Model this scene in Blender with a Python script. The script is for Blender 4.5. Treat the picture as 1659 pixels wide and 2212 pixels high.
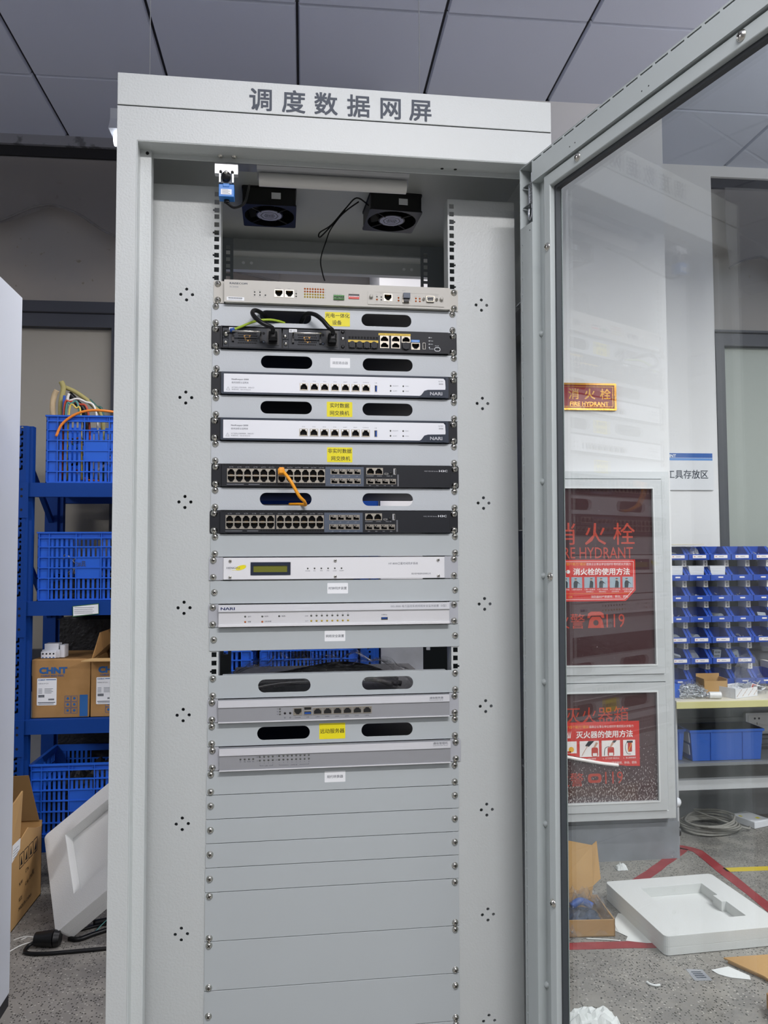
import bpy, bmesh, math, random
from mathutils import Matrix, Vector
from mathutils.geometry import tessellate_polygon, delaunay_2d_cdt

for o in list(bpy.data.objects):
    bpy.data.objects.remove(o)
S = bpy.context.scene
COL = S.collection
rad = math.radians

# ---------------------------------------------------------------- camera, world, lights, exposure
cam_data = bpy.data.cameras.new('camera')
cam = bpy.data.objects.new('camera', cam_data)
COL.objects.link(cam)
S.camera = cam
cam_data.sensor_fit = 'HORIZONTAL'
cam_data.sensor_width = 36.0
cam_data.lens = 36.0 * 1725.0 / 1659.0
cam_data.clip_start = 0.02
cam.matrix_world = Matrix(((0.994963, -0.000759, -0.100239, -0.069562), (-0.100145, -0.051328, -0.993648, -1.433605), (-0.004391, 0.998682, -0.051146, 1.441782), (0, 0, 0, 1)))

world = bpy.data.worlds.new('world')
S.world = world
world.use_nodes = True
world.node_tree.nodes['Background'].inputs[0].default_value = (0.86, 0.93, 1.0, 1)
world.node_tree.nodes['Background'].inputs[1].default_value = 0.10

S.view_settings.view_transform = 'Standard'
S.view_settings.look = 'None'
S.view_settings.gamma = 1.0
S.view_settings.use_curve_mapping = False
S.view_settings.exposure = 0.57

# unseen hanging tube lamps, some added as fill: (x, y, z, direction along the room?, power)
LAMP_Z = 3.02
LAMP_UP = 0.40      # bare tubes also throw light up
LAMPS = [(0.22, -1.75, 42), (0.22, -4.2, 22),
         (-3.4, 0.05, 40),  # unseen side lamp, added to brighten the shelf side
         (3.0, -0.5, 64), (3.0, -2.7, 22), (2.9, 1.0, 34)]  # unseen lamps, set to light the back wall, pillar and bins
BACK_LAMP = 13      # the lamp hanging behind the open cabinet
LAMP_COLOR = (1.0, 0.96, 0.965)

# ---------------------------------------------------------------- helpers
def srgb(h):
    h = h.lstrip('#')
    out = []
    for i in (0, 2, 4):
        c = int(h[i:i+2], 16) / 255.0
        out.append(c / 12.92 if c <= 0.04045 else ((c + 0.055) / 1.055) ** 2.4)
    return (out[0], out[1], out[2], 1.0)

MATS = {}
def mat(name, hexcol, rough=0.5, metal=0.0, bump=None, vary=None, spec=None, emit=None, coords='Object'):
    """bump = (scale, strength, distance); vary = (scale, second colour, low, high)"""
    m = bpy.data.materials.new(name)
    m.use_nodes = True
    nt = m.node_tree
    b = nt.nodes['Principled BSDF']
    b.inputs['Base Color'].default_value = srgb(hexcol)
    b.inputs['Roughness'].default_value = rough
    b.inputs['Metallic'].default_value = metal
    if spec is not None:
        b.inputs['Specular IOR Level'].default_value = spec
    if emit:
        b.inputs['Emission Color'].default_value = srgb(emit[0])
        b.inputs['Emission Strength'].default_value = emit[1]
    tc = nt.nodes.new('ShaderNodeTexCoord') if (bump or vary) else None
    if bump:
        n = nt.nodes.new('ShaderNodeTexNoise')
        n.inputs['Scale'].default_value = bump[0]
        n.inputs['Detail'].default_value = 2.0
        nt.links.new(tc.outputs[coords], n.inputs['Vector'])
        bp = nt.nodes.new('ShaderNodeBump')
        bp.inputs['Strength'].default_value = bump[1]
        bp.inputs['Distance'].default_value = bump[2]
        nt.links.new(n.outputs['Fac'], bp.inputs['Height'])
        nt.links.new(bp.outputs['Normal'], b.inputs['Normal'])
    if vary:
        n = nt.nodes.new('ShaderNodeTexNoise')
        n.inputs['Scale'].default_value = vary[0]
        n.inputs['Detail'].default_value = 6.0
        nt.links.new(tc.outputs[coords], n.inputs['Vector'])
        r = nt.nodes.new('ShaderNodeMapRange')
        r.inputs['From Min'].default_value = vary[2]
        r.inputs['From Max'].default_value = vary[3]
        nt.links.new(n.outputs['Fac'], r.inputs['Value'])
        mx = nt.nodes.new('ShaderNodeMix')
        mx.data_type = 'RGBA'
        mx.inputs[6].default_value = srgb(hexcol)
        mx.inputs[7].default_value = srgb(vary[1])
        nt.links.new(r.outputs['Result'], mx.inputs[0])
        nt.links.new(mx.outputs[2], b.inputs['Base Color'])
    MATS[name] = m
    return m

def thin_glass(name, tint='#ffffff', ior=1.5, rough=0.0, boost=1.0, haze=0.0, hazecol='#cccccc'):
    m = bpy.data.materials.new(name)
    m.use_nodes = True
    nt = m.node_tree
    nt.nodes.remove(nt.nodes['Principled BSDF'])
    out = nt.nodes['Material Output']
    tr = nt.nodes.new('ShaderNodeBsdfTransparent')
    tr.inputs[0].default_value = srgb(tint)
    gl = nt.nodes.new('ShaderNodeBsdfGlossy')
    gl.inputs['Roughness'].default_value = rough
    ge = nt.nodes.new('ShaderNodeNewGeometry')
    dt = nt.nodes.new('ShaderNodeVectorMath'); dt.operation = 'DOT_PRODUCT'
    nt.links.new(ge.outputs['Normal'], dt.inputs[0]); nt.links.new(ge.outputs['Incoming'], dt.inputs[1])
    def mth(op, a, b=None):
        n = nt.nodes.new('ShaderNodeMath'); n.operation = op; n.use_clamp = op in ('SUBTRACT', 'MULTIPLY')
        for k, v in enumerate((a, b)):
            if v is None: continue
            if isinstance(v, (int, float)): n.inputs[k].default_value = v
            else: nt.links.new(v, n.inputs[k])
        return n.outputs[0]
    f0 = ((ior - 1) / (ior + 1)) ** 2
    p5 = mth('POWER', mth('SUBTRACT', 1.0, mth('ABSOLUTE', dt.outputs['Value'])), 5.0)
    mul = nt.nodes.new('ShaderNodeMath'); mul.operation = 'MULTIPLY'; mul.inputs[1].default_value = boost; mul.use_clamp = True
    nt.links.new(mth('ADD', mth('MULTIPLY', p5, 1 - f0), f0), mul.inputs[0])
    mx = nt.nodes.new('ShaderNodeMixShader')
    nt.links.new(mul.outputs[0], mx.inputs[0])
    if haze:
        df = nt.nodes.new('ShaderNodeBsdfDiffuse'); df.inputs[0].default_value = srgb(hazecol)
        m2 = nt.nodes.new('ShaderNodeMixShader'); m2.inputs[0].default_value = haze
        nt.links.new(tr.outputs[0], m2.inputs[1]); nt.links.new(df.outputs[0], m2.inputs[2])
        nt.links.new(m2.outputs[0], mx.inputs[1])
    else:
        nt.links.new(tr.outputs[0], mx.inputs[1])
    nt.links.new(gl.outputs[0], mx.inputs[2])
    nt.links.new(mx.outputs[0], out.inputs[0])
    MATS[name] = m
    return m

_GLYPH = {}
def glyphs(s, bold):
    """verts and faces of a line of lettering, 1 unit high em, starting at x = 0"""
    key = s
    if key not in _GLYPH:
        c = bpy.data.curves.new('lettering', 'FONT')
        c.body = s; c.size = 1.0; c.resolution_u = 2; c.offset = 0.0
        o = bpy.data.objects.new('lettering', c)
        COL.objects.link(o)
        dg = bpy.context.evaluated_depsgraph_get()
        me = bpy.data.meshes.new_from_object(o.evaluated_get(dg))
        vs = [(v.co.x, v.co.y) for v in me.vertices]
        fs = [tuple(p.vertices) for p in me.polygons]
        bpy.data.objects.remove(o); bpy.data.curves.remove(c); bpy.data.meshes.remove(me)
        _GLYPH[key] = (vs, fs)
    return _GLYPH[key]

class MB:
    """collects shapes; build() links them as one mesh object. Units are multiplied by s."""
    def __init__(self, s=1.0):
        self.s = s; self.v = []; self.f = []; self.m = []; self.slots = []; self.sm = []
        self.X = Matrix.Identity(4); self.items = []
    def slot(self, m):
        m = MATS[m] if isinstance(m, str) else m
        if m not in self.slots: self.slots.append(m)
        return self.slots.index(m)
    def add(self, vs, fs, m, smooth=False):
        b = len(self.v); k = self.slot(m); f0 = len(self.f)
        for p in vs:
            q = self.X @ Vector(p)
            self.v.append((q.x * self.s, q.y * self.s, q.z * self.s))
        for f in fs:
            self.f.append(tuple(i + b for i in f)); self.m.append(k); self.sm.append(smooth)
        self.items.append((b, len(self.v), f0, len(self.f)))
    def box(self, x0, x1, y0, y1, z0, z1, m):
        v = [(x0,y0,z0),(x1,y0,z0),(x1,y1,z0),(x0,y1,z0),(x0,y0,z1),(x1,y0,z1),(x1,y1,z1),(x0,y1,z1)]
        self.add(v, [(0,3,2,1),(4,5,6,7),(0,1,5,4),(1,2,6,5),(2,3,7,6),(3,0,4,7)], m)
    def pocket(self, x0, x1, y0, y1, z0, z1, m):
        """open-fronted recess: the front is at y0"""
        v = [(x0,y0,z0),(x1,y0,z0),(x1,y1,z0),(x0,y1,z0),(x0,y0,z1),(x1,y0,z1),(x1,y1,z1),(x0,y1,z1)]
        self.add(v, [(0,1,2,3),(4,7,6,5),(1,5,6,2),(2,6,7,3),(3,7,4,0)], m)
    def hexa(self, pts, m):
        """eight corners: bottom 4 then top 4, both counter-clockwise seen from above"""
        self.add(pts, [(0,3,2,1),(4,5,6,7),(0,1,5,4),(1,2,6,5),(2,3,7,6),(3,0,4,7)], m)
    def prism(self, poly, axis, a, b, m, holes=(), smooth=False):
        """polygon swept along an axis. axis 'y': poly is (x, z); 'x': (y, z); 'z': (x, y)"""
        def P(p, t):
            return {'y': (p[0], t, p[1]), 'x': (t, p[0], p[1]), 'z': (p[0], p[1], t)}[axis]
        def wind(l, ccw):
            ar = sum(l[i][0] * l[(i+1) % len(l)][1] - l[(i+1) % len(l)][0] * l[i][1] for i in range(len(l)))
            return list(l) if (ar > 0) == ccw else list(reversed(l))
        loops = [wind(list(poly), True)] + [wind(list(h), False) for h in holes]
        flat = [p for l in loops for p in l]
        if len(loops) == 1:
            tris = tessellate_polygon([[Vector((p[0], p[1], 0)) for p in loops[0]]])
        else:
            ed = []; st = 0
            for l in loops:
                ed += [(st + i, st + (i + 1) % len(l)) for i in range(len(l))]; st += len(l)
            big = 1.0 / max(max(abs(p[0]), abs(p[1])) for p in flat)
            cd = delaunay_2d_cdt([Vector((p[0] * big, p[1] * big)) for p in flat], ed, [], 1, 1e-7)
            inv = [g[0] if g else 0 for g in cd[3]]
            def inside(x, y, l):
                c = False
                for i in range(len(l)):
                    (x0, y0), (x1, y1) = l[i - 1], l[i]
                    if (y0 > y) != (y1 > y) and x < (x1 - x0) * (y - y0) / (y1 - y0) + x0: c = not c
                return c
            bb = [(min(p[0] for p in l), max(p[0] for p in l), min(p[1] for p in l), max(p[1] for p in l)) for l in loops]
            tris = []
            for f in cd[2]:
                t = tuple(inv[i] for i in f)
                cx = sum(flat[i][0] for i in t) / 3; cy = sum(flat[i][1] for i in t) / 3
                if not inside(cx, cy, loops[0]): continue
                if any(q[0] <= cx <= q[1] and q[2] <= cy <= q[3] and inside(cx, cy, l) for q, l in zip(bb[1:], loops[1:])): continue
                tris.append(t)
        n = len(flat)
        vs = [P(p, a) for p in flat] + [P(p, b) for p in flat]
        fs = []
        for t in tris:
            fs.append(tuple(t))
            fs.append(tuple(i + n for i in t))
        st = 0
        for l in loops:
            k = len(l)
            fs += [(st + i, st + i + n, st + (i+1) % k + n, st + (i+1) % k) for i in range(k)]
            st += k
        bm = bmesh.new()
        bv = [bm.verts.new(p) for p in vs]
        for q in fs:
            try: bm.faces.new([bv[i] for i in q])
            except ValueError: pass
        bmesh.ops.recalc_face_normals(bm, faces=bm.faces)
        bm.verts.index_update()
        fs = [tuple(v.index for v in fc.verts) for fc in bm.faces]
        bm.free()
        self.add(vs, fs, m, smooth)
    def cyl(self, p0, p1, r0, m, n=16, r1=None, caps=True, smooth=True):
        p0 = Vector(p0); p1 = Vector(p1); r1 = r0 if r1 is None else r1
        d = (p1 - p0).normalized()
        a = d.orthogonal().normalized(); b = d.cross(a)
        vs = []
        for p, r in ((p0, r0), (p1, r1)):
            for i in range(n):
                t = 2 * math.pi * i / n
                vs.append(tuple(p + a * (r * math.cos(t)) + b * (r * math.sin(t))))
        fs = [(i, (i+1) % n, n + (i+1) % n, n + i) for i in range(n)]
        self.add(vs, fs, m, smooth)
        if caps:
            self.add(vs[:n], [tuple(reversed(range(n)))], m)
            self.add(vs[n:], [tuple(range(n))], m)
    def lathe(self, prof, c, m, n=16, axis='-y'):
        """prof: list of (radius, height); height runs along the axis from c"""
        c = Vector(c)
        D = {'-y': (Vector((0,-1,0)), Vector((1,0,0)), Vector((0,0,1))),
             'z': (Vector((0,0,1)), Vector((1,0,0)), Vector((0,1,0)))}[axis]
        vs = []; fs = []
        for r, h in prof:
            for i in range(n):
                t = 2 * math.pi * i / n
                vs.append(tuple(c + D[0] * h + D[1] * (r * math.cos(t)) + D[2] * (r * math.sin(t))))
        for k in range(len(prof) - 1):
            for i in range(n):
                j = (i + 1) % n
                fs.append((k*n+i, k*n+j, (k+1)*n+j, (k+1)*n+i))
        fs.append(tuple((len(prof)-1)*n + i for i in range(n)))
        self.add(vs, fs, m, True)
    def tube(self, pts, r, m, n=8, smooth_path=True, sub=6):
        pts = [Vector(p) for p in pts]
        if smooth_path and len(pts) > 2:
            out = []
            for i in range(len(pts) - 1):
                p0 = pts[max(i-1, 0)]; p1 = pts[i]; p2 = pts[i+1]; p3 = pts[min(i+2, len(pts)-1)]
                for k in range(sub):
                    t = k / sub
                    out.append(0.5 * ((2*p1) + (p2-p0)*t + (2*p0-5*p1+4*p2-p3)*t*t + (3*p1-p0-3*p2+p3)*t**3))
            out.append(pts[-1]); pts = out
        vs = []; fs = []
        a = None
        for i, p in enumerate(pts):
            d = (pts[min(i+1, len(pts)-1)] - pts[max(i-1, 0)])
            d = d.normalized() if d.length > 1e-9 else Vector((0,0,1))
            if a is None: a = d.orthogonal().normalized()
            a = (a - d * a.dot(d)).normalized()
            b = d.cross(a)
            for k in range(n):
                t = 2 * math.pi * k / n
                vs.append(tuple(p + a * (r * math.cos(t)) + b * (r * math.sin(t))))
        for i in range(len(pts) - 1):
            for k in range(n):
                j = (k + 1) % n
                fs.append((i*n+k, i*n+j, (i+1)*n+j, (i+1)*n+k))
        fs.append(tuple(reversed(range(n))))
        e = (len(pts)-1)*n
        fs.append(tuple(e + k for k in range(n)))
        self.add(vs, fs, m, True)
    def text(self, s, x, z, h, m, y=0.0, bold=0.0, align='L', w=None):
        """flat lettering in the x-z plane facing -y; h = em height; w = wanted width"""
        vs, fs = glyphs(s, bold)
        if not vs: return
        xs = [p[0] for p in vs]
        wid = max(xs) - min(xs)
        kx = h if w is None else w / wid
        off = {'L': -min(xs), 'C': -(max(xs) + min(xs)) / 2, 'R': -max(xs)}[align]
        sh = [(0, 0)] if bold <= 0 else [(-bold, 0), (bold, 0)] if h < 0.02 and self.s == 1.0 or h < 8 and self.s < 1 else [(-bold, -bold), (bold, -bold), (-bold, bold), (bold, bold)]
        for i, (ax, az) in enumerate(sh):
            self.add([(x + (p[0] + off + ax) * kx, y - (0.00002 if self.s == 1.0 else 0.02) * i, z + (p[1] + az) * h) for p in vs], fs, m)
    def build_apart(self, name, parent=None, gap=0.018, **k):
        """one mesh object for each group of shapes that stand apart from the others"""
        box = []
        for (a, c, _, _) in self.items:
            q = self.v[a:c]
            box.append([min(p[i] for p in q) for i in range(3)] + [max(p[i] for p in q) for i in range(3)])
        n = len(box); g = list(range(n))
        def root(i):
            while g[i] != i: i = g[i]
            return i
        for i in range(n):
            for j in range(i):
                if all(box[i][d] - gap < box[j][d + 3] and box[j][d] - gap < box[i][d + 3] for d in range(3)): g[root(i)] = root(j)
        out = []
        for r in sorted(set(root(i) for i in range(n))):
            m = MB()
            for i in range(n):
                if root(i) != r: continue
                a, c, fa, fc = self.items[i]; o = len(m.v)
                m.v += self.v[a:c]
                for f in range(fa, fc):
                    m.f.append(tuple(v - a + o for v in self.f[f])); m.m.append(m.slot(self.slots[self.m[f]])); m.sm.append(self.sm[f])
            out.append(m.build(name, parent, **k))
        return out
    def build(self, name, parent=None, loc=None, rot=None, kind=None, label=None, bevel=0.0, bseg=2, weld=False):
        me = bpy.data.meshes.new(name)
        me.from_pydata(self.v, [], self.f)
        for m in self.slots: me.materials.append(m)
        me.polygons.foreach_set('material_index', self.m)
        me.polygons.foreach_set('use_smooth', self.sm)
        me.update()
        o = bpy.data.objects.new(name, me)
        COL.objects.link(o)
        if parent is not None: o.parent = parent
        if loc is not None: o.location = loc
        if rot is not None: o.rotation_euler = rot
        if kind: o['kind'] = kind
        if label: o['label'] = label
        if bevel:
            b = o.modifiers.new('bevel', 'BEVEL')
            b.width = bevel; b.segments = bseg; b.limit_method = 'ANGLE'; b.angle_limit = rad(40)
        return o

def tag(o, label, cat, group=None, kind=None):
    o['label'] = label; o['category'] = cat
    if group: o['group'] = group
    if kind: o['kind'] = kind
    return o

def thing(name, label, cat, loc=(0,0,0), rot=(0,0,0), group=None):
    o = bpy.data.objects.new(name, None)
    o.empty_display_size = 0.05
    COL.objects.link(o)
    o.location = loc; o.rotation_euler = rot
    return tag(o, label, cat, group)

def place(src, name, parent, loc, rot=None):
    """another object on the same mesh"""
    o = bpy.data.objects.new(name, src if isinstance(src, bpy.types.Mesh) else src.data)
    COL.objects.link(o)
    o.parent = parent
    o.location = loc
    if rot is not None: o.rotation_euler = rot
    return o

def copy_tree(o, parent=None):
    c = o.copy(); COL.objects.link(c); c.parent = parent
    for ch in list(o.children): copy_tree(ch, c)
    return c

def rect(x0, x1, z0, z1):
    return [(x0, z0), (x1, z0), (x1, z1), (x0, z1)]
def rrect(x0, x1, z0, z1, r, n=4):
    out = []
    for cx, cz, a0 in ((x1-r, z0+r, -90), (x1-r, z1-r, 0), (x0+r, z1-r, 90), (x0+r, z0+r, 180)):
        for i in range(n + 1):
            a = rad(a0 + 90.0 * i / n)
            out.append((cx + r * math.cos(a), cz + r * math.sin(a)))
    return out
def disc(x, z, r, n=12):
    return [(x + r * math.cos(2*math.pi*i/n), z + r * math.sin(2*math.pi*i/n)) for i in range(n)]

# the cabinet stands slightly turned against the room and on a 40 mm plinth
TH = 0.028
BASE = 0.04
def cab(x, y, z):
    return (x * math.cos(TH) - y * math.sin(TH), x * math.sin(TH) + y * math.cos(TH), z + BASE)
CROT = (0, 0, TH)

# ---------------------------------------------------------------- materials
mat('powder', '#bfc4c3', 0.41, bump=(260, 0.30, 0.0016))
mat('powder_smooth', '#bfc4c3', 0.4, bump=(300, 0.05, 0.0005))
mat('powder_panel', '#bcc2c6', 0.42, bump=(420, 0.16, 0.0010))
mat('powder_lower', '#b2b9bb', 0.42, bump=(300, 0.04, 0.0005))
mat('door_paint', '#b0b8b8', 0.4, bump=(300, 0.05, 0.0005))
mat('zinc', '#b8bcc0', 0.32, 0.9)
mat('chrome', '#d6d4cc', 0.22, 1.0)
mat('screw_dark', '#2b2a28', 0.5, 0.6)
mat('black_hole', '#050607', 0.8)
mat('ink', '#3c4450', 0.6)
mat('ink_soft', '#7d828a', 0.6)
mat('ink_black', '#141414', 0.6)
mat('ink_white', '#e8ecf0', 0.6)
mat('ink_navy', '#14285c', 0.5)
mat('ivory', '#bdbbb3', 0.45, bump=(300, 0.04, 0.0003))
mat('sticker_white', '#eceff1', 0.5)
mat('sticker_yellow', '#e9dc12', 0.5)
mat('black_metal', '#171a20', 0.5, bump=(500, 0.05, 0.0003), spec=0.35)
mat('psu_grey', '#2e3238', 0.5, spec=0.35)
mat('black_plastic', '#0d0e10', 0.42)
mat('navy_bezel', '#222d3d', 0.4)
mat('white_face', '#e6e9ee', 0.42)
mat('brush_bright', '#ebecee', 0.38, 0.25, bump=(200, 0.03, 0.0003))
mat('alu_satin', '#d6d7d9', 0.45, 0.2, bump=(900, 0.08, 0.0003))
mat('ear_grey', '#b4b7bd', 0.45, 0.2)
mat('server_body', '#a5a7ab', 0.5, 0.5, bump=(900, 0.12, 0.0004))
mat('switch_slate', '#4c5665', 0.45)
mat('port_metal', '#b3ada0', 0.35, 0.8)
mat('port_dark', '#08090b', 0.6)
mat('cage_metal', '#a59f94', 0.35, 0.85)
mat('usb_blue', '#1b4fa0', 0.5)
mat('led_grey', '#50534f', 0.3)
mat('led_amber', '#a3500c', 0.3)
mat('led_yellow', '#a8922a', 0.3)
mat('green_plug', '#3c8a35', 0.5)
mat('red_switch', '#d4544a', 0.5)
mat('yellow_strip', '#d9b93c', 0.5)
mat('blue_strip', '#5b93d8', 0.5)
mat('lcd_green', '#6f7224', 0.25)
mat('lcd_bezel', '#20283a', 0.2)
mat('amber_core', '#b3842c', 0.5)
mat('orange_cable', '#f0a01e', 0.45)
mat('black_cable', '#0c0d0f', 0.42, spec=0.35)
mat('earth_green', '#a3bd35', 0.45)
mat('lug_blue', '#1e4a9a', 0.5)
mat('galv', '#9ca0a4', 0.4, 0.6)
mat('chassis_dark', '#202226', 0.5, 0.3)

def brushed(name, hexcol, metal=0.75, rough=0.35):
    m = mat(name, hexcol, rough, metal)
    nt = m.node_tree; b = nt.nodes['Principled BSDF']
    tc = nt.nodes.new('ShaderNodeTexCoord'); mp = nt.nodes.new('ShaderNodeMapping')
    mp.inputs['Scale'].default_value = (30, 400, 1500)
    n = nt.nodes.new('ShaderNodeTexNoise'); n.inputs['Scale'].default_value = 1.0; n.inputs['Detail'].default_value = 4
    bp = nt.nodes.new('ShaderNodeBump'); bp.inputs['Strength'].default_value = 0.35; bp.inputs['Distance'].default_value = 0.0006
    nt.links.new(tc.outputs['Object'], mp.inputs[0]); nt.links.new(mp.outputs[0], n.inputs['Vector'])
    nt.links.new(n.outputs['Fac'], bp.inputs['Height']); nt.links.new(bp.outputs[0], b.inputs['Normal'])
brushed('brushed_alu', '#e4e6ea', 0.4)

# ================================================================ the room
mat('ceiling_tile', '#c2c8d8', 0.8, bump=(160, 0.12, 0.002))
mat('groove', '#23242a', 0.8)
mat('wall_white', '#e3e3e3', 0.75, bump=(35, 0.05, 0.003))
mat('wall_room', '#c8cacd', 0.8)
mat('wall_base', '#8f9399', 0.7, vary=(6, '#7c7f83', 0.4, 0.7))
mat('dado_grey', '#8b8e92', 0.7, vary=(5, '#77797c', 0.4, 0.7))
mat('window_frame', '#33363f', 0.45)
mat('band_plaster', '#85868d', 0.8, vary=(14, '#5d5e63', 0.55, 0.62))
mat('black_gap', '#17171b', 0.8)
mat('pane_cream', '#9b978c', 0.55)
mat('pane_green', '#9ea59e', 0.5)

def concrete_floor():
    m = mat('floor_terrazzo', '#85827c', 0.62)
    nt = m.node_tree; b = nt.nodes['Principled BSDF']
    tc = nt.nodes.new('ShaderNodeTexCoord')
    def noise(sc, det):
        n = nt.nodes.new('ShaderNodeTexNoise'); n.inputs['Scale'].default_value = sc; n.inputs['Detail'].default_value = det
        nt.links.new(tc.outputs['Object'], n.inputs['Vector']); return n
    def ramp(a, c, s0, s1):
        r = nt.nodes.new('ShaderNodeMapRange'); r.inputs['From Min'].default_value = s0; r.inputs['From Max'].default_value = s1
        nt.links.new(a, r.inputs['Value']); return r.outputs['Result']
    def mix(f, a, c):
        x = nt.nodes.new('ShaderNodeMix'); x.data_type = 'RGBA'
        nt.links.new(f, x.inputs[0])
        if isinstance(a, str): x.inputs[6].default_value = srgb(a)
        else: nt.links.new(a, x.inputs[6])
        x.inputs[7].default_value = srgb(c)
        return x.outputs[2]
    base = mix(ramp(noise(1.7, 5).outputs['Fac'], None, 0.35, 0.65), '#8d8a83', '#73716d')
    base = mix(ramp(noise(9, 6).outputs['Fac'], None, 0.45, 0.75), base, '#96938b')
    v = nt.nodes.new('ShaderNodeTexVoronoi'); v.inputs['Scale'].default_value = 120; v.inputs['Randomness'].default_value = 1.0
    nt.links.new(tc.outputs['Object'], v.inputs['Vector'])
    chip = nt.nodes.new('ShaderNodeMapRange'); chip.inputs['From Min'].default_value = 0.42; chip.inputs['From Max'].default_value = 0.34
    nt.links.new(v.outputs['Distance'], chip.inputs['Value'])
    sel = nt.nodes.new('ShaderNodeSeparateColor'); nt.links.new(v.outputs['Color'], sel.inputs[0])
    pick = nt.nodes.new('ShaderNodeMath'); pick.operation = 'GREATER_THAN'; pick.inputs[1].default_value = 0.60
    nt.links.new(sel.outputs[0], pick.inputs[0])
    an = nt.nodes.new('ShaderNodeMath'); an.operation = 'MULTIPLY'
    nt.links.new(chip.outputs['Result'], an.inputs[0]); nt.links.new(pick.outputs[0], an.inputs[1])
    base = mix(an.outputs[0], base, '#3c3b38')
    pick2 = nt.nodes.new('ShaderNodeMath'); pick2.operation = 'LESS_THAN'; pick2.inputs[1].default_value = 0.12
    nt.links.new(sel.outputs[0], pick2.inputs[0])
    an2 = nt.nodes.new('ShaderNodeMath'); an2.operation = 'MULTIPLY'
    nt.links.new(chip.outputs['Result'], an2.inputs[0]); nt.links.new(pick2.outputs[0], an2.inputs[1])
    base = mix(an2.outputs[0], base, '#a9a69e')
    nt.links.new(base, b.inputs['Base Color'])
concrete_floor()

def dusty():
    m = mat('dusty_glass', '#3c3836', 0.45)
    nt = m.node_tree; b = nt.nodes['Principled BSDF']
    tc = nt.nodes.new('ShaderNodeTexCoord')
    n = nt.nodes.new('ShaderNodeTexNoise'); n.inputs['Scale'].default_value = 2.2; n.inputs['Detail'].default_value = 7
    nt.links.new(tc.outputs['Object'], n.inputs['Vector'])
    r = nt.nodes.new('ShaderNodeValToRGB')
    r.color_ramp.elements[0].position = 0.3; r.color_ramp.elements[0].color = srgb('#8a8785')
    r.color_ramp.elements[1].position = 0.75; r.color_ramp.elements[1].color = srgb('#9d958b')
    nt.links.new(n.outputs['Fac'], r.inputs[0])
    n2 = nt.nodes.new('ShaderNodeTexNoise'); n2.inputs['Scale'].default_value = 26; n2.inputs['Detail'].default_value = 3
    nt.links.new(tc.outputs['Object'], n2.inputs['Vector'])
    g = nt.nodes.new('ShaderNodeMapRange'); g.inputs['From Min'].default_value = 0.68; g.inputs['From Max'].default_value = 0.76
    nt.links.new(n2.outputs['Fac'], g.inputs['Value'])
    x = nt.nodes.new('ShaderNodeMix'); x.data_type = 'RGBA'
    nt.links.new(g.outputs['Result'], x.inputs[0]); nt.links.new(r.outputs[0], x.inputs[6]); x.inputs[7].default_value = srgb('#7d7568')
    nt.links.new(x.outputs[2], b.inputs['Base Color'])
dusty()
thin_glass('film', '#c9c6c4', 1.3, 0.25, 1.0, haze=0.34, hazecol='#a3a1a0')

WY = 2.80           # back wall
PY = 2.25           # front of the pillar
RX0, RX1, RY0, RH = -5.2, 6.4, -6.2, 3.64

def struct(mb, name, **k):
    return mb.build(name, kind='structure', **k)

b = MB(); b.box(RX0, RX1, RY0, WY, -0.08, 0.0, 'floor_terrazzo'); struct(b, 'floor')
b = MB()
b.box(RX0, RX1, RY0, WY + 0.1, RH + 0.012, RH + 0.1, 'groove')
gx = [-0.097 + 0.604 * k for k in range(-9, 12)]
gy = [2.25 + 0.604 - 0.59 * k for k in range(0, 17)]
for i in range(len(gx) - 1):
    for j in range(len(gy) - 1):
        x0, x1 = gx[i] + 0.005, gx[i+1] - 0.005
        y1, y0 = gy[j] - 0.005, gy[j+1] + 0.005
        e = 0.006
        b.hexa([(x0+e,y0+e,RH-0.004),(x1-e,y0+e,RH-0.004),(x1-e,y1-e,RH-0.004),(x0+e,y1-e,RH-0.004),
                (x0,y0,RH+0.012),(x1,y0,RH+0.012),(x1,y1,RH+0.012),(x0,y1,RH+0.012)], 'ceiling_tile')
struct(b, 'ceiling')

# back wall with its window openings (x ranges) left of and right of the pillar
b = MB()
b.box(RX0, -3.4, WY, WY + 0.12, 0, RH, 'wall_white')
b.box(-3.4, 0.3, WY, WY + 0.12, 3.585, RH, 'band_plaster')
b.box(-3.4, 0.3, WY, WY + 0.12, 0, 0.9, 'dado_grey')
b.box(0.3, 2.235, WY, WY + 0.12, 0.95, RH, 'wall_white')
b.box(0.3, 5.4, WY, WY + 0.12, 0, 0.95, 'dado_grey')
b.box(2.235, 5.4, WY, WY + 0.12, 3.575, RH, 'wall_white')
b.box(5.4, RX1, WY, WY + 0.12, 0, RH, 'wall_white')
struct(b, 'wall_back')
b = MB(); b.box(RX0 - 0.1, RX0, RY0, WY, 0, RH, 'wall_room'); struct(b, 'wall_left')
b = MB(); b.box(RX1, RX1 + 0.1, RY0, WY, 0, RH, 'wall_room'); struct(b, 'wall_right')
b = MB(); b.box(RX0, RX1, RY0 - 0.1, RY0, 0, RH, 'wall_room'); struct(b, 'wall_front')
# pillar that carries the hydrant cabinet
b = MB()
b.box(0.285, 1.69, PY, WY, 1.1, RH - 0.004, 'wall_white')
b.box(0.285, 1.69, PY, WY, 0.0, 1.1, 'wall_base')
struct(b, 'pillar')
b = MB(); b.box(0.281, 1.694, PY - 0.006, WY, 0.0, 0.17, 'wall_base'); struct(b, 'baseboard_pillar')

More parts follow.
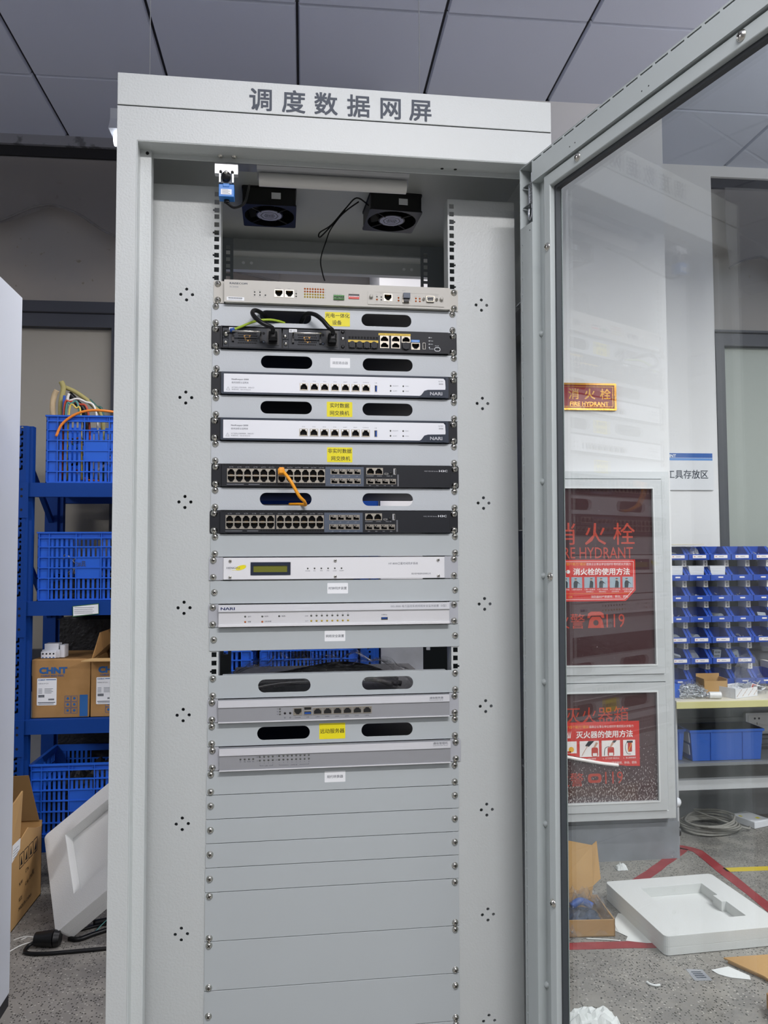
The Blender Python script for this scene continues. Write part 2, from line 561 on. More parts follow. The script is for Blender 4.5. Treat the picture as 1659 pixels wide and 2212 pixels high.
def window(name, x0, x1, z_top, z_mid0, z_mid1, z_bot, muls, pane):
    w = MB()
    w.box(x0, x1, WY + 0.02, WY + 0.10, z_top - 0.055, z_top, 'black_gap')
    w.box(x0, x1, WY - 0.005, WY + 0.07, z_mid0, z_mid1, 'window_frame')
    w.box(x0, x1, WY - 0.012, WY + 0.02, z_mid0 + 0.070, z_mid0 + 0.076, 'black_gap')
    w.box(x0, x1, WY - 0.005, WY + 0.07, z_bot, z_bot + 0.06, 'window_frame')
    for m in muls:
        w.box(m - 0.026, m + 0.026, WY - 0.006, WY + 0.071, z_bot, z_mid0, 'window_frame')
    root = struct(w, name)
    g = MB(); g.box(x0, x1, WY + 0.04, WY + 0.05, z_mid1, z_top - 0.055, 'dusty_glass')
    g.build('transom_glass', root, kind='structure')
    g = MB(); g.box(x0, x1, WY + 0.04, WY + 0.05, z_bot + 0.06, z_mid0, pane)
    g.build('window_pane', root, kind='structure')
    return root
window('window_1', -3.4, 0.3, 3.585, 2.62, 2.755, 0.9, [-3.37, -2.2, -1.04, 0.27], 'pane_cream')
window('window_2', 2.235, 5.4, 3.575, 2.60, 2.69, 0.95, [2.262, 3.6, 5.37], 'pane_green')

# loose plastic film hanging in front of the transoms
def film(name, x0, x1, zt, edge, label):
    v = []; f = []
    nx, nz = 40, 10
    random.seed(3)
    for i in range(nx + 1):
        t = i / nx
        x = x0 + (x1 - x0) * t
        zb = edge(x)
        for k in range(nz + 1):
            u = k / nz
            z = zt + (zb - zt) * u
            y = WY - 0.03 - 0.02 * u - 0.018 * math.sin(7 * x + 3 * u) * u - 0.012 * math.sin(19 * x - 5 * u) * u * u
            v.append((x, y, z))
    for i in range(nx):
        for k in range(nz):
            a = i * (nz + 1) + k
            f.append((a, a + 1, a + nz + 2, a + nz + 1))
    m = MB(); m.add(v, f, 'film', True)
    pts = [(x0 + (x1 - x0) * i / 20, WY - 0.056, edge(x0 + (x1 - x0) * i / 20) + 0.01) for i in range(21)]
    m.tube(pts, 0.006, 'film', 6)
    o = m.build(name)
    tag(o, label, 'plastic film')
film('plastic_film', -1.75, -0.2, 3.50, lambda x: 3.10 + 0.13 * math.exp(-((x + 1.37) / 0.22) ** 2) - 0.24 * max(0, x + 1.2), 'crumpled clear plastic film hanging over the dusty transom behind the blue shelf')
film('plastic_film', 2.30, 3.3, 3.5, lambda x: 3.02 - 0.25 * max(0, 2.5 - x) * 2 + 0.1 * math.sin(6 * x), 'loose clear plastic film hanging in the transom above the parts bins')

# ---------------------------------------------------------------- hanging tube lamps
mat('lamp_body', '#c9ccd0', 0.5)
mat('lamp_tube', '#ffffff', 0.4, emit=('#eef4ff', 3.0))
mat('lamp_tube_off', '#eeeeea', 0.35)
def tube_lamp(x, y, z, power, i):
    t = thing('tube_lamp', 'unseen white tube lamp hanging on two wires, lighting the room', 'lamp', (x, y, z), group='lit tube lamps hanging over the workshop')
    t.rotation_euler = (0, 0, math.pi / 2)
    b = MB()
    b.box(-0.03, 0.03, -0.6, 0.6, 0.02, 0.06, 'lamp_body')
    b.hexa([(-0.03,-0.6,0.02),(0.03,-0.6,0.02),(0.03,0.6,0.02),(-0.03,0.6,0.02),(-0.02,-0.6,0.05),(0.02,-0.6,0.05),(0.02,0.6,0.05),(-0.02,0.6,0.05)], 'lamp_body')
    b.build('housing', t)
    b = MB(); b.cyl((0, -0.58, 0.0), (0, 0.58, 0.0), 0.014, 'lamp_tube', 12); b.build('tube', t)
    for yy in (-0.45, 0.45):
        b = MB(); b.cyl((0, yy, 0.06), (0, yy, RH - z - 0.004), 0.002, 'lamp_body', 6); b.build('hanging_wire', t)
    ld = bpy.data.lights.new('tube_light', 'AREA')
    ld.shape = 'RECTANGLE'; ld.size = 0.10; ld.size_y = 1.18
    ld.energy = power; ld.color = LAMP_COLOR
    lo = bpy.data.objects.new('tube_light', ld); COL.objects.link(lo)
    lo.parent = t; lo.location = (0, 0, -0.02)
    lu = ld.copy(); lu.energy = power * LAMP_UP
    uo = bpy.data.objects.new('tube_uplight', lu); COL.objects.link(uo)
    uo.parent = t; uo.location = (0, 0, 0.07); uo.rotation_euler = (math.pi, 0, 0)
for i, (x, y, p) in enumerate(LAMPS):
    tube_lamp(x, y, LAMP_Z, p, i)
# the lamp behind the cabinet; only its end shows beside the cabinet top
t = thing('tube_lamp', 'tube lamp with grey reflector behind the open cabinet, its end showing beside the cabinet top', 'lamp', (-0.795, 1.6, 3.0))
b = MB(); b.prism([(-0.045, 0.03), (0.045, 0.03), (0.02, 0.08), (0.02, 0.12), (-0.02, 0.12), (-0.02, 0.08)], 'x', 0.0, 1.2, 'lamp_body'); b.build('housing', t)
b = MB(); b.cyl((0.012, 0, 0.005), (1.188, 0, 0.005), 0.02, 'lamp_tube', 14); b.build('tube', t)
for xx in (0.14, 1.18):
    b = MB(); b.cyl((xx, 0, 0.12), (xx, 0, RH - 3.0 - 0.004), 0.002, 'lamp_body', 6); b.build('hanging_wire', t)
for nm, dz, rx, pw in (('tube_light', -0.03, 0.0, BACK_LAMP),):
    ld = bpy.data.lights.new(nm, 'AREA'); ld.shape = 'RECTANGLE'; ld.size = 1.15; ld.size_y = 0.10; ld.energy = pw; ld.color = LAMP_COLOR
    lo = bpy.data.objects.new(nm, ld); COL.objects.link(lo); lo.parent = t; lo.location = (0.6, 0, dz); lo.rotation_euler = (rx, 0, 0)

# ================================================================ the open cabinet
HT = 2.26
PL = 0.1172       # depth of the mounting plane
Z0 = 1.9287       # top of the first rack unit
UH = 0.04445
RXO = -0.2432     # left end of the 19-inch panels

cabinet = thing('server_cabinet', 'tall light grey equipment cabinet with its glass door standing open', 'cabinet', cab(0, 0, 0), CROT)
# front frame: posts, head rail, recessed lip
b = MB()
OX, OZ = 0.366, 2.138
b.prism(rect(-0.4, 0.4, 0.0, 2.2), 'y', 0.0, 0.0016, 'powder', holes=[rect(-OX, OX, 0.09, OZ)])
b.box(-OX, -OX + 0.0016, 0.0, 0.030, 0.09, OZ, 'powder'); b.box(OX - 0.0016, OX, 0.0, 0.030, 0.09, OZ, 'powder')
b.box(-OX, OX, 0.0, 0.0435, OZ - 0.0016, OZ, 'powder')
b.prism(rect(-OX, OX, 0.09, OZ), 'y', 0.030, 0.0316, 'powder', holes=[rect(-0.345, 0.3625, 0.11, OZ - 0.0018)])
b.box(-OX, OX, 0.0420, 0.0436, OZ - 0.0105, OZ, 'powder')
b.box(-0.3466, -0.345, 0.0316, 0.058, 0.11, OZ - 0.002, 'powder'); b.box(0.3625, 0.364, 0.0316, 0.058, 0.11, OZ - 0.002, 'powder')
b.box(-0.4, -OX, 0.0016, 0.03, 0.0, 2.2, 'powder'); b.box(OX, 0.4, 0.0016, 0.03, 0.0, 2.2, 'powder')
b.cyl((-0.352, 0.0305, 2.13), (-0.352, 0.0290, 2.13), 0.003, 'black_hole', 10)
for xx in (0.195, 0.221):
    b.cyl((xx, 0.036, OZ - 0.0019), (xx, 0.036, OZ - 0.001), 0.0032, 'black_hole', 10)
b.build('front_frame', cabinet, bevel=0.0012, bseg=1)
# header with the lettering
b = MB()
b.box(-0.4, 0.4, -0.0005, 0.02, 2.2015, 2.26, 'powder'); b.box(-0.4, 0.4, 0.0, 0.6, 2.2015, 2.2035, 'powder_smooth')
b.box(-0.399, 0.399, 0.004, 0.02, 2.196, 2.2015, 'powder')
head = b.build('header_panel', cabinet, bevel=0.002, bseg=2)
b = MB()
for ch, px in zip('调度数据网屏', (-0.148, -0.088, -0.029, 0.031, 0.091, 0.147)):
    b.text(ch, px, 2.2105, 0.0445, 'ink', y=-0.0009, bold=0.016, align='C')
b.build('lettering', head)
# sides, roof, plinth
for sx in (-1, 1):
    b = MB()
    x0, x1 = sorted((sx * 0.398, sx * 0.4))
    b.box(x0, x1, 0.03, 0.6, 0.0, 2.2, 'powder_smooth')
    x0, x1 = sorted((sx * 0.36, sx * 0.398))
    for yy in (0.55,):
        b.box(x0, x1, yy, yy + 0.03, 0.0, 2.19, 'powder_smooth')
    b.build('side_panel', cabinet)
    for zz in (0.96, 1.42, 1.872):
        b = MB()
        b.prism([(0.06, zz - 0.026), (0.56, zz - 0.026), (0.56, zz + 0.026), (0.06, zz + 0.026)], 'x', sx * 0.372, sx * 0.374, 'galv')
        b.box(min(sx*0.360, sx*0.372), max(sx*0.360, sx*0.372), 0.06, 0.112, zz + 0.024, zz + 0.026, 'galv')
        for q in (0.08, 0.10):
            b.cyl((sx * 0.3715, q, zz), (sx * 0.3712, q, zz), 0.0025, 'black_hole', 8)
        b.build('side_rail', cabinet)
b = MB(); b.box(-0.398, 0.398, 0.0016, 0.6, 2.197, 2.2, 'powder_smooth'); b.build('roof_panel', cabinet)
b = MB(); b.box(-0.4, 0.4, 0.0, 0.6, -BASE, 0.0, 'black_metal'); b.box(-0.398, 0.398, 0.0016, 0.6, 0.0, 0.004, 'powder_smooth'); b.build('plinth', cabinet)
mat('rail_shaded', '#7b8285', 0.5)  # rail paint darkened to stand in for shade inside the cabinet
# rear frame
b = MB()
b.prism(rect(-0.398, 0.398, 0.0, 2.197), 'y', 0.58, 0.6, 'powder_smooth', holes=[rect(-0.345, 0.345, 0.1, 2.118)])
b.box(-0.345, 0.345, 0.54, 0.58, 2.15, 2.153, 'powder_smooth')
for xx in (-0.205, -0.185, 0.205, 0.225):
    b.cyl((xx, 0.5795, 2.135), (xx, 0.5785, 2.135), 0.004, 'sticker_white', 10)
b.build('rear_frame', cabinet)
b = MB()
for sx in (-1, 1):
    holes = []
    for base in [Z0 + k * UH for k in range(0, 5)] + [Z0 - 17 * UH]:
        for hz in (6.35, 22.25, 38.1):
            z = base + hz / 1000
            if z < 2.125: holes.append(rect(sx*0.2325 - 0.0047, sx*0.2325 + 0.0047, z - 0.0047, z + 0.0047))
    b = MB()
    xa, xb = sorted((sx * 0.2205, sx * 0.345))  # outer part unseen, widened so the plate's vent holes stay dark
    b.prism(rect(xa, xb, 0.1, 2.135), 'y', 0.42, 0.422, 'rail_shaded', holes=holes)
    xa = sx * 0.300
    b.box(min(xa, xa - sx*0.0016), max(xa, xa - sx*0.0016), 0.422, 0.50, 0.1, 2.135, 'rail_shaded')
    b.build('rear_rail', cabinet)
# mounting plates with square holes and groups of four vent holes
for sx in (-1, 1):
    holes = []
    for zc in (1.9, 1.7, 1.5, 1.3, 1.1, 0.9, 0.7, 0.5):
        for dx, dz in ((-0.011, 0), (0.011, 0), (0, 0.0105), (0, -0.0105)):
            holes.append(disc(sx * 0.2905 + dx, zc + dz, 0.0031, 10))
    for k in list(range(0, 5)) + [-17]:
        for hz in (6.35, 22.25, 38.1):
            z = Z0 + k * UH + hz / 1000
            if z < 2.105:
                h = 0.0046
                x_ = RXO + 0.2413 + sx*0.2325
                if abs(hz - 6.35) < 0.1:
                    q = [(-h, -h), (h, -h), (h, -0.0018), (h + 0.003, -0.0018), (h + 0.003, 0.0018), (h, 0.0018), (h, h), (-h, h)]
                    holes.append([(x_ + sx * a, z + c) for a, c in q])
                else:
                    holes.append(rect(x_ - h, x_ + h, z - h, z + h))
    b = MB()
    xa, xb = sorted((sx * 0.361, RXO + 0.2413 + sx * 0.2243))
    b.prism(rect(xa, xb, 0.15, 2.115), 'y', PL + 0.0005, PL + 0.0025, 'powder', holes=holes)
    xi = RXO + 0.2413 + sx * 0.2243
    b.box(min(xi, xi + sx*0.0018), max(xi, xi + sx*0.0018), PL + 0.0025, PL + 0.04, 0.15, 2.115, 'powder')
    xo = sx * 0.361
    b.box(min(xo, xo - sx*0.0018), max(xo, xo - sx*0.0018), PL + 0.0025, PL + 0.03, 0.15, 2.115, 'powder')
    b.build('mounting_plate', cabinet)

# ---- door, hinged at the right, standing open towards the camera
SW, ZT, ZB = 0.730, 2.121, 0.105
mat('gasket_black', '#33383d', 0.55)
SAG, YAW = 0.01087, -1.30639          # the open door hangs a little out of plumb
IN, INT = 0.092, 0.068                # glass opening: inset at the sides, inset at top and bottom
A, D = 0.041, 0.030
b = MB()
# box section all round, with a cut-out for the hinge at the top of the hinge side
b.prism(rect(0, SW, ZB, ZT), 'y', -0.0016, 0.0, 'door_paint', holes=[rect(IN, SW - IN, ZB + INT, ZT - INT)])
zc = ZT - 0.115
top = [(0.0, ZT), (0.0, ZT - 0.0022), (A, ZT - 0.0022), (A, ZT - 0.042), (SW - A, ZT - 0.042), (SW - A, ZT - 0.0022), (SW, ZT - 0.0022), (SW, ZT)]
slots_top = [rect(0.0455 + 0.032*i, 0.0455 + 0.032*i + (0.0268 if i else 0.0258), ZT - 0.0040 - 0.0016, ZT - 0.0030) for i in range(20)]
b.prism(top, 'y', -D, -D + 0.0016, 'door_paint', holes=slots_top)
slots = [rect(0.0056, 0.0076, z, z + 0.0290) for z in [ZB + 0.06 + 0.0318 * i for i in range(57)]]
b.prism(rect(0.0, A, ZB, zc), 'y', -D, -D + 0.0016, 'door_paint', holes=slots)
b.prism(rect(SW - A, SW, ZB, ZT - 0.0022), 'y', -D, -D + 0.0016, 'door_paint')
b.prism(rect(A, SW - A, ZB, ZB + 0.042), 'y', -D, -D + 0.0016, 'door_paint')
b.box(0.0, 0.0016, -D, -0.0016, ZB, ZT, 'door_paint'); b.box(SW - 0.0016, SW, -D, -0.0016, ZB, ZT, 'door_paint')
b.box(0.0016, SW - 0.0016, -D, -0.0016, ZT - 0.0016, ZT, 'door_paint'); b.box(0.0016, SW - 0.0016, -D, -0.0016, ZB, ZB + 0.0016, 'door_paint')
b.box(A - 0.0016, A, -D + 0.0016, -0.0016, ZB, ZT - 0.042, 'door_paint'); b.box(SW - A, SW - A + 0.0016, -D + 0.0016, -0.0016, ZB, ZT - 0.042, 'door_paint')
b.box(A, SW - A, -D + 0.0016, -0.0016, ZT - 0.042, ZT - 0.0404, 'door_paint')
b.box(0.0018, A - 0.002, -0.010, -0.008, ZB + 0.02, zc - 0.004, 'black_hole'); b.box(A + 0.002, SW - A - 0.002, -0.010, -0.008, ZT - 0.039, ZT - 0.002, 'black_hole')  # dark liner standing in for the shade inside the box section
b.box(0.0016, A - 0.0016, -D + 0.0016, -0.0016, zc - 0.002, zc, 'door_paint')
# web between box section and glass frame
b.prism(rect(A, SW - A, ZB + 0.042, ZT - 0.042), 'y', -0.0125, -0.0110, 'door_paint', holes=[rect(0.080, SW - 0.080, ZB + 0.056, ZT - 0.056)])
for px in (0.157, 0.172, 0.337, 0.352):
    b.cyl((px, -D - 0.0001, ZT - 0.030), (px, -D + 0.0005, ZT - 0.030), 0.0013, 'black_hole', 6)
b.cyl((0.033, -D - 0.0001, zc - 0.013), (0.033, -D + 0.0005, zc - 0.013), 0.0014, 'black_hole', 6)
for z in (1.80, 1.53, 1.36, 1.17, 0.92, 0.64):       # weld spots in the channel
    b.lathe([(0.006, 0), (0.0052, 0.0025), (0.0028, 0.0045), (0.0004, 0.005)], (A + 0.001, -0.0125, z), 'door_paint', 8)
door = b.build('glass_door', cabinet, (0.36316 - math.cos(YAW) * ZT * SAG, -0.00109 - math.sin(YAW) * ZT * SAG, 0), (0, SAG, YAW), label='narrow grey steel door frame around a large clear pane')
b = MB()
b.prism(rect(0.073, SW - 0.073, ZB + 0.046, ZT - 0.046), 'y', -0.026, -0.0125, 'door_paint', holes=[rect(IN, SW - IN, ZB + INT, ZT - INT)])
b.build('glazing_frame', door, bevel=0.0015, bseg=2)
b = MB()
b.prism(rect(IN - 0.006, SW - IN + 0.006, ZB + INT - 0.006, ZT - INT + 0.006), 'y', -0.0165, -0.0065, 'gasket_black', holes=[rrect(IN + 0.0045, SW - IN - 0.0045, ZB + INT + 0.006, ZT - INT - 0.006, 0.006)])
b.build('gasket', door)
thin_glass('door_glass', '#f4f7f6', 1.5, 0.0, 1.8)
b = MB(); b.box(IN - 0.003, SW - IN + 0.003, -0.0062, -0.0018, ZB + INT - 0.003, ZT - INT + 0.003, 'door_glass'); b.build('glass_pane', door)
def door_screw():
    b = MB()
    b.lathe([(0.0075, 0), (0.0075, 0.001), (0.006, 0.0016), (0.0052, 0.0032), (0.003, 0.0042), (0.0006, 0.0044)], (0, 0, 0), 'chrome', 14)
    b.box(-0.003, 0.003, -0.0047, -0.0035, -0.0006, 0.0006, 'screw_dark'); b.box(-0.0006, 0.0006, -0.0047, -0.0035, -0.003, 0.003, 'screw_dark')
    return b
ds = None
for s, z in [(0.083, 1.945), (0.083, 1.36), (0.083, 0.80), (0.1735, ZT - 0.0545), (0.5195, ZT - 0.0545)]:
    if ds is None: ds = door_screw().build('screw', door, (s, -0.0262, z))
    else: place(ds, 'screw', door, (s, -0.0262, z))
# spring hinge in the cut-out
b = MB()
b.cyl((0.030, -0.021, ZT - 0.018), (0.030, -0.021, ZT - 0.085), 0.0035, 'zinc', 10)
b.tube([(0.030 + 0.0052*math.cos(t*1.05), -0.021 + 0.0052*math.sin(t*1.05), ZT - 0.036 - 0.0005*t) for t in range(0, 74)], 0.0009, 'zinc', 5, smooth_path=False)
b.cyl((0.017, -0.019, ZT - 0.036), (0.017, -0.019, ZT - 0.078), 0.003, 'zinc', 10)
for zz in (ZT - 0.036, ZT - 0.075):
    b.box(0.004, 0.038, -0.026, -0.004, zz - 0.0012, zz, 'zinc')
b.tube([(0.030, -0.021, ZT - 0.085), (0.029, -0.022, ZT - 0.098), (0.022, -0.022, ZT - 0.102), (0.017, -0.021, ZT - 0.094), (0.017, -0.02, ZT - 0.080)], 0.0025, 'zinc', 8)
b.build('spring_hinge', door)
for sx in (-0.222, -0.197):
    b = MB(); b.lathe([(0.0055, 0), (0.005, -0.002), (0.003, -0.0035), (0.0005, -0.004)], (sx, 0.036, OZ - 0.0016), 'chrome', 12, 'z'); b.build('rivet', cabinet)

# ================================================================ rack equipment (millimetres, origin = lower corner of the panel's front)
MM = 0.001
W = 482.6
def unit(name, label, cat, k, u=1, dx=0.0, group=None):
    return thing(name, label, cat, cab(RXO + dx * MM, PL, Z0 - (k + u) * UH), CROT, group)

SCREW = None
def screws(root, pts, y=0.0):
    global SCREW
    for i, (x, z) in enumerate(pts):
        if SCREW is None:
            b = MB(MM)
            b.lathe([(6.3, 0), (6.3, 0.8), (5.5, 1.0), (5.4, 1.6), (4.8, 3.2), (3.1, 4.4), (0.5, 4.8)], (0, 0, 0), 'chrome', 16)
            b.box(-3.0, 3.0, -4.95, -3.6, -0.7, 0.7, 'screw_dark'); b.box(-0.7, 0.7, -4.95, -3.6, -3.0, 3.0, 'screw_dark')
            SCREW = b.build('screw', root, (x*MM, y*MM, z*MM))
        else:
            place(SCREW, 'screw', root, (x*MM, y*MM, z*MM), (0, (x * 1.7 + z * 0.9) % 1.5, 0))
EAR = [(8.8, 6.35), (8.8, 38.1), (473.8, 6.35), (473.8, 38.1)]

SLOT_L = rrect(93, 192, 9.6, 34, 12, 6)
SLOT_R = rrect(291, 390.5, 9.4, 34, 12, 6)
def blank(label, k, u=1, dx=0.0, slots=False, scr=None, mat_='powder_panel', sticker=None, group=None):
    H = u * 44.45 - 0.8
    root = unit('blank_panel', label, 'blanking panel', k, u, dx, group)
    b = MB(MM)
    holes = [SLOT_L, SLOT_R] if slots else []
    b.prism(rrect(0.5, W - 0.5, 0.4, H, 2.5, 3), 'y', -1.6, 0.0, mat_, holes=holes)
    b.box(26, W - 26, 0.0, 16, H - 1.6, H, mat_); b.box(26, W - 26, 0.0, 16, 0.4, 2.0, mat_)
    b.build('faceplate', root, bevel=0.0005, bseg=1)
    screws(root, scr or EAR, -1.6)
    if sticker:
        col, x0, x1, z0, z1, lines, hh, ink, tilt = sticker
        b = MB(MM)
        b.prism(rrect(x0, x1, z0, z1, 1.2, 3), 'y', -1.85, -1.62, col)
        n = len(lines)
        for i, s in enumerate(lines):
            zc = z1 - (z1 - z0) * (i + 0.5) / n
            off = (tilt[i] if tilt else 0)
            b.text(s, (x0 + x1) / 2 + off, zc - hh * 0.36, hh, ink, y=-1.95, bold=0.006, align='C')
        b.build('sticker', root, label=('yellow' if col == 'sticker_yellow' else 'white') + ' name sticker with black writing')
    return root

blank('slotted grey panel under the beige transmission unit, yellow sticker and black cords', 1, dx=-0.6, slots=True,
      sticker=('sticker_yellow', 219, 268, 7, 35, ['光电一体化', '设备'], 9.6, 'ink_black', (0, -1)))
blank('slotted grey panel under the dark router with a white sticker', 3, dx=1.5, slots=True,
      sticker=('sticker_white', 227, 266, 13, 33, ['调度路由器'], 6.2, 'ink_soft', None))
blank('slotted grey panel with yellow sticker between the two white-faced gateways', 5, dx=0.8, slots=True,
      sticker=('sticker_yellow', 221, 271, 5.5, 35, ['实时数据', '网交换机'], 9.6, 'ink_black', None))
blank('unslotted grey panel with a yellow sticker above the upper port switch', 7, dx=0.2,
      sticker=('sticker_yellow', 210.5, 260, 5.4, 34.5, ['非实时数据', '网交换机'], 9.6, 'ink_black', (0, 2)) if False else ('sticker_yellow', 222, 271.5, 5.4, 34.5, ['非实时数据', '网交换机'], 9.4, 'ink_black', (0, 2)))
blank('slotted grey panel between the two port switches, yellow cord entering it', 9, dx=0.3, slots=True)
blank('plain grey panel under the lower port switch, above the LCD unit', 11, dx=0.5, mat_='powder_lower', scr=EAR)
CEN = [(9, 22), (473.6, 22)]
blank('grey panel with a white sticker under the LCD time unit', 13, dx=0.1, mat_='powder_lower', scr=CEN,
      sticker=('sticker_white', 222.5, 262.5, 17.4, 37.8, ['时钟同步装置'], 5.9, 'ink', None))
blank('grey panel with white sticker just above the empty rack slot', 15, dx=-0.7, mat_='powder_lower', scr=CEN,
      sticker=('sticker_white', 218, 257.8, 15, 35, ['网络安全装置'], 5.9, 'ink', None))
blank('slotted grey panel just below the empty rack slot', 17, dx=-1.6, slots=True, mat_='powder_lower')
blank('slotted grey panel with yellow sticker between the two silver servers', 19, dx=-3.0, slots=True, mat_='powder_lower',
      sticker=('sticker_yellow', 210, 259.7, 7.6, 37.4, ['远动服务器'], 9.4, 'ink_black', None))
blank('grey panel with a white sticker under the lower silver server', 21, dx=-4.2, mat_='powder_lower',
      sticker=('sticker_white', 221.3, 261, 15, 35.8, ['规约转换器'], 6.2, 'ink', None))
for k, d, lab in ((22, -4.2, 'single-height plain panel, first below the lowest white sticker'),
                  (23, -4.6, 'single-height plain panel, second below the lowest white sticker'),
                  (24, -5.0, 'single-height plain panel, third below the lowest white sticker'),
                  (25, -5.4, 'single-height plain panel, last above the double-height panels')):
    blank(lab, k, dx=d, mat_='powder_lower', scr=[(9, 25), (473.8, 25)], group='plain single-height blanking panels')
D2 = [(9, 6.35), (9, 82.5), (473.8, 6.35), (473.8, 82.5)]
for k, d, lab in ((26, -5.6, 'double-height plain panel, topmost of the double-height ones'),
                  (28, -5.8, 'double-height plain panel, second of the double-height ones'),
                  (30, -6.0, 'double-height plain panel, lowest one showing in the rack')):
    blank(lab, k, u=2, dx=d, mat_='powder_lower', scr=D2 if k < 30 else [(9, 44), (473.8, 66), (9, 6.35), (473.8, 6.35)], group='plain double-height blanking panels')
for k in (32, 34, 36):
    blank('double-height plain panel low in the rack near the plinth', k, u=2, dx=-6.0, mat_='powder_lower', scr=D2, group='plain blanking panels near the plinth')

# ---- shared port shapes
def tee(x0, x1, z0, z1, up):
    """socket opening: wide body with a latch notch"""
    w = x1 - x0; h = z1 - z0
    a, c = x0 + w*0.26, x1 - w*0.26
    d, e = x0 + w*0.12, x1 - w*0.12
    if up:
        return [(x0, z0), (x1, z0), (x1, z0 + h*.60), (e, z0 + h*.60), (e, z0 + h*.80), (c, z0 + h*.80), (c, z1), (a, z1), (a, z0 + h*.80), (d, z0 + h*.80), (d, z0 + h*.60), (x0, z0 + h*.60)]
    return [(x0, z1), (x0, z0 + h*.40), (d, z0 + h*.40), (d, z0 + h*.20), (a, z0 + h*.20), (a, z0), (c, z0), (c, z0 + h*.20), (e, z0 + h*.20), (e, z0 + h*.40), (x1, z0 + h*.40), (x1, z1)]
def port_mb(w, h, metal='port_metal', up=True, bw=1.6, leds=None):
    b = MB(MM)
    o = tee(bw, w - bw, bw, h - bw, up)
    b.prism(rect(0, w, 0, h), 'y', -0.8, 0.6, metal, holes=[o])
    b.box(0, w, 10.5, 11, 0, h, 'port_dark')
    b.box(0, bw, 0.6, 10.5, 0, h, 'port_dark'); b.box(w - bw, w, 0.6, 10.5, 0, h, 'port_dark')
    b.box(bw, w - bw, 0.6, 10.5, 0, bw, 'port_dark'); b.box(bw, w - bw, 0.6, 10.5, h - bw, h, 'port_dark')
    for i in range(6):
        x = w*0.5 + (i - 2.5) * w*0.075
        zz = bw + 0.3 if up else h - bw - 0.9
        b.box(x - 0.25, x + 0.25, 1.0, 7.0, zz, zz + 0.6, 'amber_core')
    if leds:
        for x in (bw*0.9, w - bw*0.9 - 3.0):
            z = h - 3.6 if up else 0.9
            b.add([(x, -0.85, z), (x + 3.0, -0.85, z), (x + 3.0, -0.85, z + 2.6), (x, -0.85, z + 2.6)], [(0, 1, 2, 3)], leds)
    return b
PORTS = {}
def port(root, key, x, z, **k):
    if key not in PORTS:
        PORTS[key] = port_mb(**k).build('network_port', root, (x*MM, YF*MM, z*MM))
    else:
        place(PORTS[key], 'network_port', root, (x*MM, YF*MM, z*MM))
def dot(root, mesh_key, x, z, r, m, y, name='indicator_light'):
    if mesh_key not in PORTS:
        b = MB(MM); b.lathe([(r + 0.35, 0), (r + 0.35, 0.2), (r, 0.3), (r*0.7, 0.7), (0.1, 0.9)], (0, 0, 0), m, 10)
        PORTS[mesh_key] = b.build(name, root, (x*MM, y*MM, z*MM))
    else:
        place(PORTS[mesh_key], name, root, (x*MM, y*MM, z*MM))
def chassis(b, depth, x0=22, x1=460, m='galv', z1=43.6, y0=12.0):
    b.box(x0, x1, y0, depth, 0.6, z1, m)

# ---- 0: beige transmission unit
r = unit('transmission_unit', 'beige transmission unit at the top of the rack with amber light grid', 'network device', 0, dx=3.0)
YF = -12.0
b = MB(MM)
cut = [rect(117.3, 134, 13, 27.6), rect(137.6, 154.3, 13, 27.6), rect(299, 451, 5.2, 32)]
b.prism(rect(21.5, 463.5, 0.6, 43.9), 'y', -12, -10.2, 'ivory', holes=cut)
b.box(21.5, 463.5, -10.2, 4, 42.4, 43.9, 'ivory'); b.box(21.5, 463.5, -10.2, 4, 0.6, 2.0, 'ivory')
b.box(21.5, 23, -10.2, 4, 0.6, 43.9, 'ivory'); b.box(462, 463.5, -10.2, 4, 0.6, 43.9, 'ivory')
b.box(30, 452, 5, 430, 2.0, 42.4, 'ivory')
b.build('housing', r)
for x0, x1 in ((0.5, 21.2), (463.8, 482)):
    b = MB(MM); b.prism(rrect(x0, x1, 0.6, 43.9, 2, 3), 'y', -1.6, 0, 'ivory'); b.build('mounting_ear', r, bevel=0.0004, bseg=1)
screws(r, EAR, -1.6)
b = MB(MM)
b.text('RAISECOM', 32, 35.2, 5.2, 'ink', y=-12.15, bold=0.03, w=33)
b.text('RC3000E', 32.2, 28.6, 4.4, 'ink_soft', y=-12.15, bold=0.0)
for s, x, z, h in (('SYS', 77, 24.2, 2), ('PWR', 77, 11.6, 2), ('PWR1', 86.5, 24.2, 2), ('PWR2', 86.5, 11.6, 2), ('RST/F', 96, 11.6, 2), ('CONSOLE', 119, 29.4, 2.2), ('SNMP', 142.5, 29.4, 2.2),
                   ('LNK', 157, 26.5, 1.9), ('ACT', 157, 23.8, 1.9), ('100M', 156.5, 11.5, 1.9), ('LOS', 214, 30.6, 1.9), ('LOF', 214, 25.3, 1.9), ('AIS', 214, 20, 1.9), ('Sync', 214, 14.6, 1.9),
                   ('OUT1   IN   OUT2', 231, 22, 2.1), ('ALM', 238, 8.2, 2.1), ('SW', 268, 26.2, 2.1), ('SLOT1', 367, 34, 2.4)):
    b.text(s, x, z, h, 'ink_soft', y=-12.12)
for i in range(8):
    b.text(str(i + 1), 175.3 + i * 5.07, 34.2, 2, 'ink_soft', y=-12.12)
b.build_apart('lettering', r)
b = MB(MM); b.prism(rrect(26.4, 59.6, 3.4, 10.3, 0.8, 3), 'y', -12.25, -12.02, 'sticker_white')
for i in range(26):
    b.box(29 + i*1.05, 29.6 + i*1.05 + 0.25*(i % 3), -12.32, -12.28, 7.2, 9, 'ink')
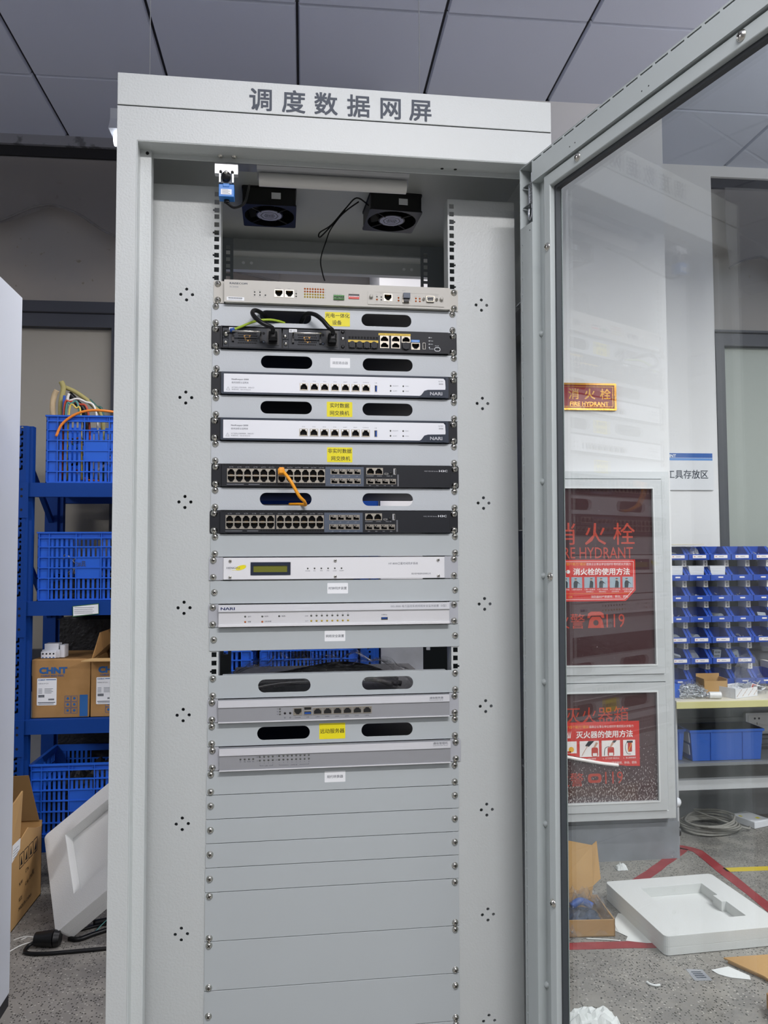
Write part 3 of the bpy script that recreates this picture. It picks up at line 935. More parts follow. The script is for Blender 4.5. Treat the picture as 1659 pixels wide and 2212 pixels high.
for i in range(20):
    b.box(29.5 + i*1.3, 30.2 + i*1.3, -12.32, -12.28, 4.7, 5.8, 'ink_soft')
b.build('barcode_sticker', r)
for x, z in ((79.3, 21.4), (79.3, 15.8), (89.5, 21.4), (89.5, 15.8), (99.9, 15.9), (158.9, 21), (158.9, 15.8)):
    dot(r, 'led_rc', x, z, 1.2, 'led_grey', YF)
for i in range(8):
    for j, key in enumerate(('led_amb', 'led_amb', 'led_yel', 'led_yel')):
        dot(r, key, 175.9 + 5.07*i, 31.4 - 5.3*j, 1.55, 'led_amber' if j < 2 else 'led_yellow', YF)
port(r, 'rc', 117, 12.8, w=17.2, h=15, metal='port_metal', up=False)
port(r, 'rc', 137.4, 12.8, w=17.2, h=15, metal='port_metal', up=False)
b = MB(MM); b.box(231.5, 252.5, -15, -12, 12, 20.6, 'green_plug')
for i in range(5):
    b.box(233 + i*3.95, 235.6 + i*3.95, -15.15, -14.9, 13, 18.6, 'port_dark'); b.lathe([(1.2, 0), (1.2, 0.3), (0.1, 0.5)], (234.3 + i*3.95, -15.1, 14.6), 'chrome', 8)
b.build('terminal_block', r)
b = MB(MM); b.box(261, 282, -13.4, -12, 14.8, 24.2, 'red_switch'); b.box(261, 282, -13.5, -13.3, 20, 24.2, 'black_plastic')
for i in range(8): b.box(262 + i*2.5, 263.4 + i*2.5, -14, -13.3, 18.4, 20.6, 'white_face')
b.build('dip_switch', r)
# slot-in module
m = MB(MM)
m.prism(rrect(298.6, 451, 5, 32.2, 0.8, 2), 'y', -13.2, -12.2, 'ivory', holes=[rect(330.4, 347, 12.3, 26.5), rect(368, 381, 11, 24)])
m.box(313, 441, -13.5, -13.1, 6.3, 7.2, 'ivory'); m.box(313, 441, -13.5, -13.1, 30, 30.9, 'ivory')
mod = m.build('slot_module', r)
YF = -13.2
b = MB(MM)
for s, x, z in (('SYS', 314.5, 24), ('ALM', 314.5, 10.4), ('LNK', 323, 27), ('100M', 322.4, 9.6), ('FE', 336.5, 9), ('LOS', 356.5, 23.6), ('RX/TX', 355, 9.9), ('LOOP', 391, 23), ('LINK', 399, 23), ('OPT-RCE1', 431, 26.4), ('E1', 420, 9.5)):
    b.text(s, x, z, 1.9, 'ink_soft', y=-13.3)
b.build_apart('lettering', mod)
port(mod, 'rc', 330, 12, w=17.2, h=15, metal='port_metal', up=False)
for x, z, key, mm_ in ((316.8, 20.6, 'led_rc', 0), (316.8, 15, 'led_amb', 0), (325.5, 20.3, 'led_rc', 0), (325.5, 14.8, 'led_rc', 0), (359.7, 20, 'led_amb', 0), (359.7, 14.4, 'led_amb', 0),
                  (394.4, 20, 'led_amb', 0), (402.2, 19.8, 'led_amb', 0), (394.4, 14.5, 'led_amb', 0), (402.2, 14.4, 'led_amb', 0)):
    dot(mod, key, x, z, 1.3, 'led_amber', YF)
for x in (305.2, 445.6):
    b = MB(MM); b.lathe([(3.6, 0), (3.6, 5.5), (2.9, 6.3), (0.3, 6.5)], (x, -13.2, 20.5), 'ivory', 14); b.build('thumbscrew', mod)
b = MB(MM); b.box(367.5, 381, -16, -13.2, 10.5, 22, 'cage_metal'); b.box(368.5, 382, -22, -14, 17.8, 28, 'switch_slate'); b.box(369.5, 380, -19, -14, 11, 18, 'black_plastic'); b.build('fibre_transceiver', mod)
b = MB(MM); b.prism([(414, 24.5), (415.5, 13.4), (430, 13.4), (431.5, 24.5)], 'y', -17.5, -13.2, 'port_metal'); b.prism([(416, 23), (417.2, 15), (428.3, 15), (429.5, 23)], 'y', -17.7, -17.45, 'port_dark')
for i in range(5): b.box(417.6 + i*2.4, 418.8 + i*2.4, -17.9, -17.6, 20.4, 21.8, 'galv')
for i in range(4): b.box(418.8 + i*2.4, 420 + i*2.4, -17.9, -17.6, 16.2, 17.6, 'galv')
for x in (409.8, 435.8): b.lathe([(2.6, 0), (2.6, 3.5), (1.6, 3.6), (1.6, 5)], (x, -13.2, 19), 'chrome', 6)
b.build('serial_socket', mod)

# ---- 2: dark router with two power supplies
r = unit('network_router', 'black router with two plugged-in power supplies and yellow-marked ports', 'router', 2, dx=-0.4)
b = MB(MM)
YF = -9.0
cut = [rect(326.5, 344.2, 8.6, 33.4), rect(348.6, 366.4, 8.6, 33.2), rect(370, 385.5, 7, 33.6), rect(388.8, 405.8, 7.4, 20.8), rect(411.5, 417, 8.5, 21.2), rect(264.5, 322, 7, 18.0)]
b.prism(rect(259, 463, 1, 43.6), 'y', -9, -7.6, 'black_metal', holes=cut)
b.box(20, 259, 2, 4, 1, 43.6, 'black_plastic'); b.box(20, 259, -9, 2, 42.4, 43.6, 'black_metal'); b.box(20, 259, -9, 2, 1, 2.4, 'black_metal')
b.box(19, 21.4, -9, 4, 1, 43.6, 'black_metal')
b.box(259, 463, -7.6, 4, 42.4, 43.6, 'black_metal'); b.box(259, 463, -7.6, 4, 1, 2.2, 'black_metal'); b.box(461.6, 463, -7.6, 4, 1, 43.6, 'black_metal')
b.box(30, 452, 4.5, 430, 1, 43.6, 'chassis_dark')
b.box(247.6, 258.8, -8.2, 2, 2.4, 42.4, 'black_metal')
b.build('chassis', r)
for x0, x1 in ((0.5, 19), (463.4, 482)):
    b = MB(MM); b.prism(rrect(x0, x1, 0.6, 43.9, 2, 3), 'y', -1.8, 0, 'black_metal'); b.build('mounting_ear', r, bevel=0.0004, bseg=1)
screws(r, EAR, -1.8)
for px, nm in ((22.0, 0), (136.6, 1)):
    b = MB(MM)
    b.box(px + 11, px + 112.5, -7, 2, 3, 42, 'psu_grey')
    b.box(px, px + 11, -6, 2, 21, 42, 'psu_grey'); b.box(px + 0.5, px + 11, -6.6, 2, 3, 20, 'psu_grey')
    p = b.build('power_supply', r, bevel=0.0004, bseg=1)
    b = MB(MM)
    for j in range(6):
        for i in range(11):
            x = px + 30 + i*3.3 + (1.65 if j % 2 else 0); z = 11.5 + j*4.6
            core = abs(i - 4.6) < 2.3 and 1 <= j <= 3
            b.prism(disc(x, z, 1.5, 6), 'y', -7.12, -7.0, 'amber_core' if (core and (i + j) % 3 == 0) else 'black_hole')
            if core: b.prism(disc(x + 1.6, z + 1.4, 0.85, 5), 'y', -7.11, -7.0, 'amber_core')
    b.build('grille', p)
    b = MB(MM)
    b.tube([(px + 20, -7, 29.6), (px + 20, -21, 30), (px + 24, -23, 30), (px + 69, -23, 30), (px + 73, -21, 30), (px + 73, -7, 29.6)], 1.5, 'chrome', 8, smooth_path=False)
    b.box(px + 18, px + 22, -11, -7, 14, 28, 'black_plastic'); b.box(px + 71, px + 75, -11, -7, 14, 28, 'black_plastic')
    b.build('handle', p)
    b = MB(MM)
    b.prism(rect(px + 84, px + 107.5, 8.6, 40.4), 'y', -8.0, -7, 'black_plastic')
    b.prism(rrect(px + 87, px + 105, 11, 38, 2, 2), 'y', -9.2, -8, 'black_plastic')
    b.build('power_inlet', p)
    b = MB(MM)
    b.lathe([(3.6, 0), (3.6, 0.6), (3.2, 2.6), (0.4, 2.8)], (px + 5.8, -6.6, 12.2), 'chrome', 12)
    if nm: b.lathe([(3.6, 0), (3.6, 0.6), (3.2, 2.6), (0.4, 2.8)], (px + 4.6, -6, 27.4), 'chrome', 12)
    b.box(px + 4.4, px + 7.2, -9.5, -9.3, 11.9, 12.5, 'screw_dark'); b.build('thumbscrew', p)
    b = MB(MM); b.prism(rect(px + 12.2, px + 27.4, 34.8, 41.4), 'y', -7.3, -7.05, 'sticker_white')
    for i in range(9):
        b.box(px + 14 + (i % 3)*1.4, px + 14.9 + (i % 3)*1.4, -7.4, -7.31, 36 + (i // 3)*1.4, 37 + (i // 3)*1.4, 'ink')
    b.box(px + 19.5, px + 25.5, -7.4, -7.31, 38.2, 38.8, 'ink_soft'); b.box(px + 19.5, px + 24, -7.4, -7.31, 36.6, 37.2, 'ink_soft')
    b.build('sticker', p)
    b = MB(MM)
    b.prism(disc(px + 78, 31.4, 2.9, 10), 'y', -7.15, -7, 'black_hole'); b.prism(disc(px + 78, 14.4, 3.2, 12), 'y', -7.15, -7, 'black_hole')
    b.lathe([(2.2, 0), (2.0, 0.5), (0.2, 0.6)], (px + 78, -7.1, 14.4), 'switch_slate', 8)
    b.build('indicator_light', p)
for z in (9, 25.5, 38.5):
    b = MB(MM); b.lathe([(3.6, 0), (3.6, 0.6), (2.8, 1.8), (0.4, 2.0)], (253.3, -8.2, z), 'chrome' if z == 25.5 else 'black_plastic', 12); b.build('thumbscrew', r)
b = MB(MM)
for i in range(10): b.box(264.4 + i*6, 268.6 + i*6, -9.1, -9.0, 25.6, 30.4, 'black_hole')
b.build('vent_row', r)
b = MB(MM); b.box(263.5, 323, -9.25, -9.0, 18.6, 23.2, 'yellow_strip')
for i, s in enumerate(('GE0', 'GE1', 'GE2', 'GE3')): b.text(s, 272 + i*14.2, 20, 2.2, 'ink_black', y=-9.32, align='C')
b.build('port_label', r, label='yellow printed port label')
for i in range(4):
    b = MB(MM); b.prism(disc(271.3 + i*14.4, 13.4, 6.6, 16), 'y', -13, -9, 'switch_slate' if False else 'black_metal'); b.box(265 + i*14.4, 277.6 + i*14.4, -11.5, -3, 7.2, 12.6, 'black_plastic'); b.build('dust_cap', r)
b = MB(MM); b.box(323.4, 387.4, -9.25, -9.0, 34, 38.4, 'yellow_strip'); b.text('TX/RX0 · WAN/LAN   TX/RX1 · WAN/LAN', 326, 35.3, 2.1, 'ink_black', y=-9.32, w=58); b.build('port_label', r, label='yellow printed port label')
b = MB(MM); b.box(388.4, 405.4, -9.25, -9.0, 22.4, 27, 'blue_strip'); b.text('CONSOLE', 397, 23.7, 2.2, 'ink_white', y=-9.32, align='C'); b.build('port_label', r, label='blue printed port label')
for x in (326.5, 348.6):
    port(r, 'rt_up', x, 20.8, w=17.8, h=12.6, metal='port_metal', up=True)
    port(r, 'rt_dn', x, 8.6, w=17.8, h=12.2, metal='port_metal', up=True)
port(r, 'rt_up', 369.3, 20.8, w=17.8, h=12.6, metal='port_metal', up=True)
b = MB(MM); b.prism(disc(377.8, 13.6, 7, 16), 'y', -13, -9, 'black_metal'); b.box(371, 384.6, -10.5, -3, 7.2, 20, 'black_plastic'); b.build('dust_cap', r)
port(r, 'rt_con', 388.6, 7.2, w=17.4, h=13.8, metal='port_metal', up=False)
b = MB(MM); b.prism(rect(411.4, 417.2, 8.4, 21.4), 'y', -9.8, -8, 'chrome', holes=[rect(412.2, 416.4, 9.2, 20.6)]); b.box(411.4, 417.2, -3, -2, 8.4, 21.4, 'port_dark'); b.box(413.6, 415, -8, -3, 9.6, 20, 'black_plastic'); b.build('usb_port', r)
b = MB(MM)
for z, s in ((32.2, 'SYS'), (25.7, 'PWR0'), (19.2, 'PWR1')):
    b.prism(disc(424.9, z, 1.3, 10), 'y', -9.3, -9.0, 'ink_white', holes=[disc(424.9, z, 0.8, 10)]); b.text(s, 427, z - 0.8, 2.1, 'ink_white', y=-9.15)
b.prism(disc(424.9, 12.6, 1.1, 8), 'y', -9.3, -9.0, 'ink_white')
b.box(424.7, 425.1, -9.15, -9.0, 9.6, 11.4, 'ink_white'); b.box(424.7, 434, -9.15, -9.0, 9.4, 9.8, 'ink_white')
b.text('MicroSD', 436.5, 15.4, 2.2, 'ink_white', y=-9.15)
b.prism(rrect(435, 447.2, 5.2, 13.2, 3.9, 5), 'y', -9.2, -9.0, 'ink_white'); b.prism(rrect(436, 446.2, 6.2, 12.2, 2.9, 5), 'y', -9.3, -9.1, 'black_metal'); b.box(436.5, 445.7, -9.4, -9.2, 8.8, 9.9, 'black_hole')
b.build_apart('lettering', r)

# ---- 4 and 6: white-faced gateways
def gateway(k, dx, label):
    global YF
    YF = -8.0
    r = unit('encryption_gateway', label, 'network device', k, dx=dx, group='white-faced encryption gateways')
    px = [(169.2, 185.8), (189.4, 205.8), (209.4, 225.8), (229.5, 246), (249.8, 266), (270, 286.2), (290, 306.4)]
    cut = [rect(a + 0.2, c - 0.2, 10.7, 24.3) for a, c in px] + [rect(315.4, 320.6, 10.7, 23.4)]
    b = MB(MM)
    outer = rrect(19.6, 463, 0.8, 43.8, 2, 3)
    inner = rect(24.2, 457.4, 4.2, 40.4)
    b.prism(outer, 'y', -7.0, -5.5, 'navy_bezel', holes=[rect(150, 330, 8, 27)])
    b.prism(outer, 'y', -8.6, -7.0, 'navy_bezel', holes=[inner])
    b.box(20, 462, -5.5, 2, 42, 43.6, 'navy_bezel'); b.box(20, 462, -5.5, 2, 1, 2.6, 'navy_bezel')
    b.box(20, 21.5, -5.5, 2, 1, 43.6, 'navy_bezel'); b.box(460.5, 462, -5.5, 2, 1, 43.6, 'navy_bezel')
    b.box(30, 452, 2, 430, 0.8, 43.7, 'chassis_dark')
    b.build('bezel', r, bevel=0.0004, bseg=1)
    b = MB(MM)
    face = [(24.8, 4.6), (405, 4.6), (409, 7.2), (412, 11.5), (415, 14.4), (420, 15.8), (456.4, 17), (457, 22), (456.2, 36), (453, 39.9), (24.8, 40)]
    b.prism(face, 'y', -8.0, -7.0, 'white_face', holes=cut)
    b.build('front_face', r)
    b = MB(MM)
    b.prism([(403, 1.4), (458, 1.4), (459.5, 17.4), (421, 16.4), (414, 14.4), (410, 9), (406, 3.4)], 'y', -10.4, -8.2, 'navy_bezel')
    b.prism([(418.5, 4), (454, 4.6), (456.3, 14.4), (420.6, 14.0)], 'y', -10.9, -10.3, 'navy_bezel', holes=[[(419.6, 4.8), (453.2, 5.3), (455.2, 13.6), (421.4, 13.2)]])
    b.text('NARI', 437.5, 5.9, 9, 'ear_grey', y=-10.6, bold=0.02, align='C', w=24)
    b.build('badge', r, label='dark badge with raised silver letters')
    for x0, x1 in ((0.5, 19.4), (463.4, 482)):
        b = MB(MM); b.prism(rrect(x0, x1, 0.6, 43.9, 2, 3), 'y', -1.8, 0, 'black_metal'); b.build('mounting_ear', r, bevel=0.0004, bseg=1)
    screws(r, EAR, -1.8)
    b = MB(MM)
    b.text('NetKeeper-2000', 39.6, 27.8, 4.2, 'ink', y=-8.15, bold=0.012, w=32.2)
    b.text('纵向加密认证网关', 39.6, 21.4, 4.2, 'ink', y=-8.15, w=32)
    b.text('本产品禁止互联网销售，违者必究！', 39.6, 12.4, 2.9, 'ink_soft', y=-8.15, w=43)
    b.text('举报热线：025-81062222', 39.6, 8.4, 2.9, 'ink_soft', y=-8.15, w=36)
    b.prism([(29.2, 8), (36.6, 8), (32.9, 14.8)], 'y', -8.15, -8.05, 'ink_soft', holes=[[(30, 8.5), (35.8, 8.5), (32.9, 13.9)]])
    b.text('!', 32.9, 9.2, 3.6, 'ink_soft', y=-8.15, align='C')
    for (a, c), s in zip(px, ('ETH1', 'ETH2', 'ETH3', 'ETH4', 'HEART', 'MGMT', 'CONSOLE')):
        b.text(s, (a + c) / 2, 27.6, 2.6, 'ink_soft', y=-8.15, align='C')
    b.text('USB', 318, 27.2, 2.6, 'ink_soft', y=-8.15, align='C')
    for x, z, s in ((351.5, 22.2, 'ENCRYPT'), (376.5, 22.2, 'PWR1'), (351.5, 12.2, 'ALARM'), (376.5, 12.2, 'PWR2')):
        b.text(s, x, z, 2.6, 'ink_soft', y=-8.15)
    b.text('SJJ1904', 452, 33, 3.2, 'ink_soft', y=-8.15, align='R'); b.text('国电南瑞', 452, 27.6, 3.2, 'ink', y=-8.15, align='R', w=8.5)
    b.build_apart('lettering', r)
    for a, c in px:
        port(r, 'gw', a, 10.4, w=16.4, h=14.2, metal='port_metal', up=True, leds='white_face')
    b = MB(MM); b.prism(rect(315, 321, 10.4, 23.7), 'y', -8.7, -7, 'chrome', holes=[rect(315.8, 320.2, 11.1, 23)]); b.box(315, 321, -2.5, -2, 10.4, 23.7, 'port_dark'); b.box(317.4, 320, -7.8, -2.5, 11.4, 22.6, 'usb_blue'); b.build('usb_port', r, label='blue tongued usb port')
    for x, z in ((347.1, 23.1), (372.2, 23), (347.1, 13.2), (372.2, 13.1)):
        dot(r, 'led_gw', x, z, 1.3, 'led_grey', YF)
gateway(4, -0.2, 'white-faced gateway box nearest below the black router')
gateway(6, -0.9, 'white-faced gateway box nearest above the port switches')

# ---- 8 and 10: port switches
def switch(k, dx, label, sx):
    global YF
    YF = -8.0
    r = unit('network_switch', label, 'network switch', k, dx=dx, group='24-port dark network switches')
    A0, A1, B0, B1 = 30.6, 123, 126.2, 216.6
    pw = 15.35
    cut = [rect(A0 + 0.3, A1 - 0.3, 8.9, 34.9), rect(B0 + 0.3, B1 - 0.3, 8.9, 34.6), rect(227, 286.4, 25.4, 35.4), rect(227, 286.4, 7.3, 17.5), rect(297.2, 329.4, 25.7, 38.4), rect(297.2, 355, 7.1, 17.3)]
    b = MB(MM)
    b.prism(rect(20.2, 464, 0.9, 43.7), 'y', -8.0, -6.6, 'black_metal', holes=cut)
    b.box(20.2, 464, -6.6, 2, 42.6, 43.7, 'black_metal'); b.box(20.2, 464, -6.6, 2, 0.9, 2.2, 'black_metal')
    b.box(20.2, 21.6, -6.6, 2, 0.9, 43.7, 'black_metal'); b.box(462.6, 464, -6.6, 2, 0.9, 43.7, 'black_metal')
    b.box(30, 452, 4.6, 400, 0.9, 43.7, 'chassis_dark')
    b.build('chassis', r, bevel=0.0003, bseg=1)
    b = MB(MM); b.prism(rect(217.6, 292, 2.4, 40), 'y', -8.25, -8.02, 'switch_slate', holes=[rect(227, 286.4, 25.4, 35.4), rect(227, 286.4, 7.3, 17.5)]); b.build('slate_field', r, label='slate blue printed field')
    for x0, x1 in ((0.5, 19.8), (464.4, 482)):
        b = MB(MM); b.prism(rrect(x0, x1, 0.6, 43.9, 3, 3), 'y', -1.8, 0, 'black_metal'); b.build('mounting_ear', r, bevel=0.0004, bseg=1)
    screws(r, EAR, -1.8)
    b = MB(MM)
    for i in range(54):
        if 24 + i*4.9 < 289: b.box(24 + i*4.9, 27.4 + i*4.9, -8.1, -8.0, 40.6, 43.2, 'black_hole')
    for i in range(25): b.box(96 + i*4.9, 99.4 + i*4.9, -8.1, -8.0, 4.4, 7.4, 'black_hole')
    b.build('vent_row', r)
    for i in range(6):
        for base in (A0, B0):
            w = (A1 - A0) / 6 if base == A0 else (B1 - B0) / 6
            port(r, 'sw_up', base + i*w, 21.9, w=15.2, h=13.2, metal='port_metal', up=True, bw=1.15)
            port(r, 'sw_dn', base + i*w, 8.5, w=15.2, h=13.2, metal='port_metal', up=False, bw=1.15)
    def cage(x, z):
        if 'cage' not in PORTS:
            c = MB(MM)
            c.prism(rect(0, 14.4, 0, 10.4), 'y', -1.0, 0.8, 'cage_metal', holes=[rect(1.2, 13.2, 1.0, 6.6)])
            c.box(0, 14.4, 9.5, 10, 0, 10.4, 'port_dark'); c.box(0, 14.4, 0.8, 9.5, 7.0, 10.4, 'port_dark')
            c.box(1.6, 4.4, -1.08, -0.9, 7.4, 9.4, 'port_dark'); c.box(6, 8.2, -1.08, -0.9, 7.4, 9.4, 'port_dark')
            c.box(1.2, 2.2, 0, 4, 1, 6.6, 'cage_metal'); c.box(7, 13.2, 0.5, 4, 4.8, 6.6, 'cage_metal')
            PORTS['cage'] = c.build('transceiver_cage', r, (x*MM, YF*MM, z*MM))
        else: place(PORTS['cage'], 'transceiver_cage', r, (x*MM, YF*MM, z*MM))
    for i in range(4):
        cage(227.2 + i*14.8, 25.3); cage(227.2 + i*14.8, 7.3); cage(297.2 + i*14.5, 7.0)
    port(r, 'sw_mg', 297, 25.5, w=16.3, h=13.2, metal='port_metal', up=True, bw=1.4)
    port(r, 'sw_mg', 313.3, 25.5, w=16.3, h=13.2, metal='port_metal', up=True, bw=1.4)
    b = MB(MM); b.prism(rrect(332.5, 340.2, 25.6, 28.8, 1.4, 3), 'y', -8.5, -8, 'chrome'); b.prism(rrect(333.4, 339.3, 26.4, 28.2, 0.8, 3), 'y', -8.6, -8.4, 'port_dark'); b.build('usb_port', r)
    b = MB(MM); b.lathe([(2.4, 0), (2.4, 0.8), (1.8, 1.4), (0.2, 1.5)], (345.2, -8, 28.6), 'black_plastic', 12); b.build('mode_button', r)
    b = MB(MM); b.prism(rect(350.4, 355.2, 25.6, 38), 'y', -8.6, -8, 'chrome'); b.box(351.8, 354.6, -8.7, -8.5, 27, 36.6, 'port_dark'); b.box(351.2, 352.4, -8.8, -8.6, 27, 36.6, 'white_face'); b.build('usb_port', r)
    b = MB(MM)
    for i in range(6):
        for base, st in ((A0, 1), (B0, 13)):
            b.text('△%d ▽%d' % (st + 2*i, st + 2*i + 1), base + 7.6 + i*15.2, 37.2, 2.4, 'ear_grey', y=-8.12, align='C')
    for x, s in ((233, '25'), (248, '27'), (263, '29'), (278, '31')):
        b.text('▭' + s, x, 21.2, 2.3, 'ear_grey', y=-8.3, align='C'); b.text('▭' + s, x, 3.4, 2.3, 'ear_grey', y=-8.3, align='C')
    for i in range(4): b.text('XG%d' % (i + 1), 304 + i*14.5, 3.4, 2.3, 'ear_grey', y=-8.12, align='C')
    b.text('MANAGEMENT', 297, 22.2, 2.2, 'ear_grey', y=-8.12); b.text('CONSOLE', 318, 22.2, 2.2, 'ear_grey', y=-8.12); b.text('MODE  USB', 337, 22.2, 2.2, 'ear_grey', y=-8.12)
    b.box(358.4, 358.9, -8.1, -8.0, 3, 26, 'ear_grey'); b.box(360.2, 360.6, -8.1, -8.0, 3, 26, 'ear_grey')
    b.box(30, 62, -8.1, -8.0, 4.6, 5.2, 'ear_grey'); b.box(71, 92, -8.1, -8.0, 4.6, 5.2, 'ear_grey')
    b.text('H3C', 441.2, 31.8, 5.6, 'ink_white', y=-8.12, bold=0.02, w=16.6)
    b.text('H3C S5130 Series', 412, 32.2, 2.9, 'ear_grey', y=-8.12, w=27)
    b.build_apart('lettering', r)
    return r
switch(8, 1.2, 'dark port switch with the yellow network cord plugged into it', 0)
switch(10, -1.2, 'dark port switch without any cord, lower of the two', 0)

# ---- 12: time unit with LCD
r = unit('time_synchroniser', 'silver time unit with a green LCD and yellow logo', 'network device', 12, dx=-2.1)
YF = -5.0
b = MB(MM)
b.prism(rect(27.6, 454.6, 1.4, 43), 'y', -5, -2, 'brush_bright', holes=[rect(78.7, 154, 9.4, 33.8)])
b.build('front_plate', r, bevel=0.0005, bseg=1)
b = MB(MM); b.box(27.6, 454.6, 0, 300, 1, 43.2, 'chassis_dark'); b.build('chassis', r)
for x0, x1 in ((0.5, 27.4), (454.8, 482)):
    b = MB(MM); b.prism(rrect(x0, x1, 0.6, 43.9, 1.5, 3), 'y', -2.2, 0, 'ear_grey'); b.build('mounting_ear', r, bevel=0.0004, bseg=1)
screws(r, EAR, -2.2)
b = MB(MM); b.prism(rrect(78.7, 154, 9.4, 33.8, 1, 2), 'y', -5.8, -3, 'lcd_bezel', holes=[rect(84, 147.8, 15.2, 27.6)]); b.box(84, 147.8, -4, -3.4, 15.2, 27.6, 'lcd_green'); b.build('lcd_display', r, label='green backed character display in a dark bezel')
for x, z in ((40.4, 36.8), (40.2, 5.8), (239.9, 36.6), (239.9, 5.7), (441.6, 36.8), (442, 5.6)):
    if 'hexscrew' not in PORTS:
        b = MB(MM); b.lathe([(3.2, 0), (3.2, 0.4), (2.9, 2.0), (1.2, 2.6), (1.0, 2.2)], (0, 0, 0), 'chrome', 10); b.prism(disc(0, 0, 1.3, 6), 'y', -2.7, -2.5, 'screw_dark')
        PORTS['hexscrew'] = b.build('face_screw', r, (x*MM, -5*MM, z*MM))
    else: place(PORTS['hexscrew'], 'face_screw', r, (x*MM, -5*MM, z*MM))
b = MB(MM)
b.prism([(60 + 10*math.cos(t*0.2618)*math.cos(0.25) - 4*math.sin(t*0.2618)*math.sin(0.25), 24.2 + 10*math.cos(t*0.2618)*math.sin(0.25) + 4*math.sin(t*0.2618)*math.cos(0.25)) for t in range(24)], 'y', -5.12, -5.02, 'sticker_yellow')
b.text('HENGYU', 34, 21.8, 5.4, 'ink_soft', y=-5.2, bold=0.04, w=24)
b.tube([(44, -5.1, 19.4), (58, -5.1, 19.2), (69, -5.1, 24), (69, -5.1, 29), (62, -5.1, 28.6)], 0.35, 'sticker_yellow', 4)
for x, s in zip((187, 200, 213, 226, 239, 251.9), ('POWER', 'PPS', 'PPM', 'PPH', 'LOCK', 'ALARM')):
    b.text(s, x, 16.2, 2.6, 'ink', y=-5.12, align='C')
b.text('HY-8000卫星时间同步系统', 343.8, 28.4, 5.2, 'ink', y=-5.12, w=57.6)
b.text('烟台恒宇智能科技有限公司', 388.6, 8.9, 3.6, 'ink', y=-5.12, w=38)
b.build_apart('lettering', r)
for x in (187, 200, 213, 226, 239, 251.9): dot(r, 'led_hy', x, 21.7, 1.3, 'led_grey', YF)

# ---- 14: security monitor
r = unit('security_monitor', 'silver monitoring unit with a brushed top band and navy letters', 'network device', 14, dx=-2.6)
YF = -11.0
b = MB(MM)
b.prism([(-14, 30.2), (-14, 42.6), (0, 42.9), (0, 1.4), (-13, 1.4), (-14, 2.2), (-14, 6.0), (-11, 6.6), (-11, 29.4)], 'x', 20.2, 462.4, 'alu_satin')
b.build('front_plate', r)
b = MB(MM); b.box(20.2, 462.4, -14.3, -14.02, 30.4, 42.5, 'brushed_alu'); b.box(20.2, 462.4, -14.3, -14.02, 2.2, 5.9, 'brush_bright'); b.build('brushed_band', r, label='brushed aluminium strips')
b = MB(MM); b.box(30, 452, 2, 300, 1, 43.2, 'chassis_dark'); b.build('chassis', r)
for x0, x1 in ((0.5, 20), (462.8, 482)):
    b = MB(MM); b.prism(rrect(x0, x1, 0.6, 43.9, 3, 3), 'y', -2.0, 0, 'ear_grey'); b.build('mounting_ear', r, bevel=0.0004, bseg=1)
screws(r, EAR, -2.0)
b = MB(MM)
b.text('NARI', 24.6, 33.6, 7.6, 'ink_navy', y=-14.45, bold=0.03, w=25.4)
b.text('ISG-3000 电力监控系统网络安全监测装置（Ⅱ型）', 456, 35, 5.0, 'ink_soft', y=-14.45, align='R', w=109)
for x, z, s in ((74.5, 19.6, '运行'), (106, 19.6, '电源1'), (138, 19.6, '电源2'), (74.5, 9.8, '告警'), (106, 9.8, '对时异常')):
    b.text(s, x, z, 3.2, 'ink', y=-11.12)
b.text('LINK', 182, 19.6, 3.0, 'ink', y=-11.12); b.text('ACT', 182.5, 9.8, 3.0, 'ink', y=-11.12)
for i in range(8): b.text(str(i + 1), 194.1 + i*10.03, 24, 2.6, 'ink', y=-11.12, align='C')
b.text('USBKey', 334.6, 19.6, 3.4, 'ink', y=-11.12, align='C')
b.build_apart('lettering', r)
for x, z in ((69.7, 20.8), (101.6, 20.7), (133.3, 20.8)): dot(r, 'led_na', x, z, 1.6, 'led_grey', YF)
for x, z in ((69.7, 10.8), (101.6, 10.7)): dot(r, 'led_nb', x, z, 1.6, 'led_amber', YF)
for i in range(8):
    dot(r, 'led_na', 194.1 + i*10.03, 20.9, 1.6, 'led_grey', YF); dot(r, 'led_nc', 194.1 + i*10.03, 10.9, 1.6, 'led_yellow', YF)
b = MB(MM); b.prism(rect(328.2, 341.4, 10.6, 16.4), 'y', -11.3, -10.9, 'chrome'); b.box(328.8, 340.8, -11.4, -11.2, 11.4, 15.9, 'port_dark'); b.box(329.6, 340, -11.5, -11.35, 13.2, 15.4, 'usb_blue'); b.build('usb_port', r, label='blue tongued usb port')

# ---- 18 and 20: silver servers
def silver(k, dx, label, x0):
    r = unit('communication_server', label, 'server', k, dx=dx)
    b = MB(MM)
    b.prism([(-13, 29.4), (-13, 43), (0, 43.2), (0, 1), (-13, 1), (-13, 3.2), (-11, 3.6), (-11, 28.8)], 'x', x0, 461.4, 'server_body')
    b.build('front_plate', r)
    b = MB(MM); b.box(x0, 461.4, -13.3, -13.02, 29.6, 42.8, 'brushed_alu'); b.box(x0, 461.4, -13.3, -13.02, 1.2, 3.0, 'brush_bright'); b.build('brushed_band', r, label='brushed aluminium strips')
    b = MB(MM); b.box(30, 452, 2, 430, 1, 43.2, 'chassis_dark'); b.build('chassis', r)
    for a, c in ((0.5, x0 - 0.3), (461.8, 482 if k == 18 else 484)):
        b = MB(MM); b.prism(rrect(a, c, 0.6, 43.9, 3, 3), 'y', -2.0, 0, 'ear_grey'); b.build('mounting_ear', r, bevel=0.0004, bseg=1)
    screws(r, EAR, -2.0)
    return r
r = silver(18, -3.0, 'silver server with a row of network ports under the empty slot', 21)
YF = -11.2
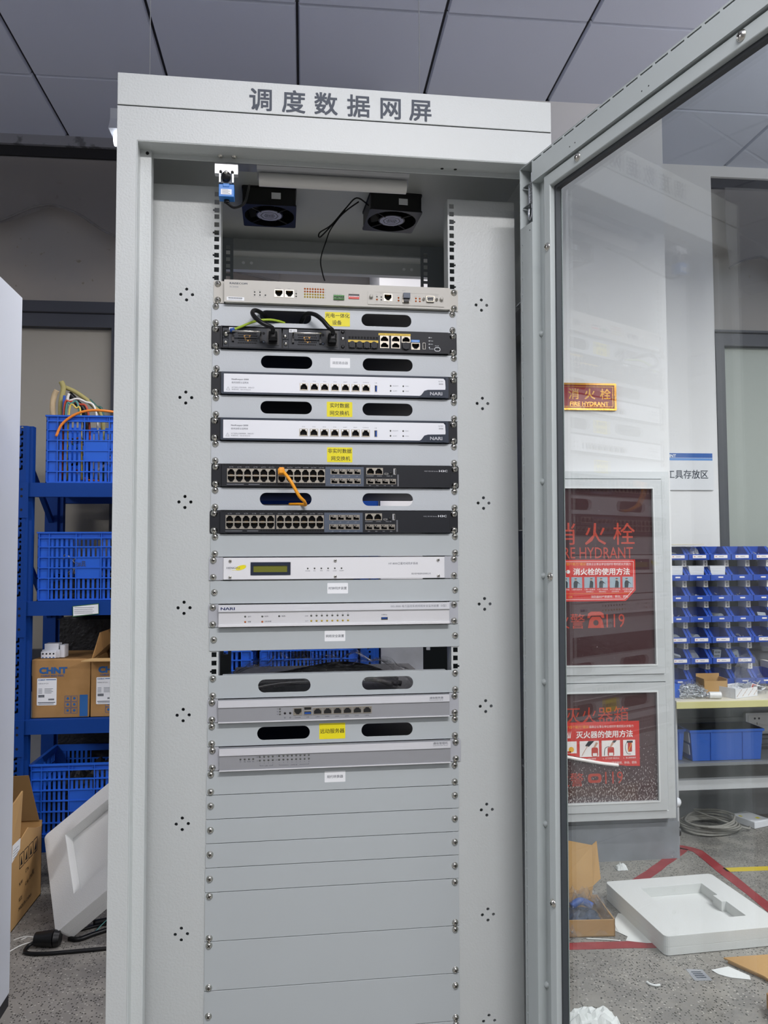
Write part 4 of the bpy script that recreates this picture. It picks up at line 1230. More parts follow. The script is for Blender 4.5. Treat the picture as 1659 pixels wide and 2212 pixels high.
b = MB(MM)
b.text('通信服务器', 449, 35.6, 4.6, 'ink', y=-13.45, align='R', w=27); b.text('Communication Server', 449, 32.4, 2.4, 'ink', y=-13.45, align='R', w=27)
for z, s in ((24.4, 'P1'), (19.4, 'P2'), (14.5, 'P3')): b.text(s, 132.6, z - 1.2, 3, 'ink', y=-11.15, align='R')
for x, s in ((169, 'Console'), (187.6, 'USB'), (206.4, 'LAN1'), (225, 'LAN2'), (243.5, 'LAN3'), (262, 'LAN4'), (281, 'LAN5'), (300.4, 'LAN6')):
    b.text(s, x, 6.6, 3.2, 'ink', y=-11.15, align='C')
for x in (144.9, 154.8): b.prism(disc(x, 7.6, 1.5, 10), 'y', -11.15, -11.02, 'ink', holes=[disc(x, 7.6, 1.0, 10)])
b.build_apart('lettering', r)
for z in (24.4, 19.4, 14.5): dot(r, 'led_sv', 135.6, z, 1.5, 'led_grey', -11.0)
for x in (144.9, 154.8): dot(r, 'btn_sv', x, 16, 1.9, 'black_plastic', -11.0, 'push_button')
def flat_port(r, x, z, w, h, up):
    b = MB(MM); b.prism(rect(x, x + w, z, z + h), 'y', -12.2, -11, 'port_metal', holes=[rect(x+1.3, x+w-1.3, z+1.3, z+h-1.3)]); b.box(x+1.3, x+w-1.3, -11.4, -11.05, z+1.3, z+h-1.3, 'cage_metal')
    b.prism(tee(x + 1.9, x + w - 1.9, z + 1.6, z + h - 1.6, up), 'y', -11.9, -11.2, 'port_dark'); b.build('network_port', r)
flat_port(r, 160.6, 12, 17, 13.4, False)
for i in range(6): flat_port(r, 197.7 + i*18.9, 11.9, 17.6, 12.8, True)
b = MB(MM); b.prism(rect(179.8, 195.6, 11.8, 27.4), 'y', -12.4, -11, 'chrome'); b.box(181.2, 194.2, -12.5, -12.3, 21.6, 26.2, 'port_dark'); b.box(181.2, 194.2, -12.5, -12.3, 13, 18.4, 'port_dark'); b.box(182, 193.4, -12.7, -12.45, 14, 16.8, 'usb_blue'); b.box(182, 193.4, -12.7, -12.45, 22.2, 23.8, 'black_plastic'); b.build('usb_port', r, label='stacked usb ports, lower one blue')
r = silver(20, -1.6, 'silver server showing only rows of tiny lights', 22)
b = MB(MM)
b.text('通信管理机', 456, 37.4, 5.2, 'ink', y=-13.45, align='R', w=29); b.text('Communication Server', 456, 34.4, 2.4, 'ink', y=-13.45, align='R', w=29)
for x, s in ((61.2, 'P1'), (69, 'P2'), (76.9, 'RUN'), (84.7, 'RS')): b.text(s, x, 16.4, 3, 'ink', y=-11.15, align='C')
b.text('LINK', 89.5, 24.4, 2.6, 'ink', y=-11.15); b.text('Act', 91, 17.6, 2.6, 'ink', y=-11.15); b.text('TX', 127, 24.6, 2.6, 'ink', y=-11.15); b.text('RX', 127, 17.8, 2.6, 'ink', y=-11.15)
for i in range(4): b.text(str(i + 1), 97 + i*8, 12.8, 2.8, 'ink', y=-11.15, align='C')
for i in range(8): b.text(str(i + 1), 132.9 + i*7.94, 12.8, 2.8, 'ink', y=-11.15, align='C')
for a, c, s in ((97, 121, 'LAN'), (132.9, 188.5, 'COM(1-8)')):
    m = (a + c) / 2; g = len(s) * 1.1
    b.box(a, a + 0.4, -11.15, -11.02, 8.6, 11, 'ink'); b.box(c - 0.4, c, -11.15, -11.02, 8.6, 11, 'ink')
    b.box(a, m - g - 1.5, -11.15, -11.02, 8.4, 8.8, 'ink'); b.box(m + g + 1.5, c, -11.15, -11.02, 8.4, 8.8, 'ink')
    b.text(s, m, 7.6, 2.8, 'ink', y=-11.15, align='C')
b.build_apart('lettering', r)
for x in (61.2, 69, 76.9, 84.7): dot(r, 'led_sw', x, 21.9, 1.5, 'led_grey', -11.0)
for i in range(4):
    for z in (25.4, 18.8): dot(r, 'led_sw', 97 + i*8, z, 1.5, 'led_grey', -11.0)
for i in range(8):
    for z in (25.8, 18.9): dot(r, 'led_sw', 132.9 + i*7.94, z, 1.5, 'led_grey', -11.0)

# ================================================================ cords and fittings inside the cabinet
def cz(x_mm, y_mm, z_m):   # rack millimetres from the panel's left end; z in cabinet metres
    return cab(RXO + x_mm*MM, PL + y_mm*MM, z_m)
def rk(k, x, z, y):        # a point given on rack unit k (mm)
    return cab(RXO + x*MM, PL + y*MM, Z0 - (k + 1)*UH + z*MM)
def plug_cord(label, pts, plug):
    t = thing('power_lead', label, 'power cord', pts[0], group='black power cords of the router')
    b = MB(); b.tube([Vector(p) - Vector(pts[0]) for p in pts], 0.0043, 'black_cable', 10); b.build('cable', t)
    x, z = plug
    b = MB()
    o = Vector(pts[0])
    P = [Vector(rk(2, x + dx, z + dz, dy)) - o for dy, w, h in ((-9.2, 8.5, 9), (-24, 8, 9), (-33, 5, 6)) for dx, dz in ((-w, -h), (w, -h), (w, h), (-w, h))]
    b.add(P, [(0, 3, 2, 1)] + [(4*k + i, 4*k + (i+1) % 4, 4*k + 4 + (i+1) % 4, 4*k + 4 + i) for k in (0, 1) for i in range(4)] + [(8, 9, 10, 11)], 'black_plastic')
    b.build('plug', t, bevel=0.002)
plug_cord('black power cord looping out of the slot to the first power supply', [rk(1, 110, 20, 12), rk(1, 97, 26, -6), rk(1, 84, 27, -22), rk(1, 79, 18, -34), rk(1, 86, 5, -44), rk(2, 100, 38, -50), rk(2, 116, 32, -46), rk(2, 117.5, 27, -33)], (117.6, 23))
plug_cord('black power cord bending from the slot to the second power supply', [rk(1, 172, 16, 14), rk(1, 176, 22, 0), rk(1, 182, 26, -14), rk(1, 197, 21, -28), rk(1, 211, 8, -38), rk(2, 222, 38, -44), rk(2, 230, 32, -42), rk(2, 232, 28, -33)], (231.8, 23))
t = thing('earth_wire', 'yellow-green earth wire with blue lug on the black router', 'earth wire', rk(2, 28, 29, -8))
o = Vector(rk(2, 28, 29, -8))
b = MB(); b.tube([Vector(rk(*p)) - o for p in ((2, 43, 36, -12), (2, 54, 40, -13), (1, 84, 8, -15), (1, 110, 13, -10), (1, 128, 13, -3), (1, 140, 12, 6))], 0.0024, 'earth_green', 8); b.build('cable', t)
b = MB(); b.tube([Vector(rk(2, 36, 33.5, -11)) - o, Vector(rk(2, 45, 36.6, -12)) - o], 0.0036, 'lug_blue', 8); b.build('lug_sleeve', t)
b = MB(MM); b.lathe([(5.6, 0), (5.6, 1.2), (2.6, 1.4), (2.6, 3), (0.4, 3.2)], (0, 0, 0), 'chrome', 14); b.hexa([(2, -1, 0.5), (10, -3, 3), (10, -1.5, 3), (2, 0.4, 0.5), (1, -1, 4.5), (9, -3, 6.2), (9, -1.5, 6.2), (1, 0.4, 4.5)], 'chrome'); b.build('ring_lug', t)
t = thing('patch_cord', 'yellow network cord hanging from the upper switch into the slotted panel', 'network cable', rk(8, 134.6, 28, -12))
o = Vector(rk(8, 134.6, 28, -12))
b = MB(); b.tube([Vector(rk(*p)) - o for p in ((8, 135, 28, -24), (8, 139, 26, -32), (8, 152, 8, -42), (9, 167, 26, -40), (9, 177, 16, -32), (9, 180, 10.4, -18), (9, 176, 11.2, -7), (9, 168, 12.4, 4), (9, 150, 13, 20))], 0.0031, 'orange_cable', 10); b.build('cable', t)
b = MB(MM); b.box(-6.4, 6, -16, 3, -5, 6, 'orange_cable'); b.box(-4.8, 4.6, -6, 3, 6, 9.5, 'orange_cable'); b.box(-4, 4, -22, -16, -3.5, 4.5, 'orange_cable'); b.build('plug', t, bevel=0.001)

# fans under the roof
def fan(x0, x1, y, rot, label):
    t = thing('cooling_fan', label, 'fan', cab((x0 + x1)/2, y, 2.155), (0, 0, TH + rot), group='cooling fans under the cabinet roof')
    b = MB(MM); w = 59
    b.prism(rrect(-w, w, -w, w, 5, 3), 'z', 0, 3.5, 'black_plastic', holes=[disc(0, 0, 55, 28)])
    b.prism(rrect(-w, w, -w, w, 5, 3), 'z', 38, 41.8, 'black_plastic', holes=[disc(0, 0, 55, 28)])
    b.prism(rrect(-w + 1.5, w - 1.5, -w + 1.5, w - 1.5, 6, 3), 'z', 3.5, 38, 'black_plastic', holes=[disc(0, 0, 55, 28)])
    for a in (45, 135, 225, 315):
        b.cyl((26*math.cos(rad(a)), 26*math.sin(rad(a)), 2), (57*math.cos(rad(a)), 57*math.sin(rad(a)), 2), 1.8, 'black_plastic', 6)
    b.build('frame', t)
    b = MB(MM); b.cyl((0, 0, 2), (0, 0, 36), 30, 'black_plastic', 24); b.build('hub', t)
    b = MB(MM)
    for i in range(5):
        a = 2*math.pi*i/5
        c, s_ = math.cos(a), math.sin(a); c2, s2 = math.cos(a + 0.7), math.sin(a + 0.7)
        b.add([(29*c, 29*s_, 8), (53*c, 53*s_, 8), (53*c2, 53*s2, 30), (29*c2, 29*s2, 30)], [(0, 1, 2, 3)], 'black_metal')
    b.build('blade', t)
    b = MB(MM); b.cyl((0, 0, 2.2), (0, 0, 1.4), 27, 'fan_label', 28)
    for r0, r1 in ((20, 18.6), (12, 11)):
        b.prism([(r0*math.cos(2*math.pi*i/8), r0*math.sin(2*math.pi*i/8)) for i in range(8)], 'z', 1.2, 1.38, 'ink_black', holes=[[(r1*math.cos(2*math.pi*i/8), r1*math.sin(2*math.pi*i/8)) for i in range(8)]])
    for i in range(5): b.box(-8 + i*3.6, -6.6 + i*3.6, -6, 6, 1.2, 1.38, 'ink_black')
    b.build('round_label', t, label='pale round label with black emblem')
    b = MB(MM); b.box(5, 25, -59.6, -59.0, 14, 28, 'sticker_white'); b.build('rating_sticker', t)
mat('fan_label', '#b9bcd2', 0.5)
fan(-0.196, -0.077, 0.338, 0.0, 'black cooling fan under the roof beside the blue switch')
fan(0.078, 0.200, 0.334, 0.05, 'black cooling fan under the roof with the loose wire')
b = MB(); b.tube([cab(*p) for p in ((0.082, 0.29, 2.17), (0.055, 0.29, 2.186), (0.03, 0.295, 2.162), (0.0, 0.3, 2.127), (-0.026, 0.3, 2.108), (-0.025, 0.3, 2.098), (0.0, 0.3, 2.125), (0.03, 0.3, 2.158), (0.06, 0.295, 2.18))], 0.0016, 'black_cable', 6)
b.tube([cab(*p) for p in ((0.03, 0.296, 2.160), (-0.001, 0.3, 2.118), (-0.012, 0.3, 2.09), (-0.024, 0.3, 2.048), (-0.02, 0.3, 2.017), (-0.015, 0.3, 2.0))], 0.0014, 'black_cable', 6)
tag(b.build('fan_wire'), 'thin looped black wire dangling from the fan under the roof', 'wire')
# cabinet lamp
t = thing('cabinet_lamp', 'short white tube lamp in a channel under the head rail', 'lamp', cab(-0.158, 0.13, 2.128), CROT)
b = MB(MM); b.prism([(-22, 44), (22, 44), (22, 30), (14, 26), (-14, 26), (-22, 30)], 'x', 0, 302, 'lamp_body'); b.box(-60, 0, -16, 16, 34, 66, 'galv'); b.build('housing', t)
b = MB(MM); b.cyl((4, 0, 12), (298, 0, 12), 13, 'lamp_tube_off', 16); b.box(0, 302, -3, 3, 12, 27, 'lamp_body'); b.build('tube', t)
# limit switch on its bracket
t = thing('limit_switch', 'blue plunger limit switch on a bright bracket under the head rail', 'switch', cab(-0.211, 0.045, 2.11), CROT)
mat('switch_blue', '#2a78c8', 0.4)
b = MB(MM); b.box(-21, 21, -10, -8.4, -8, 12, 'brush_bright'); b.box(-21, 21, -10, 22, 10.5, 12, 'brush_bright'); b.box(-21, 21, -10, 2, -8, -6.6, 'brush_bright'); b.build('bracket', t)
b = MB(MM); b.box(-13, 14, -14, 8, -28, -8, 'switch_slate'); b.box(-13.5, -9, -16, -10, -27, -9, 'chrome'); b.box(10, 14.5, -16, -10, -27, -9, 'chrome'); b.build('actuator_head', t, bevel=0.001)
b = MB(MM); b.lathe([(8.6, 0), (8.6, 6), (6.2, 10), (2, 12)], (0.4, -14, -16), 'black_plastic', 18); b.build('plunger_boot', t)
b = MB(MM); b.lathe([(3.6, 0), (3.2, 2.4), (1.6, 3.6), (0.2, 3.9)], (0.4, -25.5, -13), 'chrome', 12); b.build('plunger', t)
b = MB(MM); b.box(-13.5, 14.5, -13, 10, -52, -28.5, 'switch_blue'); b.box(-6, 6, -14, -12, -34, -27, 'switch_blue'); b.build('body', t, bevel=0.0015)
b = MB(MM); b.box(-9.5, 10, -13.5, -12.9, -48, -38, 'sticker_white')
for i in range(4): b.box(-7.5, 7 - (i % 2)*3, -13.6, -13.4, -46.6 + i*2.2, -45.8 + i*2.2, 'ink_soft')
b.build('rating_sticker', t)
for x in (-10, 11):
    b = MB(MM); b.lathe([(2.6, 0), (2.6, 3), (0.4, 3.4)], (x, -10, -5), 'black_plastic', 10); b.build('bolt', t)
b = MB(MM); b.cyl((0, 2, -52), (0, 2, -57), 5, 'black_plastic', 12); b.tube([(0, 2, -57), (14, 20, -58), (30, 60, -30), (34, 120, 20), (34, 180, 60)], 2.6, 'black_cable', 8); b.build('cable', t)

# plastic bag of black cords lying on the ported server
thin_glass('poly_bag', '#ffffff', 1.45, 0.08, 1.7, haze=0.035, hazecol='#dfe3ea')
def add_bump(mname, scale, strength, dist):
    m = MATS[mname]; nt = m.node_tree
    tc = nt.nodes.new('ShaderNodeTexCoord'); n = nt.nodes.new('ShaderNodeTexNoise'); n.inputs['Scale'].default_value = scale; n.inputs['Detail'].default_value = 4
    bp = nt.nodes.new('ShaderNodeBump'); bp.inputs['Strength'].default_value = strength; bp.inputs['Distance'].default_value = dist
    nt.links.new(tc.outputs['Object'], n.inputs['Vector']); nt.links.new(n.outputs['Fac'], bp.inputs['Height'])
    for nd in nt.nodes:
        if nd.type in ('BSDF_GLOSSY', 'FRESNEL', 'BSDF_DIFFUSE'): nt.links.new(bp.outputs[0], nd.inputs['Normal'])
add_bump('poly_bag', 45, 1.0, 0.02)
def crumple(b, cx, cy, z0, lx, ly, h, m, seed, n=26, k=14, flat=0.15, jag=0.12):
    """a crumpled closed bag: domed top over a flat underside"""
    random.seed(seed)
    ph = [random.uniform(0, 6.28) for _ in range(8)]
    vs = []; fs = []
    for j in range(k + 1):
        v = j / k
        for i in range(n + 1):
            u = i / n
            x = (u - 0.5) * 2; y = (v - 0.5) * 2
            e = max(0.0, 1 - abs(x)**2.6) * max(0.0, 1 - abs(y)**2.6)
            w = 1 + jag*math.sin(9*x + ph[0] + 4*y) + jag*math.sin(13*y + ph[1] - 6*x) + 0.6*jag*math.sin(23*x + ph[2]) + 0.6*jag*math.sin(21*y + 17*x + ph[3])
            z = z0 + h * (e ** 0.6) * w + 0.002
            vs.append((cx + x*lx/2*(1 + 0.05*math.sin(7*y + ph[4])), cy + y*ly/2*(1 + 0.06*math.sin(8*x + ph[5])), z))
    N = n + 1
    for j in range(k):
        for i in range(n):
            fs.append((j*N + i, j*N + i + 1, (j+1)*N + i + 1, (j+1)*N + i))
    b.add(vs, fs, m, False)
ztop = Z0 - 18*UH - 0.0006
t = thing('cord_bag', 'clear plastic bag of black cords seen through the empty rack slot', 'plastic bag', cab(0, 0.232, ztop), CROT)
b = MB(); crumple(b, -0.03, 0.0, 0.0, 0.40, 0.16, 0.062, 'poly_bag', 5); b.build('bag', t)
b = MB()
random.seed(8)
for i in range(30):
    y = -0.062 + 0.0042*i; k = 0.35 + 0.65*math.sin(math.pi*(i + 2)/33); dx = random.uniform(-.012, .012)
    b.tube([(-0.20 + 0.03*random.random(), y, 0.007), (-0.10 + dx, y + 0.006, 0.010 + 0.014*k), (0.0 + dx, y - 0.004, 0.010 + 0.036*k*random.uniform(.6, 1)), (0.07, y, 0.010 + 0.026*k), (0.12 + dx, y + 0.003, 0.010)], 0.006, 'black_cable', 6)
b.build('cord_coils', t, kind='stuff')

# ================================================================ the side of the next cabinet
mat('neighbour_paint', '#c6ccd4', 0.45, bump=(300, 0.05, 0.0005))
t = thing('equipment_cabinet', 'plain pale grey cabinet standing in front of the blue shelf, only its side visible', 'cabinet', (-1.40, 1.0, 0), (0, 0, 0.02))
b = MB(); b.box(-0.40, 0.40, -0.3, 0.3, 0.04, 2.30, 'neighbour_paint'); b.build('body', t, bevel=0.002)
b = MB(); b.box(-0.398, 0.398, -0.298, 0.298, 0.0, 0.04, 'black_metal'); b.build('plinth', t)
b = MB(); b.prism(rect(-0.36, 0.36, 0.12, 2.2), 'y', -0.303, -0.3, 'neighbour_paint'); b.build('door', t)

# ================================================================ blue storage shelf behind, with its load
mat('shelf_blue', '#063b88', 0.6, spec=0.25)
mat('crate_blue', '#2260cc', 0.42)
mat('hole_dark', '#0a1424', 0.8)
SY0, SY1, SX0, SX1 = 2.2, 2.72, -1.343, 0.272
LV = (0.222, 0.724, 1.236, 1.757)
t = thing('storage_shelf', 'blue slotted steel storage shelf against the windowed back wall', 'shelf', (0, 0, 0))
for px, py in ((SX0, SY0), (SX1 - 0.084, SY0), (SX0, SY1 - 0.06), (SX1 - 0.084, SY1 - 0.06)):
    b = MB()
    front = py == SY0
    holes = []
    z = 0.10
    while z < 1.98 and front:
        if not any(l - 0.165 < z < l + 0.01 for l in LV):
            holes.append([(px + 0.030, z), (px + 0.046, z + 0.005), (px + 0.046, z + 0.022), (px + 0.040, z + 0.026), (px + 0.037, z + 0.011), (px + 0.030, z + 0.010)])
            holes.append(disc(px + 0.041, z + 0.039, 0.0055, 8))
        z += 0.0503
    b.prism(rect(px, px + 0.060, 0.0, 2.008), 'y', py, py + 0.002, 'shelf_blue', holes=holes)
    b.box(px + 0.006, px + 0.056, py + 0.012, py + 0.014, 0.02, 2.0, 'hole_dark')
    b.prism([(px + 0.060, py), (px + 0.068, py + 0.014), (px + 0.084, py + 0.014), (px + 0.084, py + 0.05), (px + 0.082, py + 0.05), (px + 0.082, py + 0.016), (px + 0.067, py + 0.016), (px + 0.0595, py + 0.0025)], 'z', 0.0, 2.008, 'shelf_blue')
    b.box(px, px + 0.002, py + 0.002, py + 0.05, 0.0, 2.008, 'shelf_blue')
    b.build('post', t)
for l in LV:
    for yy in (SY0, SY1 - 0.04):
        b = MB()
        b.box(SX0 + 0.064, SX1 - 0.064, yy + 0.004, yy + 0.04, l - 0.062, l, 'shelf_blue')
        if yy == SY0:
            for px in (SX0 + 0.008, SX1 - 0.072):
                b.prism(rect(px, px + 0.064, l - 0.155, l + 0.002), 'y', yy - 0.003, yy - 0.0005, 'shelf_blue')
                for dz in (0.03, 0.06, 0.12):
                    b.prism(disc(px + 0.036, l - dz, 0.006, 8), 'y', yy - 0.0034, yy - 0.003, 'hole_dark')
        b.build('beam', t, bevel=0.002, bseg=1)
    b = MB(); b.box(SX0 + 0.08, SX1 - 0.08, SY0 + 0.045, SY1 - 0.045, l - 0.02, l - 0.002, 'shelf_blue'); b.build('deck', t)
for px in (SX0 + 0.02, SX1 - 0.03):
    for z0, z1 in ((1.93, 1.62), (1.5, 1.15), (1.0, 0.66)):
        b = MB(); b.hexa([(px, SY0 + 0.05, z0 - 0.03), (px + 0.02, SY0 + 0.05, z0 - 0.03), (px + 0.02, SY1 - 0.05, z1 - 0.03), (px, SY1 - 0.05, z1 - 0.03), (px, SY0 + 0.05, z0), (px + 0.02, SY0 + 0.05, z0), (px + 0.02, SY1 - 0.05, z1), (px, SY1 - 0.05, z1)], 'shelf_blue'); b.build('brace', t)
b = MB(); b.prism([(-1.072, 1.172), (-0.966, 1.182), (-0.967, 1.222), (-1.073, 1.212)], 'y', SY0 - 0.0012, SY0 + 0.0035, 'sticker_white')
b.prism([(-1.075, 1.168), (-0.964, 1.179), (-0.965, 1.226), (-1.076, 1.215)], 'y', SY0 - 0.0006, SY0 + 0.0038, 'tag_green' if 'tag_green' in MATS else mat('tag_green', '#3d6b45', 0.5))
for i in range(4): b.box(-1.068, -0.99 + 0.006*(i % 2), SY0 - 0.0018, SY0 - 0.0013, 1.184 + i*0.008, 1.1855 + i*0.008, 'ink_soft')
b.build('shelf_tag', t, label='tilted white card with a green border')

def crate_mesh(CW=0.52, CD=0.36, CH=0.303):
    b = MB()
    cols = [0, .045, .160, .268, .360, .475, .520]
    rows = [0.0, .048, .096, .142, .188, .234, .274, CH]
    th = 0.005
    def side(put, W_, plain_cols):
        n = len(cols) - 1
        sc = W_ / 0.52
        c = [q * sc for q in cols]
        # rails and ribs stand out
        for z in rows[:-1]: put(0, W_, -0.006, 0.004, z, z + 0.005)
        put(-0.006, W_ + 0.006, -0.009, 0.006, CH - 0.007, CH)
        for x in c[1:-1]: put(x - 0.002, x + 0.002, -0.006, 0.004, 0, CH - 0.006)
        for x in (c[0], c[-1] - 0.004): put(x, x + 0.004, -0.006, 0.004, 0, CH - 0.006)
        put(0, W_, 0.0, th, rows[6], CH - 0.006)
        for q in (0.5, 0.34, 0.66): put(W_*q - 0.0015, W_*q + 0.0015, -0.005, 0.0, rows[6], CH - 0.006)
        put(c[0], c[1], 0.0, th, 0, CH - 0.03); put(c[-2], c[-1], 0.0, th, 0, CH - 0.03)
        for i in range(1, n - 1):
            for r in range(6):
                if i == 2 and r in (2, 3):
                    continue
                if i == 2 and r == 5:
                    continue
                x = c[i] + 0.006
                while x < c[i+1] - 0.008:
                    put(x, x + 0.011, 0.001, th - 0.001, rows[r], rows[r+1]); x += 0.0205
        put(c[2], c[3], -0.003, th, rows[2], rows[4])
    side(lambda x0, x1, y0, y1, z0, z1: b.box(x0, x1, y0, y1, z0, z1, 'crate_blue'), CW, 1)
    side(lambda x0, x1, y0, y1, z0, z1: b.box(x0, x1, CD - y1, CD - y0, z0, z1, 'crate_blue'), CW, 1)
    side(lambda x0, x1, y0, y1, z0, z1: b.box(y0, y1, x0, x1, z0, z1, 'crate_blue'), CD, 1)
    side(lambda x0, x1, y0, y1, z0, z1: b.box(CW - y1, CW - y0, x0, x1, z0, z1, 'crate_blue'), CD, 1)
    b.box(0.004, CW - 0.004, 0.004, CD - 0.004, 0.004, 0.008, 'crate_blue')
    return b
crate0 = crate_mesh().build('plastic_crate', None, (-1.205, 2.235, LV[3] + 0.002))
tag(crate0, 'blue slatted crate of cut cables on the top shelf level', 'crate', 'blue slatted crates on the storage shelf')
def crate(x, l, label, y=2.235):
    o = place(crate0, 'plastic_crate', None, (x, y, l + 0.002)); tag(o, label, 'crate', 'blue slatted crates on the storage shelf'); return o
crate_mid = crate(-1.233, LV[2], 'blue slatted crate with scrawled marks, on the level under the cable crate')
crate(-1.249, LV[0], 'blue slatted crate on the lowest shelf level behind the leaning foam')
crate(-0.822, LV[1], 'blue slatted crate beside the cardboard cartons, glimpsed through the empty rack slot')
end_crate = crate(-0.262, LV[1], 'blue slatted crate at the pillar end of the shelf, glimpsed through the empty rack slot'); end_crate.scale.x = 0.84
crate(-0.62, LV[3], 'blue slatted crate next to the cable crate, hidden behind the open cabinet')
b = MB(); b.text('2#具', 0.158, 0.150, 0.03, 'ink', y=-0.0050, w=0.045); b.build('lettering', crate_mid)

# cut cables in the top crate
def cable(label, pts, r, m, name='cut_cable', ends=None):
    o = Vector(pts[0])
    b = MB(); b.tube([Vector(p) - o for p in pts], r, m, 8)
    if ends: b.cyl(Vector(pts[-1]) - o, Vector(pts[-1]) - o + Vector(ends[0]), ends[1], ends[2], 8)
    x = b.build(name, None, tuple(o)); tag(x, label, 'cable', 'cut cables in the top crate'); return x
mat('cloth_beige', '#b9a583', 0.8, bump=(90, 0.4, 0.003)); mat('cloth_olive', '#a39a62', 0.75, bump=(90, 0.4, 0.003))
mat('wire_white', '#e2e2dc', 0.45); mat('wire_red', '#b8472e', 0.45); mat('wire_teal', '#4e8a86', 0.45); mat('wire_green', '#2f5f57', 0.45); mat('wire_yellow', '#d9c05a', 0.45); mat('wire_orange', '#e8852a', 0.4); mat('wire_blue', '#1f4fae', 0.45)
zb = LV[3] + 0.02
cable('thick frayed beige cable end standing highest at the crate corner', [(-1.17, 2.30, zb), (-1.19, 2.30, 2.0), (-1.205, 2.30, 2.10), (-1.203, 2.31, 2.16), (-1.19, 2.31, 2.19)], 0.013, 'cloth_beige')
cable('thick olive cable end with a torn tip in the cable crate', [(-1.14, 2.31, zb), (-1.165, 2.31, 2.0), (-1.172, 2.31, 2.12), (-1.165, 2.32, 2.20), (-1.175, 2.32, 2.232)], 0.012, 'cloth_olive')
cable('thick olive cable arching over the crate beside the torn tip', [(-1.0, 2.33, zb), (-0.99, 2.33, 2.05), (-1.04, 2.33, 2.13), (-1.11, 2.33, 2.185), (-1.165, 2.33, 2.21)], 0.010, 'cloth_olive')
cable('thick black cable rising in the middle of the cable crate', [(-1.06, 2.34, zb), (-1.07, 2.34, 2.07), (-1.11, 2.34, 2.14), (-1.145, 2.34, 2.18)], 0.014, 'black_cable')
cable('white wire arching above the cable crate rim', [(-1.145, 2.29, zb), (-1.14, 2.29, 2.09), (-1.11, 2.29, 2.145), (-1.06, 2.29, 2.135), (-1.01, 2.29, 2.085), (-0.99, 2.29, zb)], 0.005, 'wire_white')
cable('short white wire stub standing in the cable crate', [(-1.137, 2.28, zb), (-1.137, 2.28, 2.1), (-1.128, 2.28, 2.17)], 0.006, 'wire_white')
cable('blue wire standing beside the white stub', [(-1.15, 2.28, zb), (-1.15, 2.28, 2.1), (-1.148, 2.28, 2.16)], 0.006, 'wire_blue')
cable('red wire arching just over the cable crate rim', [(-1.15, 2.27, zb), (-1.145, 2.27, 2.10), (-1.12, 2.27, 2.13), (-1.08, 2.27, 2.12), (-1.04, 2.27, 2.08), (-1.02, 2.27, zb)], 0.005, 'wire_red')
cable('teal wire arching inside the red wire', [(-1.14, 2.265, zb), (-1.135, 2.265, 2.09), (-1.115, 2.265, 2.12), (-1.08, 2.265, 2.10), (-1.06, 2.265, zb)], 0.005, 'wire_teal')
cable('dark green wire bundle reaching over the crate', [(-0.98, 2.33, zb), (-0.99, 2.33, 2.08), (-1.02, 2.33, 2.12), (-1.05, 2.33, 2.15)], 0.007, 'wire_green')
cable('short yellow wire loop in the cable crate', [(-1.13, 2.26, zb), (-1.12, 2.26, 2.09), (-1.09, 2.26, 2.10), (-1.07, 2.26, 2.075), (-1.06, 2.26, zb)], 0.004, 'wire_yellow')
cable('orange cord hanging out over the front of the cable crate', [(-1.163, 2.218, 1.965), (-1.14, 2.222, 2.02), (-1.09, 2.225, 2.062), (-1.03, 2.228, 2.083), (-0.96, 2.235, 2.085), (-0.88, 2.26, 2.075), (-0.80, 2.30, 2.05), (-0.74, 2.33, 1.96)], 0.006, 'wire_orange')
random.seed(4)
b = MB()
for i in range(46):
    x = random.uniform(-1.18, -0.74); y = random.uniform(2.262, 2.53); z = random.uniform(LV[3] + 0.02, LV[3] + 0.2)
    b.tube([(x, y, z), (x + random.uniform(-.06, .06), y + random.uniform(-.01, .02), z + random.uniform(-.03, .04)), (min(-0.72, x + random.uniform(.02, .12)), y, z + random.uniform(-.02, .05))], random.choice((0.004, 0.005, 0.007)), random.choice(('wire_white', 'wire_red', 'wire_teal', 'black_cable', 'wire_blue', 'black_cable', 'wire_orange', 'wire_green', 'black_cable', 'cloth_beige')), 6, sub=4)
tag(b.build('wire_offcuts', kind='stuff'), 'tangle of mixed wire offcuts filling the top blue crate', 'wire scraps')
b = MB()
for i in range(40):
    x = random.uniform(-1.2, -0.76); y = random.uniform(2.26, 2.53); z = random.uniform(LV[2] + 0.06, LV[2] + 0.17)
    b.tube([(x, y, z), (x + random.uniform(-.05, .05), y, z + random.uniform(-.02, .05)), (min(-.74, x + random.uniform(.02, .1)), y, z)], 0.004, random.choice(('galv', 'black_cable', 'black_cable', 'wire_white', 'ear_grey')), 5, sub=3)
tag(b.build('wire_offcuts', kind='stuff'), 'dark wire offcuts inside the crate with scrawled marks', 'wire scraps')

